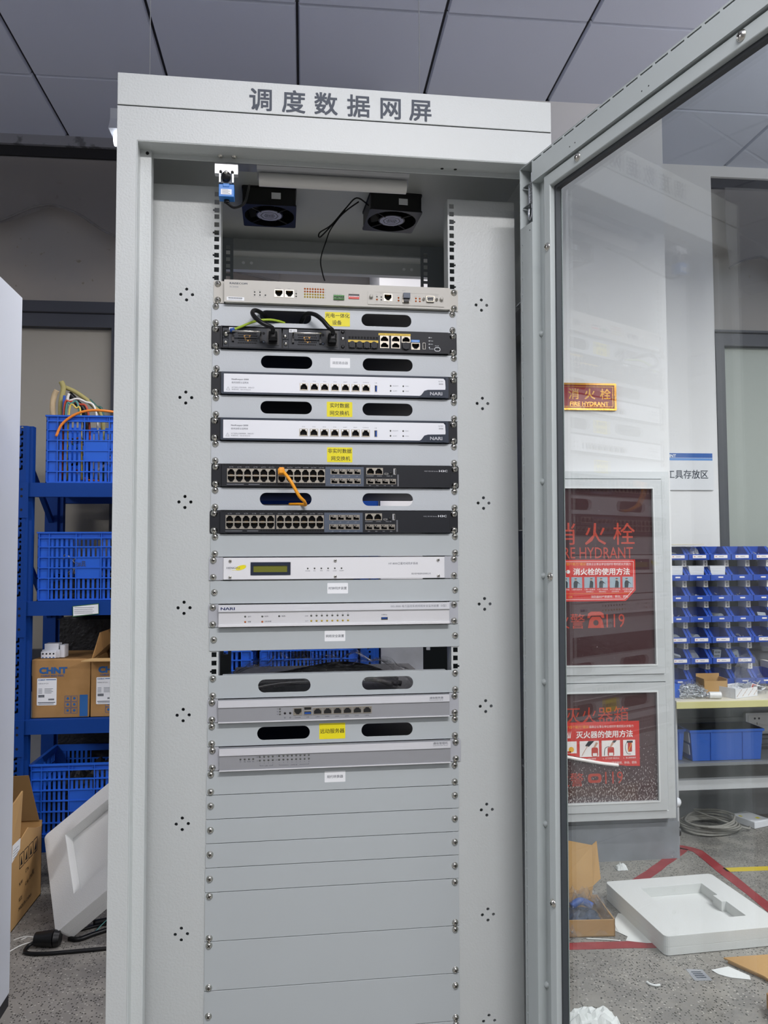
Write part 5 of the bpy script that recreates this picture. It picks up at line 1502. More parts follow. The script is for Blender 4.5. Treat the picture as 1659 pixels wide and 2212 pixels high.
def crate_fill(label, x, l, w, h, seed, y=2.235):  # dark contents, also added to block light through the crate slats
    b = MB(); crumple(b, x + w/2, y + 0.18, l + 0.012, w - 0.03, 0.325, h, 'dark_fill', seed, 22, 14, jag=0.1)
    b.box(x + 0.016, x + w - 0.016, y + 0.020, y + 0.338, l + 0.012, l + 0.012 + h*0.7, 'dark_fill')
    tag(b.build('dark_filler', kind='stuff'), label, 'bagged goods')
mat('dark_fill', '#15171b', 0.5, bump=(40, 0.6, 0.01))
crate_fill('dark bagged goods filling the lowest blue crate', -1.249, LV[0], 0.52, 0.22, 91)
crate_fill('dark bagged goods under the offcuts in the crate with scrawled marks', -1.233, LV[2], 0.52, 0.10, 92)
crate_fill('dark bagged goods in the crate beside the cartons', -0.822, LV[1], 0.52, 0.20, 93)
crate_fill('dark bagged goods in the crate at the pillar end of the shelf', -0.262, LV[1], 0.437, 0.18, 94)

for l, h, x0, x1, lab in ((LV[0], 0.40, -1.25, 0.18, 'dark filler block added to darken the back of the lowest shelf level'), (LV[1], 0.43, -1.25, -0.40, 'dark filler block added to darken the space behind the printed cartons')):  # dark blocks added to stand in for shade in the shelf bays
    b = MB(); b.box(x0, x1, 2.612, 2.67, l + 0.002, l + h - 0.03, 'dark_fill'); crumple(b, (x0 + x1)/2, 2.641, l + h - 0.032, x1 - x0, 0.058, 0.03, 'dark_fill', 95, 30, 6)
    tag(b.build('dark_filler', kind='stuff'), lab, 'bagged goods')

# cardboard cartons with printed lettering
mat('cardboard', '#a9814f', 0.8, vary=(7, '#97713f', 0.4, 0.7)); mat('cardboard_edge', '#c2a06d', 0.85); mat('cardboard_light', '#b8935f', 0.8, vary=(4, '#a9834f', 0.4, 0.7)); mat('print_blue', '#235f9e', 0.6); mat('tape_brown', '#8c6236', 0.3); mat('carton_inside', '#7d6038', 0.85)
def carton(x, w, label, flaps):
    h, d = 0.252, 0.34
    t = thing('cardboard_carton', label, 'box', (x, 2.236, LV[1] + 0.002), group='printed cartons on the shelf')
    b = MB()
    b.prism([(0.004, 0), (w, 0), (w + 0.004, h), (0, h + 0.002)], 'y', 0, d, 'cardboard') if not flaps else [b.box(0, w, 0, 0.005, 0, h, 'cardboard'), b.box(0, w, d - 0.005, d, 0, h, 'cardboard'), b.box(0, 0.005, 0.005, d - 0.005, 0, h, 'cardboard'), b.box(w - 0.005, w, 0.005, d - 0.005, 0, h, 'cardboard'), b.box(0.005, w - 0.005, 0.005, d - 0.005, 0, 0.006, 'carton_inside')]
    b.build('carton_body', t, bevel=0.003)
    if flaps:
        b = MB(); b.hexa([(0, 0.006, h), (0.004, 0.006, h), (0.004, d - 0.01, h), (0, d - 0.01, h), (0.03, 0.02, h + 0.115), (0.034, 0.02, h + 0.115), (0.13, d - 0.01, h + 0.15), (0.126, d - 0.01, h + 0.15)], 'cardboard'); b.build('flap', t)
        b = MB(); b.hexa([(-0.03, -0.05, h - 0.004), (w, -0.05, h - 0.004), (w, 0, h), (0, 0, h), (-0.03, -0.05, h), (w, -0.05, h), (w, 0.004, h + 0.004), (0, 0.004, h + 0.004)], 'cardboard_edge'); b.build('flap', t)
    b = MB()
    b.text('CHNT', 0.034, h - 0.058, 0.036, 'print_blue', y=-0.0009, bold=0.05, w=0.115)
    b.text('CHINT ELECTRIC', 0.040, h - 0.073, 0.012, 'print_blue', y=-0.0009, bold=0.02, w=0.098)
    b.prism(rect(w - 0.040, w - 0.006, 0.004, 0.098), 'y', -0.0009, -0.0004, 'print_blue')
    for i in range(2):
        for j in range(3):
            x0, z0 = w - 0.104 + 0.028*i, 0.018 + 0.026*j
            b.prism(rect(x0, x0 + 0.026, z0, z0 + 0.024), 'y', -0.0009, -0.0004, 'print_blue', holes=[rect(x0 + 0.001, x0 + 0.025, z0 + 0.001, z0 + 0.023)])
            b.prism(disc(x0 + 0.013, z0 + 0.013, 0.006, 6), 'y', -0.0009, -0.0004, 'print_blue')
    b.build_apart('lettering', t, label='blue printed letters and handling symbols')
    b = MB(); b.prism(rrect(0.024, 0.107, 0.055, 0.173, 0.004, 3), 'y', -0.0012, -0.0003, 'sticker_white')
    b.text('CHNT', 0.029, 0.163, 0.008, 'print_blue', y=-0.0017, bold=0.04, w=0.030); b.box(0.062, 0.104, -0.0017, -0.0013, 0.165, 0.168, 'print_blue')
    b.text('NXB-63 3P C16', 0.030, 0.148, 0.006, 'ink', y=-0.0017, w=0.042)
    for i in range(4): b.box(0.030, 0.046, -0.0017, -0.0013, 0.108 + i*0.006, 0.110 + i*0.006, 'ink_soft'); b.box(0.056, 0.086 + 0.006*(i % 2), -0.0017, -0.0013, 0.108 + i*0.006, 0.110 + i*0.006, 'ink_soft')
    for i in range(14): b.box(0.030 + i*0.0019, 0.0308 + i*0.0019 + 0.0004*(i % 3), -0.0017, -0.0013, 0.090, 0.101, 'ink')
    for i in range(12): b.box(0.073 + i*0.0021, 0.0742 + i*0.0021, -0.0017, -0.0013, 0.077, 0.084, 'ink')
    b.box(0.029, 0.102, -0.0017, -0.0013, 0.066, 0.069, 'ink'); b.box(0.032, 0.096, -0.0017, -0.0013, 0.060, 0.0625, 'ink_soft')
    b.build('carton_sticker', t)
    return t
carton(-1.255, 0.246, 'closed printed carton on the shelf with a white circuit breaker on top', False)
carton(-1.003, 0.168, 'open-flapped printed carton on the shelf beside the closed one', True)
b = MB()
t = thing('circuit_breaker', 'white four-pole circuit breaker lying on the closed carton', 'circuit breaker', (-1.225, 2.262, LV[1] + 0.258))
b = MB(); b.box(0, 0.075, 0.012, 0.075, 0, 0.036, 'white_face'); b.box(0.008, 0.068, 0.02, 0.075, 0.036, 0.062, 'white_face'); b.box(-0.001, 0.062, 0, 0.012, 0, 0.03, 'white_face'); b.box(0.075, 0.095, 0.02, 0.08, 0, 0.055, 'white_face'); b.build('body', t, bevel=0.0015)
b = MB()
for i in range(4): b.prism(disc(0.008 + i*0.0152, 0.020, 0.0038, 8), 'y', -0.0008, 0, 'black_hole'); b.box(0.004 + i*0.0152, 0.012 + i*0.0152, -0.0006, 0, 0.002, 0.006, 'print_blue')
b.build('terminal', t)

# ---------------------------------------------------------------- clutter on the floor in front of the shelf
t = thing('cardboard_box', 'tall torn cardboard box on the floor against the blue shelf', 'box', (-1.18, 1.80, 0))
b = MB()
bw, bd, bh = 0.30, 0.37, 0.31
b.prism([(0, 0), (bd, 0), (bd, 0.285), (0.30, 0.30), (0.20, 0.335), (0.11, 0.315), (0.09, 0.33), (0, 0.33)], 'x', -0.004, 0.0, 'cardboard_light')
b.box(-bw, 0, 0, 0.004, 0, bh, 'cardboard_light'); b.box(-bw, 0, bd - 0.004, bd, 0, bh, 'cardboard_light'); b.box(-bw, -bw + 0.004, 0, bd, 0, bh, 'cardboard_light'); b.box(-bw, 0, 0, bd, 0, 0.004, 'cardboard_light')
b.build('carton_body', t)
b = MB(); b.hexa([(-0.006, 0.004, 0.33), (0, 0.004, 0.33), (0, 0.105, 0.33), (-0.006, 0.105, 0.33), (-0.012, 0.02, 0.47), (-0.006, 0.02, 0.47), (0.004, 0.115, 0.505), (-0.002, 0.115, 0.505)], 'cardboard_light'); b.build('flap', t)
b = MB(); b.hexa([(-bw, 0.36, bh), (-0.01, 0.36, bh), (-0.01, 0.366, bh), (-bw, 0.366, bh), (-bw, 0.34, 0.50), (-0.05, 0.34, 0.505), (-0.05, 0.346, 0.505), (-bw, 0.346, 0.50)], 'carton_inside'); b.build('flap', t)
b = MB(); b.hexa([(-bw, 0, bh), (-bw + 0.005, 0, bh), (-bw + 0.005, 0.33, bh), (-bw, 0.33, bh), (-bw - 0.05, 0, 0.50), (-bw - 0.045, 0, 0.50), (-bw - 0.045, 0.33, 0.50), (-bw - 0.05, 0.33, 0.50)], 'cardboard_light'); b.build('flap', t)
b = MB(); b.X = Matrix.Rotation(rad(90), 4, 'Z') @ Matrix.Identity(4)
def onside(y, z): return y, z
b.prism([(0.015, 0.262), (0.10, 0.285), (0.105, 0.325), (0.02, 0.325)], 'y', -0.0012, -0.0002, 'sticker_white')
for i in range(4): b.box(0.025, 0.075 + 0.008*(i % 2), -0.0018, -0.0013, 0.272 + i*0.010, 0.274 + i*0.010, 'ink_soft')
for i in range(4):
    y0 = 0.10 + i*0.055
    b.prism(rect(y0, y0 + 0.046, 0.205, 0.262), 'y', -0.0009, -0.0002, 'ink_black', holes=[rect(y0 + 0.003, y0 + 0.043, 0.208, 0.259)])
    b.prism([(y0 + 0.012, 0.215), (y0 + 0.034, 0.215), (y0 + 0.023 + 0.006*(i % 2), 0.25)], 'y', -0.0009, -0.0002, 'ink_black')
for s, y0, z0, hh in (('CTN', 0.17, 0.165, 0.02), ('N.W', 0.10, 0.14, 0.02), ('G.W', 0.17, 0.115, 0.02), ('SIZE', 0.10, 0.08, 0.02), ('cm', 0.22, 0.12, 0.03), ('kg', 0.25, 0.13, 0.03), ('MADE IN CHINA', 0.10, 0.045, 0.02)):
    b.text(s, y0, z0, hh, 'ink_black', y=-0.0009)
b.X = Matrix.Identity(4)
b.build_apart('lettering', t, gap=0.03, label='black printed marks and a white sticker')

def foam_mesh(Wf, Df, H, rec):
    """foam slab with a stepped recess in its top; local z up"""
    b = MB()
    x0, x1, y0, y1 = rec
    def soft(w0, w1, d0, d1):
        return rrect(w0, w1, d0, d1, 0.018, 4)
    hole = [(x0, y0), (x1, y0), (x1, y0 + (y1 - y0)*0.42), (x1 - 0.02, y0 + (y1 - y0)*0.42), (x1 - 0.02, y0 + (y1 - y0)*0.62), (x1, y0 + (y1 - y0)*0.62), (x1, y1), (x0, y1)]
    b.prism(soft(0, Wf, 0, Df), 'z', H*0.42, H, 'foam_white', holes=[hole])
    b.prism(soft(0, Wf, 0, Df), 'z', 0, H*0.42, 'foam_white')
    return b
mat('foam_white', '#d3d5d3', 0.85, bump=(260, 0.35, 0.002))
o = foam_mesh(0.48, 0.48, 0.075, (0.10, 0.40, 0.10, 0.40)).build('foam_slab', None, bevel=0.006, bseg=3)
e1 = Vector((0.774, -0.031, 0.633)).normalized(); e2 = Vector((-0.346, 0.816, 0.463)); e2 = (e2 - e1*e1.dot(e2)).normalized(); n = e1.cross(e2)
p0 = Vector((-0.978, 1.69, 0.047)) - n*0.075
o.matrix_world = Matrix(((e1.x, e2.x, n.x, p0.x), (e1.y, e2.y, n.y, p0.y), (e1.z, e2.z, n.z, p0.z), (0, 0, 0, 1)))
tag(o, 'white foam packing slab leaning on its corner against the torn box', 'packing foam', 'white foam packing slabs')
t = thing('power_plug', 'black mains plug and its lead on the floor under the leaning foam', 'plug', (-1.05, 1.70, 0))
b = MB(); b.cyl((0, 0, 0.026), (0.07, -0.01, 0.03), 0.024, 'black_plastic', 12, r1=0.03); b.cyl((0.07, -0.01, 0.03), (0.09, -0.01, 0.03), 0.03, 'black_plastic', 12, r1=0.026); b.build('plug_body', t)
b = MB(); b.tube([(0.01, 0, 0.02), (-0.02, -0.02, 0.012), (-0.015, -0.06, 0.007), (0.05, -0.075, 0.007), (0.15, -0.07, 0.007), (0.30, -0.055, 0.007), (0.5, -0.02, 0.007)], 0.007, 'black_cable', 8); b.build('cable', t)
b = MB()
for a, c in (((-0.0, 0.0, 0.03), (-0.09, 0.03, 0.012)), ((0, 0.005, 0.026), (-0.06, 0.02, 0.016)), ((0, -0.005, 0.02), (-0.09, -0.06, 0.004))): b.tube([a, ((a[0]+c[0])/2, (a[1]+c[1])/2 + 0.012, (a[2]+c[2])/2 + 0.004), c], 0.0022, 'wire_white', 6)
b.build('bare_wire', t, label='pale bare wire ends')
def floor_cable(label, pts, r, m):
    o = Vector((pts[0][0], pts[0][1], 0)); b = MB(); b.tube([Vector((p[0], p[1], (p[2] if len(p) > 2 else r))) - o for p in pts], r, m, 8); tag(b.build('floor_cable', None, tuple(o)), label, 'cable', 'black cables on the floor under the leaning foam')
floor_cable('black floor cable curving out from under the leaning foam', [(-0.94, 1.73), (-0.9, 1.72), (-0.85, 1.76), (-0.78, 1.80), (-0.6, 1.85)], 0.009, 'black_cable')
floor_cable('thick black floor cable lying furthest under the leaning foam', [(-0.88, 1.84), (-0.8, 1.87), (-0.65, 1.93)], 0.012, 'black_cable')
floor_cable('thin black floor cable in the pile beneath the leaning foam', [(-0.92, 1.80), (-0.84, 1.84), (-0.74, 1.86), (-0.6, 1.9)], 0.006, 'black_cable')
floor_cable('looped thin blue-grey floor wire under the leaning foam', [(-0.86, 1.79), (-0.82, 1.83, 0.03), (-0.77, 1.82, 0.04), (-0.75, 1.78, 0.02)], 0.002, 'wire_teal')

# ================================================================ pillar: hydrant cabinet, plaque
mat('aluminium', '#d2d5d6', 0.38, 0.3, bump=(60, 0.04, 0.002)); mat('alu_edge', '#eef0f0', 0.3, 0.3)
def maroon():
    m = mat('maroon_pane', '#4a2c2e', 0.06)
    nt = m.node_tree; b = nt.nodes['Principled BSDF']; b.inputs['Specular IOR Level'].default_value = 0.6
    tc = nt.nodes.new('ShaderNodeTexCoord'); mp = nt.nodes.new('ShaderNodeMapping'); mp.inputs['Scale'].default_value = (170, 1, 95); mp.inputs['Rotation'].default_value = (0, 0.5, 0)
    n = nt.nodes.new('ShaderNodeTexNoise'); n.inputs['Scale'].default_value = 1.0; n.inputs['Detail'].default_value = 3
    nt.links.new(tc.outputs['Object'], mp.inputs[0]); nt.links.new(mp.outputs[0], n.inputs['Vector'])
    sx = nt.nodes.new('ShaderNodeSeparateXYZ'); nt.links.new(tc.outputs['Object'], sx.inputs[0])
    lo = nt.nodes.new('ShaderNodeMapRange'); lo.inputs['From Min'].default_value = 0.50; lo.inputs['From Max'].default_value = 0.07; lo.inputs['To Min'].default_value = 0.73; lo.inputs['To Max'].default_value = 0.54
    nt.links.new(sx.outputs['Z'], lo.inputs['Value'])
    gt = nt.nodes.new('ShaderNodeMath'); gt.operation = 'GREATER_THAN'; nt.links.new(n.outputs['Fac'], gt.inputs[0]); nt.links.new(lo.outputs['Result'], gt.inputs[1])
    x = nt.nodes.new('ShaderNodeMix'); x.data_type = 'RGBA'; x.inputs[6].default_value = srgb('#4a3335'); x.inputs[7].default_value = srgb('#a9a29f')
    nt.links.new(gt.outputs[0], x.inputs[0]); nt.links.new(x.outputs[2], b.inputs['Base Color'])
    r = nt.nodes.new('ShaderNodeMath'); r.operation = 'MULTIPLY'; r.inputs[1].default_value = 0.7; nt.links.new(gt.outputs[0], r.inputs[0])
    a = nt.nodes.new('ShaderNodeMath'); a.operation = 'ADD'; a.inputs[1].default_value = 0.06; nt.links.new(r.outputs[0], a.inputs[0]); nt.links.new(a.outputs[0], b.inputs['Roughness'])
maroon()
mat('poster_red', '#d03a33', 0.3); mat('poster_white', '#f2ece8', 0.35); mat('poster_yellow', '#f0b430', 0.35); mat('photo_grey', '#9fb0bb', 0.4); mat('photo_dark', '#262a30', 0.5); mat('skin_print', '#c79a80', 0.5); mat('print_red', '#b5402e', 0.4); mat('extinguisher_red', '#c0331f', 0.4)
HX, HY, HZ = 0.90, 2.19, 0.205
t = thing('hydrant_cabinet', 'aluminium framed fire hydrant cabinet with two dark doors on the pillar', 'fire hydrant cabinet', (HX, HY, HZ))
HWd, HHt = 0.755, 1.615
b = MB(); b.prism(rect(0, HWd, 0, HHt), 'y', 0.0, 0.055, 'aluminium', holes=[rect(0.038, HWd - 0.038, 0.038, 0.63), rect(0.038, HWd - 0.038, 0.665, HHt - 0.034)]); b.box(0.005, HWd - 0.005, 0.045, 0.056, 0.005, HHt - 0.005, 'aluminium'); b.build('outer_frame', t, bevel=0.002, bseg=1)
def hdoor(z0, z1):
    fw = 0.044
    b = MB(); x0, x1 = 0.041, HWd - 0.041
    for quad in (([(x0, z0), (x1, z0), (x1 - fw, z0 + fw), (x0 + fw, z0 + fw)]), ([(x1, z0), (x1, z1), (x1 - fw, z1 - fw), (x1 - fw, z0 + fw)]), ([(x1, z1), (x0, z1), (x0 + fw, z1 - fw), (x1 - fw, z1 - fw)]), ([(x0, z1), (x0, z0), (x0 + fw, z0 + fw), (x0 + fw, z1 - fw)])):
        b.prism(quad, 'y', -0.008, 0.02, 'aluminium')
    b.prism(rect(x0 + fw - 0.006, x1 - fw + 0.006, z0 + fw - 0.006, z1 - fw + 0.006), 'y', -0.011, -0.008, 'alu_edge', holes=[rect(x0 + fw, x1 - fw, z0 + fw, z1 - fw)])
    d = b.build('cabinet_door', t)
    b = MB(); b.box(x0 + fw - 0.002, x1 - fw + 0.002, 0.004, 0.012, z0 + fw - 0.002, z1 - fw + 0.002, 'maroon_pane'); b.build('tinted_pane', d, label='dark maroon tinted pane, scuffed near the bottom')
    return d
up = hdoor(0.668, HHt - 0.037); lo = hdoor(0.041, 0.627)
PYY = 0.0034
def L_(x): return x - HX
def Z_(z): return z - HZ
b = MB()
for ch, x in zip('消火栓', (1.145, 1.292, 1.431)): b.text(ch, L_(x), Z_(1.484), 0.112, 'print_red', y=PYY, align='C', bold=0.004)
b.text('FIRE HYDRANT', L_(1.285), Z_(1.412), 0.075, 'print_red', y=PYY, align='C', bold=0.004, w=0.375)
b.text('火警', L_(1.092), Z_(1.092), 0.075, 'print_red', y=PYY, w=0.142); b.text('119', L_(1.338), Z_(1.09), 0.09, 'print_red', y=PYY, w=0.088)
b.prism([(L_(1.248), Z_(1.088)), (L_(1.326), Z_(1.088)), (L_(1.318), Z_(1.125)), (L_(1.306), Z_(1.14)), (L_(1.268), Z_(1.14)), (L_(1.256), Z_(1.125))], 'y', PYY - 0.0005, PYY, 'print_red', holes=[disc(L_(1.287), Z_(1.112), 0.013, 12)]); b.prism([(L_(1.246), Z_(1.134)), (L_(1.258), Z_(1.134)), (L_(1.264), Z_(1.145)), (L_(1.310), Z_(1.145)), (L_(1.316), Z_(1.134)), (L_(1.328), Z_(1.134)), (L_(1.324), Z_(1.155)), (L_(1.31), Z_(1.164)), (L_(1.264), Z_(1.164)), (L_(1.25), Z_(1.155))], 'y', PYY - 0.0005, PYY, 'print_red')
b.build('lettering', up, label='red vinyl lettering on the upper pane')
b = MB()
b.text('灭火器箱', L_(1.285), Z_(0.655), 0.082, 'print_red', y=PYY, align='C', w=0.30)
b.text('火警', L_(1.085), Z_(0.37), 0.066, 'print_red', y=PYY, w=0.13); b.text('119', L_(1.318), Z_(0.372), 0.08, 'print_red', y=PYY, w=0.085); b.prism(rrect(L_(1.236), L_(1.300), Z_(0.378), Z_(0.42), 0.014, 4), 'y', PYY - 0.0005, PYY, 'print_red', holes=[rrect(L_(1.250), L_(1.286), Z_(0.390), Z_(0.408), 0.008, 3)])
b.build('lettering', lo, label='red vinyl lettering on the lower pane')
# poster on the upper door
def poster_frame(b, x0, x1, z0, z1, cut):
    out = [(x0, z0), (x1 - cut, z0), (x1, z0 + cut), (x1, z1), (x0, z1)] if cut else rect(x0, x1, z0, z1)
    b.prism(out, 'y', PYY - 0.0022, PYY - 0.0004, 'poster_red')
    ins = lambda k: ([(x0 + k, z0 + k), (x1 - cut - k*0.6, z0 + k), (x1 - k, z0 + cut + k*0.6), (x1 - k, z1 - k), (x0 + k, z1 - k)] if cut else rect(x0 + k, x1 - k, z0 + k, z1 - k))
    b.prism(ins(0.008), 'y', PYY - 0.0025, PYY - 0.002, 'poster_white', holes=[ins(0.0098)])
yt = PYY - 0.003
b = MB()
X0, X1 = L_(1.075), L_(1.482); ZA, ZB_ = Z_(1.212), Z_(1.406)
poster_frame(b, X0, X1, ZA, ZB_, 0.05)
b.text('消防安全“四个能力”建设', X0 + 0.012, ZB_ - 0.026, 0.015, 'poster_yellow', y=yt, w=0.155)
b.text('提高企业事业单位组织扑救初起火灾能力', X0 + 0.17, ZB_ - 0.026, 0.013, 'poster_white', y=yt, w=0.215)
b.text('消火栓的使用方法', X0 + 0.107, ZB_ - 0.069, 0.034, 'poster_white', y=yt, bold=0.02, w=0.272)
b.box(X0 + 0.04, X0 + 0.062, yt, yt + 0.0005, ZB_ - 0.075, ZB_ - 0.04, 'poster_white'); b.prism(disc(X0 + 0.082, ZB_ - 0.056, 0.009, 12), 'y', yt, yt + 0.0005, 'poster_white'); b.box(X0 + 0.06, X0 + 0.078, yt, yt + 0.0005, ZB_ - 0.058, ZB_ - 0.054, 'poster_white')
for i in range(6):
    x = X1 - 0.064 - i*0.0615
    b.box(x, x + 0.051, yt, yt + 0.0005, ZB_ - 0.132, ZB_ - 0.081, 'photo_grey')
    px = x + (0.010 if i % 2 == 0 else 0.024)
    b.prism([(px, ZB_ - 0.131), (px + 0.017, ZB_ - 0.131), (px + 0.020, ZB_ - 0.108), (px + 0.034 if i % 2 == 0 else px - 0.012, ZB_ - 0.116), (px + 0.015, ZB_ - 0.098), (px + 0.005, ZB_ - 0.098), (px, ZB_ - 0.108)] if i % 2 == 0 else [(px, ZB_ - 0.131), (px + 0.018, ZB_ - 0.131), (px + 0.019, ZB_ - 0.106), (px + 0.013, ZB_ - 0.098), (px + 0.004, ZB_ - 0.098)], 'y', yt - 0.0006, yt, 'photo_dark')
    b.prism(disc(px + 0.010, ZB_ - 0.0925, 0.005, 10), 'y', yt - 0.0006, yt, 'skin_print'); b.box(px + 0.0045, px + 0.0155, yt - 0.0009, yt - 0.0006, ZB_ - 0.0905, ZB_ - 0.087, 'photo_dark')
for i, s in enumerate(('6.对准火源根部进行灭火', '5.打开消防栓上的水阀开关', '4.另一头接到消防水枪上', '3.将一头接到消防栓接口上', '2.展开消防水带', '1.打开消防箱门')):
    x = X1 - 0.064 - i*0.0615
    b.text(s[:7], x + 0.0255, ZB_ - 0.142, 0.0078, 'poster_white', y=yt, align='C', w=0.05)
    if len(s) > 8: b.text(s[7:], x + 0.0255, ZB_ - 0.152, 0.0078, 'poster_white', y=yt, align='C', w=0.036)
b.box(X0 + 0.01, X1 - 0.03, yt, yt + 0.0005, ZA + 0.036, ZA + 0.037, 'poster_yellow')
b.text('火警电话：119', X0 + 0.012, ZA + 0.016, 0.014, 'poster_yellow', y=yt, w=0.088); b.text('消防器材严禁挪用、移动、遮挡', X0 + 0.19, ZA + 0.016, 0.013, 'poster_white', y=yt, w=0.178)
b.build('instruction_poster', up, label='red instruction poster with six small photographs')
# poster on the lower door, its near corner peeling
b = MB()
X0, X1 = L_(1.075), L_(1.485); ZA, ZB_ = Z_(0.450), Z_(0.656)
out = [(X0, ZA + 0.075), (L_(1.13), ZA + 0.062), (L_(1.22), ZA + 0.042), (L_(1.32), ZA + 0.018), (L_(1.42), ZA + 0.001), (X1, ZA - 0.001), (X1, ZB_), (X0, ZB_)]
b.prism(out, 'y', PYY - 0.0022, PYY - 0.0004, 'poster_red')
b.tube([(X0, PYY - 0.012, ZA + 0.062), (L_(1.13), PYY - 0.011, ZA + 0.053), (L_(1.2), PYY - 0.009, ZA + 0.038), (L_(1.3), PYY - 0.006, ZA + 0.018), (L_(1.38), PYY - 0.003, ZA + 0.006)], 0.0075, 'poster_white', 8)
b.text('消防安全“四个能力”建设', X0 + 0.012, ZB_ - 0.027, 0.015, 'poster_yellow', y=yt, w=0.155); b.text('提高企业事业单位组织扑救初起火灾能力', X0 + 0.17, ZB_ - 0.027, 0.013, 'poster_white', y=yt, w=0.212)
b.text('灭火器的使用方法', X0 + 0.108, ZB_ - 0.070, 0.034, 'poster_white', y=yt, bold=0.02, w=0.27)
for k in range(4): b.prism([(X0 + 0.05 + k*0.008, ZB_ - 0.07), (X0 + 0.056 + k*0.008, ZB_ - 0.072), (X0 + 0.066 + k*0.006, ZB_ - 0.038)], 'y', yt, yt + 0.0005, 'poster_white')
zp0, zp1 = ZB_ - 0.158, ZB_ - 0.086
for i, (xa, xb) in enumerate(((X1 - 0.079, X1 - 0.021), (X1 - 0.182, X1 - 0.094), (X1 - 0.287, X1 - 0.195), (X1 - 0.375, X1 - 0.301))):
    z00 = zp0 if i < 3 else zp0 + 0.018
    b.box(xa, xb, yt, yt + 0.0005, z00, zp1, 'poster_white')
    y2 = yt - 0.0006
    if i == 0:
        b.prism(rrect(xa + 0.022, xa + 0.042, zp0 + 0.018, zp1 - 0.012, 0.004, 3), 'y', y2, yt, 'extinguisher_red'); b.box(xa + 0.018, xa + 0.046, y2, yt, zp1 - 0.013, zp1 - 0.004, 'photo_dark')
        b.tube([(xa + 0.018, y2, zp1 - 0.01), (xa + 0.010, y2, zp0 + 0.04), (xa + 0.018, y2, zp0 + 0.012), (xa + 0.036, y2, zp0 + 0.008)], 0.001, 'photo_dark', 4)
        b.hexa([(xa + 0.022, y2 - 0.0004, zp0 + 0.02), (xa + 0.025, y2 - 0.0004, zp0 + 0.02), (xa + 0.025, y2, zp0 + 0.02), (xa + 0.022, y2, zp0 + 0.02), (xa + 0.039, y2 - 0.0004, zp1 - 0.014), (xa + 0.042, y2 - 0.0004, zp1 - 0.014), (xa + 0.042, y2, zp1 - 0.014), (xa + 0.039, y2, zp1 - 0.014)], 'poster_yellow')
    elif i in (1, 2):
        xo = xb - 0.036 if i == 2 else xa + 0.028
        b.prism(rrect(xo, xo + 0.031, zp0, zp0 + 0.042, 0.008, 3), 'y', y2, yt, 'extinguisher_red'); b.box(xo + 0.006, xo + 0.026, y2 - 0.0003, y2, zp0 + 0.002, zp0 + 0.016, 'poster_white')
        b.prism([(xo + 0.008, zp0 + 0.04), (xo + 0.020, zp0 + 0.044), (xo + 0.032, zp0 + 0.062), (xo + 0.022, zp0 + 0.066)], 'y', y2 - 0.0003, y2, 'skin_print')
        b.prism([(xo + 0.022, zp0 + 0.064), (xo + 0.033, zp0 + 0.060), (xo + 0.045, zp1), (xo + 0.028, zp1)] if i == 1 else [(xo - 0.03, zp0 + 0.05), (xo - 0.012, zp0 + 0.046), (xo + 0.014, zp1), (xo - 0.014, zp1)], 'y', y2 - 0.0004, y2, 'photo_dark')
        b.tube([(xo + 0.008, y2, zp0 + 0.045), (xo - 0.012, y2, zp0 + 0.036), (xo - 0.016, y2, zp0 + 0.004)] if i == 1 else [(xo - 0.018, y2, zp0 + 0.05), (xo - 0.034, y2, zp0 + 0.026), (xo - 0.046, y2, zp0 + 0.006)], 0.0014, 'photo_dark' if i == 1 else 'skin_print', 4)
    else:
        b.prism(disc(xb - 0.026, zp0 + 0.035, 0.013, 9), 'y', y2, yt, 'poster_yellow'); b.box(xa + 0.016, xa + 0.046, y2, yt, zp0 + 0.02, zp0 + 0.028, 'extinguisher_red')
for s, xc, w in (('4、禁止颠倒使用', X1 - 0.05, 0.06), ('3、压下压把 喷射灭火', X1 - 0.138, 0.08), ('2、对准火焰根部', X1 - 0.235, 0.05)): b.text(s, xc, zp0 - 0.013, 0.009, 'poster_white', y=yt, align='C', w=w)
b.text('消防器材严禁挪用、移动、遮挡', X1 - 0.017, ZA + 0.012, 0.013, 'poster_white', y=yt, align='R', w=0.165)
b.build('instruction_poster', lo, label='red instruction poster curling up at one lower corner')
# gold plaque
mat('plaque_red', '#8c1f24', 0.12); mat('gold', '#c08a3e', 0.12, 0.9)
t = thing('hydrant_plaque', 'glossy red and gold hydrant plaque above the hydrant cabinet', 'sign', (1.06, PY - 0.012, 2.119))
pw, ph = 0.366, 0.131
b = MB(); b.prism(rrect(0, pw, 0, ph, 0.004, 3), 'y', 0, 0.0115, 'gold', holes=[rect(0.010, pw - 0.010, 0.010, ph - 0.010)]); b.prism(rect(0.016, pw - 0.016, 0.016, ph - 0.016), 'y', 0.002, 0.0115, 'gold', holes=[rect(0.019, pw - 0.019, 0.019, ph - 0.019)]); b.build('border', t, bevel=0.002)
b = MB(); b.box(0.004, pw - 0.004, 0.004, 0.0118, 0.004, ph - 0.004, 'plaque_red'); b.build('panel', t)
b = MB()
for ch, x in zip('消火栓', (0.155, 0.235, 0.312)): b.text(ch, x, 0.058, 0.056, 'gold', y=0.0030, align='C', bold=0.012)
b.text('FIRE HYDRANT', 0.232, 0.022, 0.028, 'gold', y=0.0030, align='C', bold=0.03, w=0.19)
b.prism(rrect(0.026, 0.075, 0.024, 0.10, 0.006, 3), 'y', 0.003, 0.004, 'gold', holes=[rrect(0.031, 0.070, 0.029, 0.095, 0.004, 3)]); b.prism(disc(0.05, 0.06, 0.016, 14), 'y', 0.003, 0.004, 'gold')
b.build('lettering', t, label='raised gold letters')
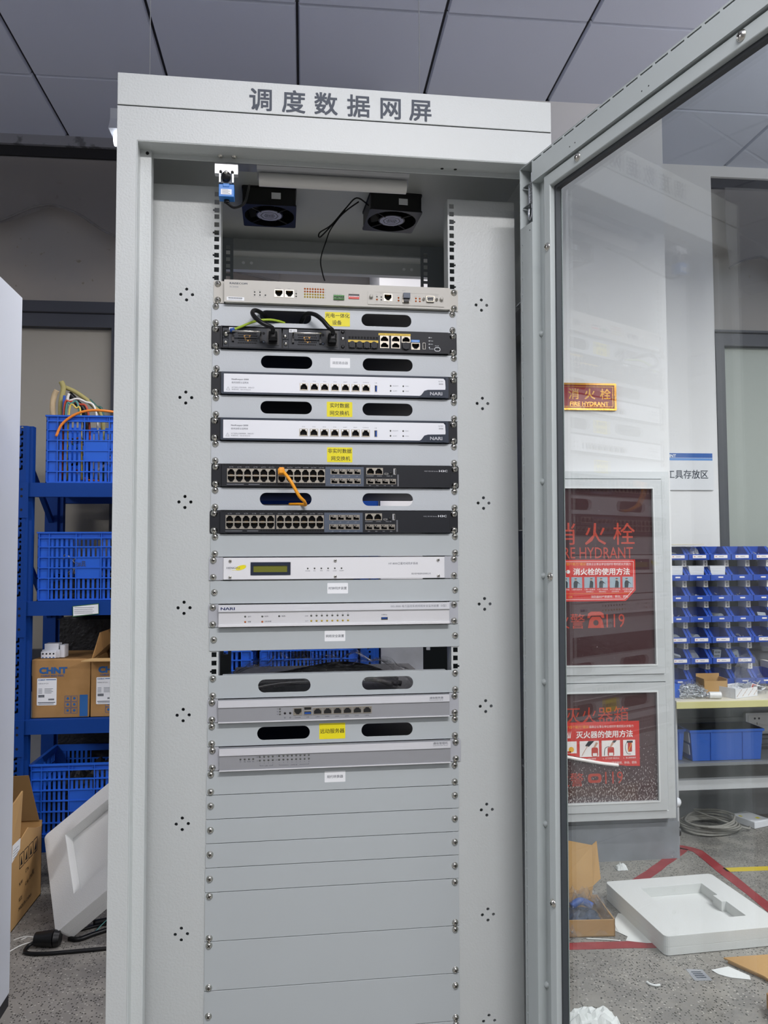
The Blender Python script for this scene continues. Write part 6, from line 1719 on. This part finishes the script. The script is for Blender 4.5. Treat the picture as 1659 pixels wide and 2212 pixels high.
# white round bumper and black wheel at the pillar corner
b = MB(); b.lathe([(0.001, 0.0), (0.020, 0.004), (0.024, 0.012), (0.015, 0.022), (0.002, 0.026)], (1.705, 2.30, 0.245), 'white_face', 14, '-y'); tag(b.build('door_bumper'), 'small white rounded knob sticking out low on the pillar corner', 'bumper')
b = MB(); b.cyl((1.696, 2.32, 0.10), (1.728, 2.32, 0.10), 0.024, 'black_plastic', 16); tag(b.build('rubber_buffer'), 'small black rubber buffer near the floor at the pillar corner', 'bumper')
# framed tool-area notice
mat('notice_blue', '#1d5aa8', 0.35); mat('notice_blue_light', '#5a8fd0', 0.35); mat('notice_white', '#dfe1e4', 0.3)
t = thing('wall_notice', 'white notice with blue header on the wall above the parts bins', 'sign', (1.86, WY - 0.012, 1.782))
b = MB(); b.prism(rect(0, 0.342, 0, 0.212), 'y', 0.0, 0.011, 'notice_white'); b.build('board', t, bevel=0.001)
b = MB(); b.box(0.004, 0.336, -0.0006, 0.0, 0.180, 0.205, 'notice_blue'); b.box(0.004, 0.336, -0.0006, 0.0, 0.165, 0.178, 'notice_blue_light'); b.build('header_band', t, label='two-tone blue header band')
b = MB(); b.text('CHNT', 0.058, 0.183, 0.022, 'ink_white', y=-0.0009, bold=0.03, w=0.066); b.text('工具存放区', 0.070, 0.068, 0.052, 'ink', y=-0.0004, bold=0.012, w=0.238); b.build('lettering', t)

# ================================================================ workbench in the alcove, parts bins
mat('bench_top', '#d8d2c2', 0.5); mat('bench_edge', '#c9c489', 0.5); mat('bench_steel', '#c7cacd', 0.45, 0.2); mat('bench_panel', '#7e8286', 0.5, 0.2)
mat('bin_blue', '#1d48a8', 0.38); mat('bin_label', '#e9e4e4', 0.5); mat('clip_white', '#ebe8e0', 0.5); mat('panel_dark', '#4d5056', 0.6)
BX0, BX1, BY0, BT = 1.72, 3.6, 2.30, 0.722
t = thing('workbench', 'cream-topped steel workbench standing in the alcove beside the pillar', 'workbench', (0, 0, 0))
b = MB(); b.box(BX0, BX1, BY0, WY - 0.015, BT - 0.038, BT, 'bench_top'); b.box(BX0, BX1, BY0 - 0.002, BY0 + 0.001, BT - 0.038, BT - 0.006, 'bench_edge'); b.build('bench_top', t, bevel=0.001, bseg=1)
for x in (BX0 + 0.02, BX1 - 0.06):
    for y in (BY0 + 0.12, WY - 0.07):
        b = MB(); b.box(x, x + 0.04, y, y + 0.04, 0, BT - 0.038, 'bench_steel'); b.build('leg', t)
b = MB(); b.box(BX0 + 0.06, BX1 - 0.06, BY0 + 0.20, BY0 + 0.235, 0.235, 0.285, 'bench_steel'); b.build('stretcher', t)
b = MB()
b.box(BX0 + 0.02, BX1 - 0.02, WY - 0.06, WY - 0.045, 0.30, BT - 0.038, 'bench_panel')
for i in range(7): b.box(BX0 + 0.02, BX1 - 0.02, WY - 0.075, WY - 0.06, 0.33 + i*0.05, 0.345 + i*0.05, 'bench_panel')
b.box(BX0 + 0.02, BX1 - 0.02, BY0 + 0.14, WY - 0.05, 0.370, 0.385, 'bench_panel')
b.build('louvre_back', t)
# rack that carries the bins
P = 0.1155; RP = 0.1062; BZ0 = 0.791; BYF = 2.50
BINX = [1.784 + P*i for i in range(0, 13)]
t = thing('bin_rack', 'dark upright louvre panel with white clips standing on the workbench', 'storage rack', (0, 0, 0))
b = MB(); b.box(BX0 + 0.01, BINX[-1] + P, BYF + 0.145, BYF + 0.16, BT, 1.462, 'panel_dark')
for z in range(7): b.box(BX0 + 0.01, BINX[-1] + P, BYF + 0.1305, BYF + 0.145, BZ0 + RP*z + 0.012, BZ0 + RP*z + 0.016, 'panel_dark')
b.build('louvre_panel', t)
b = MB(); b.box(1.72, 1.98, BYF - 0.01, BYF + 0.14, 1.4755, 1.481, 'bench_top'); b.build('top_board', t)
clip0 = None
for row in range(7):
    for i, x in enumerate(BINX[:9]):
        if row == 6: continue
        z = BZ0 + RP*row - 0.030 + 0.0705
        loc = (x - 0.012, BYF + 0.050, z)
        if clip0 is None:
            b = MB(); b.box(0, 0.024, 0, 0.080, 0, 0.0345, 'clip_white')
            for dx in (0.009, 0.0135): b.box(dx, dx + 0.0022, -0.0006, 0, 0.004, 0.015, 'panel_dark'); b.box(dx, dx + 0.0022, -0.0006, 0, 0.019, 0.030, 'panel_dark')
            clip0 = b.build('clip', t, loc)
        else: place(clip0, 'clip', t, loc)
def bin_mesh(label):
    b = MB(); w = P - 0.004; d = 0.128; h = 0.070; lip = 0.030
    prof = [(0, 0), (d, 0), (d, h), (0.062, h), (0.018, lip), (0, lip)]
    b.prism(prof, 'x', 0, 0.006, 'bin_blue'); b.prism(prof, 'x', w - 0.006, w, 'bin_blue')
    b.hexa([(0, 0.014, lip - 0.004), (0.014, 0.014, lip - 0.004), (0.014, 0.062, h - 0.006), (0, 0.062, h - 0.006), (0, 0.016, lip + 0.002), (0.014, 0.016, lip + 0.002), (0.014, 0.060, h), (0, 0.060, h)], 'bin_blue')
    b.hexa([(w - 0.014, 0.014, lip - 0.004), (w, 0.014, lip - 0.004), (w, 0.062, h - 0.006), (w - 0.014, 0.062, h - 0.006), (w - 0.014, 0.016, lip + 0.002), (w, 0.016, lip + 0.002), (w, 0.060, h), (w - 0.014, 0.060, h)], 'bin_blue')
    b.box(0.006, w - 0.006, 0, 0.006, 0, lip, 'bin_blue'); b.box(0.006, w - 0.006, 0.006, d, 0, 0.004, 'bin_blue'); b.box(0.006, w - 0.006, d - 0.004, d, 0, h, 'bin_blue')
    b.box(0.022, w - 0.022, -0.003, 0, 0.004, 0.006, 'bin_blue')
    return b
BINS = {}
rowname = ['bottom', 'second', 'third', 'fourth', 'fifth', 'sixth', 'top']
colname = ['nearest the pillar', 'second from the pillar', 'third from the pillar', 'fourth from the pillar', 'fifth from the pillar']
for row in range(7):          # 0 = lowest
    for i in range(5):
        wide = row in (6, 2, 1)
        if row == 1 and i == 4: continue
        r = 7 - row
        lab = 'blue hopper bin %s, in the %s row of the bin rack' % (colname[i], ('top', 'second', 'third', 'fourth', 'fifth', 'sixth', 'lowest')[r - 1])
        loc = (BINX[i] + 0.002, BYF, BZ0 + RP*row - 0.030)
        root = None
        if 'bin' not in BINS:
            root = bin_mesh(None).build('hopper_bin', None, loc); BINS['bin'] = root
        else: root = place(BINS['bin'], 'hopper_bin', None, loc)
        tag(root, lab, 'parts bin', 'blue hopper bins on the bin rack')
        key = 'wide' if wide else 'small'
        if key not in BINS:
            b = MB()
            if wide: b.box(0.020, P - 0.024, -0.0022, -0.0006, 0.009, 0.025, 'bin_label'); b.box(0.026, 0.034, -0.0028, -0.0022, 0.016, 0.019, 'print_red'); b.box(0.046, 0.070, -0.0028, -0.0022, 0.016, 0.0185, 'ink_soft')
            else: b.box(0.040, 0.066, -0.0022, -0.0003, 0.014, 0.021, 'bin_label')
            BINS[key] = b.build('bin_label', root)
        else: place(BINS[key], 'bin_label', root, (0, 0, 0))
# things lying in the bins
def in_bin(col, row, dx=0.0, dy=0.05, dz=0.005): return (BINX[col] + 0.002 + 0.056 + dx, BYF + dy, BZ0 + RP*row - 0.030 + dz)
mat('sheet_white', '#dfe2e6', 0.6); mat('plastic_grey', '#8d949b', 0.4); thin_glass('clear_plastic', '#ffffff', 1.45, 0.1, 1.6, haze=0.35, hazecol='#c9ced6')
for c, nm in ((1, 'second'), (2, 'third'), (3, 'fourth')):
    b = MB()
    for k in range(9): b.hexa([(-0.034 - 0.0012*k, -0.02, 0.008*k), (0.036 + 0.0005*k, -0.02, 0.008*k), (0.036 + 0.0005*k, 0.05, 0.008*k), (-0.034 - 0.0012*k, 0.05, 0.008*k), (-0.0350 - 0.0012*k, -0.02, 0.008*k + 0.0072), (0.0362 + 0.0005*k, -0.02, 0.008*k + 0.0072), (0.0362 + 0.0005*k, 0.05, 0.008*k + 0.0072), (-0.0350 - 0.0012*k, 0.05, 0.008*k + 0.0072)], 'sheet_white')
    tag(b.build('sheet_pad', None, in_bin(c - 1, 5)), 'white block of sheets in the sixth-row bin %s from the pillar' % nm if False else 'white pad of sheets in the bin %s from the pillar' % ('nearest' if c == 1 else ('second' if c == 2 else 'third')), 'paper pad', 'white pads in the second bin row')
def scoop(label, loc, tilt, rx=0.03, m='plastic_grey'):
    b = MB(); vs = []; fs = []
    for i in range(13):
        a = math.pi * i / 12
        for y in (0.0, 0.06): vs.append((rx*math.cos(a), y, 0.035*math.sin(a)))
    for i in range(12): fs.append((2*i, 2*i + 2, 2*i + 3, 2*i + 1))
    fs.append(tuple(2*i for i in range(13)))
    b.add(vs, fs, m); o = b.build('curved_cover', None, loc, tilt); tag(o, label, 'plastic cover', 'curved grey covers in the bins')
scoop('curved grey cover in the top row bin second from the pillar' if False else 'curved grey cover in the top row bin nearest the pillar', in_bin(0, 6), (0, 0, 0.1))
scoop('curved grey cover in the fifth row bin nearest the pillar', in_bin(0, 2), (0, 0, -0.2))
scoop('curved grey cover in the fifth row bin second from the pillar', in_bin(1, 2), (0, 0.0, 0.3))
scoop('tilted grey cover in the fourth row bin third from the pillar', in_bin(2, 3, 0.02), (0, 0, 0.4))
def slotted(label, loc, rot, w=0.042, h=0.06):
    b = MB()
    holes = [rect(-w/2 + 0.004 + k*0.0085, -w/2 + 0.0085 + k*0.0085, 0.006 + j*0.018, 0.018 + j*0.018) for k in range(int((w - 0.008)//0.0085)) for j in range(int((h - 0.006)//0.018))]
    b.prism(rect(-w/2, w/2, 0, h), 'y', 0, 0.02, 'plastic_grey', holes=holes); o = b.build('slotted_cover', None, loc, rot); tag(o, label, 'plastic cover', 'slotted grey covers in the bins')
slotted('slotted grey cover standing in the sixth row bin third from the pillar', in_bin(2, 1, -0.01), (0.2, 0, 0.15))
slotted('slotted grey cover leaning in the sixth row bin fourth from the pillar', in_bin(3, 1, -0.012), (0.2, -0.3, 0), 0.032, 0.055)
slotted('slotted grey cover in the sixth row bin nearest the pillar', in_bin(0, 1, -0.01), (0.5, 0.3, 0), 0.04, 0.04)
slotted('slotted grey cover lying in the fourth row bin fifth from the pillar', in_bin(4, 3, -0.01), (1.0, 0.1, 0), 0.045, 0.045)
b = MB(); b.hexa([(-0.03, 0, 0), (0.03, 0, 0), (0.03, 0.004, 0), (-0.03, 0.004, 0), (-0.02, 0.05, 0.055), (0.01, 0.05, 0.055), (0.01, 0.054, 0.055), (-0.02, 0.054, 0.055)], 'clear_plastic'); tag(b.build('clear_sheet', None, in_bin(1, 1)), 'clear plastic sheet leaning in the sixth row bin second from the pillar', 'plastic sheet')
b = MB(); crumple(b, 0, 0.02, 0, 0.06, 0.06, 0.055, 'clear_plastic', 12, 12, 8); tag(b.build('clear_bag', None, in_bin(1, 6)), 'crumpled clear bag in the top row bin second from the pillar', 'plastic bag')
random.seed(21)
for c, r_ in ((2, 6), (4, 6), (0, 4), (1, 4), (2, 4), (3, 4), (0, 3), (1, 3), (4, 2), (3, 2)):
    b = MB()
    for i in range(16):
        a = random.uniform(0, 3.14); x, y = random.uniform(-0.036, 0.036), random.uniform(-0.03, 0.05); z = 0.004 + random.uniform(0, 0.016) + max(0, y)*0.2
        b.cyl((x, y, z), (x + 0.012*math.cos(a), y + 0.012*math.sin(a), z + 0.006), 0.002, 'ear_grey', 5)
    o = b.build('fasteners', None, in_bin(c, r_), kind='stuff'); tag(o, 'loose small fasteners lying in the %s row bin %s' % (('lowest', 'sixth', 'fifth', 'fourth', 'third', 'second', 'top')[r_], colname[c]), 'fasteners')

# on the bench top
t = thing('storage_bin', 'empty blue bin standing on the bench corner beside the pillar', 'parts bin', (1.715, 2.38, BT))
b = MB(); b.box(0, 0.062, 0, 0.005, 0, 0.065, 'crate_blue'); b.box(0, 0.062, 0.12, 0.125, 0, 0.085, 'crate_blue'); b.box(0.057, 0.062, 0.005, 0.12, 0, 0.07, 'crate_blue'); b.box(0, 0.005, 0.005, 0.12, 0, 0.07, 'crate_blue'); b.box(0.005, 0.057, 0.005, 0.12, 0, 0.004, 'crate_blue'); b.box(-0.002, 0.066, -0.003, 0.003, 0.060, 0.067, 'crate_blue')
b.prism([(0.0, 0.06), (0.062, 0.06), (0.02, 0.092)], 'y', 0.02, 0.024, 'crate_blue'); b.build('body', t)
mat('screw_silver', '#d4d8dc', 0.3, 0.6)
def bag_of_screws(label, x, y, lx, ly, h, seed, n, name='screw_bag', z0=BT):
    random.seed(seed)
    t = thing(name, label, 'plastic bag', (x, y, z0))
    b = MB(); crumple(b, 0, 0, 0, lx, ly, h, 'clear_plastic2' if 'clear_plastic2' in MATS else 'poly_bag', seed, 18, 10); b.build('bag', t)
    b = MB()
    for i in range(n):
        px, py = random.uniform(-.40, .40)*lx, random.uniform(-.40, .40)*ly; e = (1 - abs(2*px/lx)**2)*(1 - abs(2*py/ly)**2)
        pz = random.uniform(0.1, 0.95)*h*max(0.05, e)**0.6; a = random.uniform(0, 6.28); dz = random.uniform(-.3, .3)
        d = Vector((math.cos(a), math.sin(a), dz)).normalized()*0.022
        p = Vector((px, py, max(0.004, pz))); q = p + d; q.z = max(0.004, q.z)
        b.cyl(p, q, 0.0026, 'screw_silver', 6)
        b.cyl(p - d*0.12, p, 0.005, 'screw_silver', 6)
    b.build('screw_heap', t, kind='stuff')
    return t
bag_of_screws('clear bag full of silver screws lying in the middle of the bench front', 1.835, 2.39, 0.17, 0.13, 0.07, 31, 190)
t = thing('clear_bag', 'tall clear plastic bag of bolts standing in front of the lower bins', 'plastic bag', (2.19, 2.455, BT + 0.001))
b = MB(); vs = []; fs = []; random.seed(9)
for j in range(11):
    for i in range(17):
        a = 2*math.pi*i/16; rr = 0.085*(1 - 0.55*(j/10)**1.5)*(1 + 0.12*math.sin(5*a + j)); vs.append((rr*math.cos(a) - 0.02*(j/10), 0.5*rr*math.sin(a), 0.19*j/10 + 0.008*math.sin(3*a + j)))
for j in range(10):
    for i in range(16): fs.append((17*j + i, 17*j + i + 1, 17*j + i + 18, 17*j + i + 17))
b.add(vs, fs, 'poly_bag'); b.build('bag', t)
b = MB(); random.seed(77)
for i in range(70):
    a = random.uniform(0, 6.28); rr = random.uniform(0, 0.065); p = Vector((rr*math.cos(a), 0.5*rr*math.sin(a), random.uniform(0.005, 0.05))); d = Vector((random.uniform(-1, 1), random.uniform(-.5, .5), random.uniform(-.4, .4))).normalized()*0.02
    b.cyl(p, p + d, 0.0026, 'screw_silver', 6); b.cyl(p - d*0.12, p, 0.005, 'screw_silver', 6)
b.build('screw_heap', t, kind='stuff')
b = MB(); b.prism([(-0.03, 0.03), (-0.002, 0.022), (0.008, 0.05), (-0.02, 0.058)], 'y', -0.05, -0.049, 'bin_label'); b.prism([(-0.026, 0.033), (-0.005, 0.027), (0.003, 0.048), (-0.018, 0.054)], 'y', -0.0505, -0.05, 'print_red'); b.build('paper_tag', t)
t = thing('open_carton', 'small open brown carton on the bench behind the packed bags', 'box', (1.945, 2.40, BT), (0, 0, -0.05))
b = MB(); b.box(-0.03, 0.09, 0, 0.003, 0, 0.075, 'cardboard_light'); b.box(-0.03, 0.09, 0.09, 0.093, 0, 0.10, 'cardboard_light'); b.box(-0.03, -0.027, 0, 0.09, 0, 0.085, 'cardboard_light'); b.box(0.087, 0.09, 0, 0.09, 0, 0.085, 'cardboard_light'); b.box(-0.03, 0.09, 0, 0.09, 0, 0.003, 'cardboard_light'); b.build('carton_body', t)
b = MB()
mat('label_tube', '#e2e2e0', 0.35)
b.cyl((1.905, 2.335, BT + 0.018), (1.96, 2.325, BT + 0.018), 0.017, 'label_tube', 16); b.cyl((1.893, 2.337, BT + 0.018), (1.905, 2.335, BT + 0.018), 0.012, 'clear_plastic', 12); tag(b.build('sealant_tube'), 'short white tube lying between the screw bag and the patterned box', 'tube')
t = thing('patterned_box', 'shallow white box with gold stroke pattern at the bench front', 'box', (2.03, 2.315, BT), (0, 0, 0.42))
b = MB(); b.box(-0.002, 0.17, 0, 0.002, 0, 0.045, 'notice_white'); b.box(-0.002, 0.0, 0, 0.11, 0, 0.05, 'notice_white'); b.box(0.168, 0.17, 0, 0.11, 0, 0.05, 'notice_white'); b.box(0, 0.17, 0.108, 0.11, 0, 0.05, 'notice_white'); b.box(0, 0.17, 0, 0.11, 0, 0.002, 'notice_white')
for i in range(11):
    x = 0.008 + i*0.0145; b.prism([(x, 0.008 + 0.012*(i % 3)), (x + 0.002, 0.008 + 0.012*(i % 3)), (x + 0.012, 0.018 + 0.012*(i % 3)), (x + 0.010, 0.018 + 0.012*(i % 3))], 'y', -0.0008, -0.0001, 'gold')
b.build('carton_body', t)
b = MB(); crumple(b, 0.05, 0.055, 0.003, 0.13, 0.085, 0.045, 'poly_bag', 41, 14, 8); 
tag(b.build('packet_bag', None, (2.03, 2.315, BT), (0, 0, 0.42)), 'clear packet of white parts lying in the patterned box', 'plastic bag')
b = MB(); b.hexa([(0, 0, 0), (0.08, 0, 0), (0.08, 0.05, 0.006), (0, 0.05, 0.006), (0, 0, 0.02), (0.08, 0, 0.02), (0.08, 0.05, 0.026), (0, 0.05, 0.026)], 'sheet_white')
tag(b.build('parts_strip', None, (2.045, 2.365, BT + 0.012), (0.1, 0, 0.3)), 'white ribbed plastic strip inside the packet on the bench', 'plastic part')
# below the bench
mat('tub_blue', '#2a62c4', 0.4)
def tub(label, x, y, w, d, h, z, rot):
    t = thing('storage_tub', label, 'storage bin', (x, y, z), (0, 0, rot), 'blue tubs under the workbench')
    b = MB(); b.hexa([(0.012, 0.006, 0), (w - 0.012, 0.006, 0), (w - 0.012, d - 0.006, 0), (0.012, d - 0.006, 0), (0, 0, h), (w, 0, h), (w, d, h), (0, d, h)], 'tub_blue'); b.box(-0.006, w + 0.006, -0.006, d + 0.006, h - 0.012, h, 'tub_blue')
    for k in (0.28, 0.72): b.hexa([(w*k - 0.002, 0.0, 0.004), (w*k + 0.002, 0.0, 0.004), (w*k + 0.002, 0.01, 0.004), (w*k - 0.002, 0.01, 0.004), (w*k - 0.002, -0.005, h - 0.012), (w*k + 0.002, -0.005, h - 0.012), (w*k + 0.002, 0.004, h - 0.012), (w*k - 0.002, 0.004, h - 0.012)], 'tub_blue')
    b.build('body', t)
    return t
tt = tub('long blue tub under the bench with ribbed front', 1.872, 2.47, 0.385, 0.16, 0.155, 0.3865, 0)
b = MB(); 
for z0 in (0.03, 0.09): b.hexa([(-0.002, 0.01, z0), (0.001, 0.01, z0), (0.001, 0.10, z0), (-0.002, 0.10, z0), (-0.006, 0.01, z0 + 0.05), (-0.003, 0.01, z0 + 0.05), (-0.003, 0.10, z0 + 0.05), (-0.006, 0.10, z0 + 0.05)], 'ear_grey')
b.build('paper_tag', tt)
tub('shorter blue tub under the bench, nearest the pillar', 1.755, 2.50, 0.10, 0.16, 0.155, 0.3865, 0)
t = thing('socket_trunking', 'grey power socket trunking on the back wall under the bench', 'power socket', (2.30, WY - 0.10, 0.46))
b = MB(); b.box(0, 1.2, 0, 0.022, 0, 0.11, 'bench_steel'); b.build('trunking', t)
b = MB()
for i in range(4):
    x = 0.05 + i*0.16
    b.box(x - 0.035, x + 0.075, -0.002, 0, 0.012, 0.10, 'wall_white'); 
    for dx in (0.0, 0.024): b.prism(disc(x + dx, 0.082, 0.006, 8), 'y', -0.0026, -0.002, 'black_hole')
    b.prism(rect(x + 0.010, x + 0.013, 0.05, 0.062), 'y', -0.0026, -0.002, 'black_hole'); b.prism([(x - 0.002, 0.03), (x + 0.004, 0.04), (x + 0.002, 0.042), (x - 0.004, 0.032)], 'y', -0.0026, -0.002, 'black_hole'); b.prism([(x + 0.026, 0.03), (x + 0.020, 0.04), (x + 0.022, 0.042), (x + 0.028, 0.032)], 'y', -0.0026, -0.002, 'black_hole')
b.build('socket', t)
# coil of grey cable with its white box, on the floor under the bench
t = thing('cable_coil', 'coil of grey cable on the floor in front of the bench wall', 'cable', (2.03, 2.60, 0))
mat('cable_grey', '#8d8b84', 0.5)
b = MB(); pts = []
random.seed(2)
for i in range(110):
    a = i*0.42; rr = 0.115 + 0.014*math.sin(i*0.9) + 0.006*random.random(); pts.append((rr*1.15*math.cos(a), rr*0.95*math.sin(a), 0.008 + 0.0005*i + 0.006*math.sin(i*0.37)))
pts += [(0.16, -0.05, 0.02), (0.20, -0.03, 0.018)]
b.tube(pts, 0.0055, 'cable_grey', 6, sub=3); b.build('cable_loop', t)
t = thing('junction_box', 'white flat box with two yellow marks at the end of the cable coil', 'junction box', (2.262, 2.575, 0.0), (0, 0, 0.35))
b = MB(); b.box(0, 0.115, 0, 0.15, 0.001, 0.038, 'white_face'); b.build('body', t, bevel=0.004)
b = MB(); b.prism([(0.006, 0.09), (0.020, 0.09), (0.020, 0.11), (0.006, 0.11)], 'z', 0.0381, 0.0386, 'sticker_yellow'); b.prism([(0.06, 0.03), (0.08, 0.03), (0.08, 0.05), (0.06, 0.05)], 'z', 0.0381, 0.0386, 'sticker_yellow'); b.build('warning_sticker', t, label='two small yellow stickers')

# ================================================================ floor: tape, foam, boxes, scraps
mat('tape_red', '#8f2f34', 0.55, vary=(12, '#a5494c', 0.5, 0.7)); mat('tape_yellow', '#cdb62f', 0.55)
def strip(label, pts, w, m, seed=1):
    random.seed(seed)
    b = MB(); L = []; R = []
    for i in range(len(pts)):
        p = Vector((*pts[i], 0)); d = Vector((*pts[min(i+1, len(pts)-1)], 0)) - Vector((*pts[max(i-1, 0)], 0)); d.normalize(); nrm = Vector((-d.y, d.x, 0))
        L.append(p + nrm*w/2*random.uniform(.9, 1.1)); R.append(p - nrm*w/2*random.uniform(.9, 1.1))
    vs = [(q.x, q.y, 0.0015) for q in L] + [(q.x, q.y, 0.0015) for q in R] + [(q.x, q.y, 0.0) for q in L] + [(q.x, q.y, 0.0) for q in R]
    n = len(pts); fs = [(i, i + n, i + 1 + n, i + 1) for i in range(n - 1)] + [(i, i + 1, i + 1 + 2*n, i + 2*n) for i in range(n - 1)] + [(i + n, i + 3*n, i + 1 + 3*n, i + 1 + n) for i in range(n - 1)]
    b.add(vs, fs, m); tag(b.build('floor_tape'), label, 'floor tape')
def lerp(a, c, k): return [(a[0] + (c[0] - a[0])*i/k, a[1] + (c[1] - a[1])*i/k) for i in range(k + 1)]
strip('red floor tape running from the tape corner behind the foam slab to the cabinet side', lerp((1.77, 2.36), (1.30, 1.93), 10) , 0.05, 'tape_red', 1)
strip('long red floor tape running along the bench side past the foam slab', lerp((1.70, 2.43), (1.80, 2.35), 3) + lerp((1.82, 2.32), (1.80, 1.35), 12), 0.052, 'tape_red', 2)
strip('red floor tape crossing in front of the open brown box', lerp((0.60, 1.50), (1.32, 1.46), 10), 0.05, 'tape_red', 3)
strip('yellow floor tape running off beyond the red tape', lerp((1.83, 2.09), (3.4, 2.05), 8), 0.045, 'tape_yellow', 4)
o = foam_mesh(0.48, 0.485, 0.068, (0.115, 0.385, 0.10, 0.40)).build('foam_slab', None, (1.215, 1.375, 0.002), (0, 0, -0.03), bevel=0.008, bseg=3)
o.rotation_euler = (0, 0, 0.07)
tag(o, 'white foam packing slab with a stepped recess lying flat across the red tape', 'packing foam', 'white foam packing slabs')
# open brown box with film
t = thing('mailer_box', 'open brown folding box with clear film beside the flat foam slab', 'box', (0.86, 1.55, 0.002), (0, 0, -0.06))
bw, bd, bh = 0.235, 0.22, 0.062
b = MB(); b.box(0, bw, 0, 0.004, 0, bh, 'cardboard_light'); b.box(0, bw, bd - 0.004, bd, 0, bh, 'cardboard_light'); b.box(0, 0.004, 0, bd, 0, bh, 'cardboard_light'); b.box(bw - 0.004, bw, 0, bd, 0, bh, 'cardboard_light'); b.box(0, bw, 0, bd, 0, 0.004, 'cardboard_light'); b.build('tray', t)
b = MB()
def lidface(p, q, r, s, th=0.004):
    nn = (Vector(q) - Vector(p)).cross(Vector(s) - Vector(p)).normalized()*th
    b.hexa([p, q, r, s] + [tuple(Vector(v) + nn) for v in (p, q, r, s)], 'cardboard_light')
ly = bd + 0.002
lidface((0, ly - 0.10, 0.085), (0.215, ly - 0.01, 0.10), (0.235, ly + 0.06, 0.235), (0.0, ly - 0.03, 0.31))
lidface((0.215, ly - 0.01, 0.10), (0.255, ly + 0.02, 0.115), (0.262, ly + 0.09, 0.24), (0.235, ly + 0.06, 0.235))
lidface((0.0, ly - 0.10, 0.085), (0.0, ly - 0.11, 0.03), (0.205, ly - 0.02, 0.06), (0.215, ly - 0.01, 0.10))
b.build('lid', t)
mat('cloth_navy', '#26364f', 0.7)
t2 = thing('film_bag', 'clear crinkled bag with a blue part lying in the open brown box', 'plastic bag', (0.86, 1.55, 0.008), (0, 0, -0.06))
b = MB(); crumple(b, 0.13, 0.10, 0.0, 0.24, 0.20, 0.10, 'poly_bag', 61, 20, 14, jag=0.18); b.build('film', t2)
b = MB(); b.tube([(0.10, 0.11, 0.06), (0.14, 0.12, 0.075), (0.18, 0.10, 0.062)], 0.014, 'usb_blue', 8); b.build('blue_part', t2, label='crumpled blue plastic part')
b = MB(); crumple(b, 0.12, 0.11, 0.0, 0.20, 0.18, 0.035, 'cloth_navy', 62, 12, 10); b.build('dark_filling', t2)
b = MB(); crumple(b, 0.9, 1.525, 0.0, 0.09, 0.04, 0.05, 'poly_bag', 63, 10, 8, jag=0.2); tag(b.build('film_scrap'), 'crinkled film scrap hanging before the open brown box', 'plastic film')
mat('paper', '#d9dcda', 0.7)
b = MB(); b.prism([(1.10, 1.60), (1.14, 1.53), (1.12, 1.50), (1.19, 1.475), (1.30, 1.47), (1.34, 1.66), (1.18, 1.72)], 'z', 0.0017, 0.0024, 'paper'); tag(b.build('paper_sheet'), 'white paper sheet poking out from under the flat foam slab', 'paper')
t = thing('cardboard_sheet', 'flat brown cardboard sheet lying in front of the foam slab', 'cardboard', (0, 0, 0))
b = MB(); b.prism([(1.40, 1.315), (1.47, 1.185), (1.50, 1.05), (2.0, 1.0), (2.1, 1.33)], 'z', 0.012, 0.017, 'cardboard_light'); b.prism([(1.41, 1.305), (1.475, 1.19), (1.505, 1.06), (2.0, 1.01), (2.1, 1.32)], 'z', 0.002, 0.011, 'cardboard'); b.build('sheet', t)
b = MB(); b.prism([(1.33, 1.27), (1.40, 1.285), (1.44, 1.22), (1.43, 1.195), (1.37, 1.215), (1.34, 1.24)], 'z', 0.001, 0.0018, 'paper'); tag(b.build('paper_scrap'), 'white paper scrap tucked beside the flat cardboard sheet', 'paper')
b = MB(); b.prism([(1.245, 1.285), (1.30, 1.275), (1.30, 1.205), (1.24, 1.21)], 'z', 0.001, 0.0018, 'clear_plastic')
for i in range(4): b.prism([(1.255, 1.225 + 0.012*i), (1.288, 1.222 + 0.012*i), (1.288, 1.227 + 0.012*i), (1.255, 1.230 + 0.012*i)], 'z', 0.0019, 0.0021, 'ink')
tag(b.build('small_packet'), 'small clear packet with dark print on the bare floor', 'plastic bag')
b = MB(); b.tube([(1.075, 1.215, 0.004), (1.08, 1.20, 0.004), (1.095, 1.19, 0.004), (1.11, 1.192, 0.004)], 0.004, 'paper', 6); tag(b.build('curved_scrap'), 'tiny white curved scrap alone on the bare floor', 'scrap')
b = MB(); crumple(b, 1.37, 2.15, 0.0, 0.05, 0.04, 0.02, 'paper', 71, 10, 8, jag=0.2); tag(b.build('paper_scrap'), 'small crumpled white scrap near the pillar foot', 'paper')
b = MB(); crumple(b, 0.80, 1.00, 0.0, 0.18, 0.10, 0.04, 'paper', 72, 14, 10, jag=0.2); tag(b.build('packing_paper'), 'crumpled white paper on the floor close to the door', 'paper')
b = MB(); b.prism([(1.362, 0.90), (1.52, 0.87), (1.54, 1.00), (1.385, 1.03)], 'z', 0.001, 0.05, 'cardboard'); tag(b.build('brown_block', bevel=0.003), 'brown carton end on the floor before the cardboard sheet', 'box')
b = MB(); b.prism([(1.74, 1.56), (1.95, 1.45), (1.955, 1.455), (1.745, 1.566)], 'z', 0.001, 0.17, 'cardboard_light'); tag(b.build('cardboard_offcut'), 'upright brown cardboard panel beyond the foam slab', 'cardboard')
b = MB(); b.tube([(0.98, 1.53, 0.003), (1.05, 1.515, 0.003), (1.10, 1.50, 0.003)], 0.0025, 'paper', 5); tag(b.build('white_tie'), 'thin white strip on the floor before the brown box', 'strip')
bpy.context.view_layer.update()
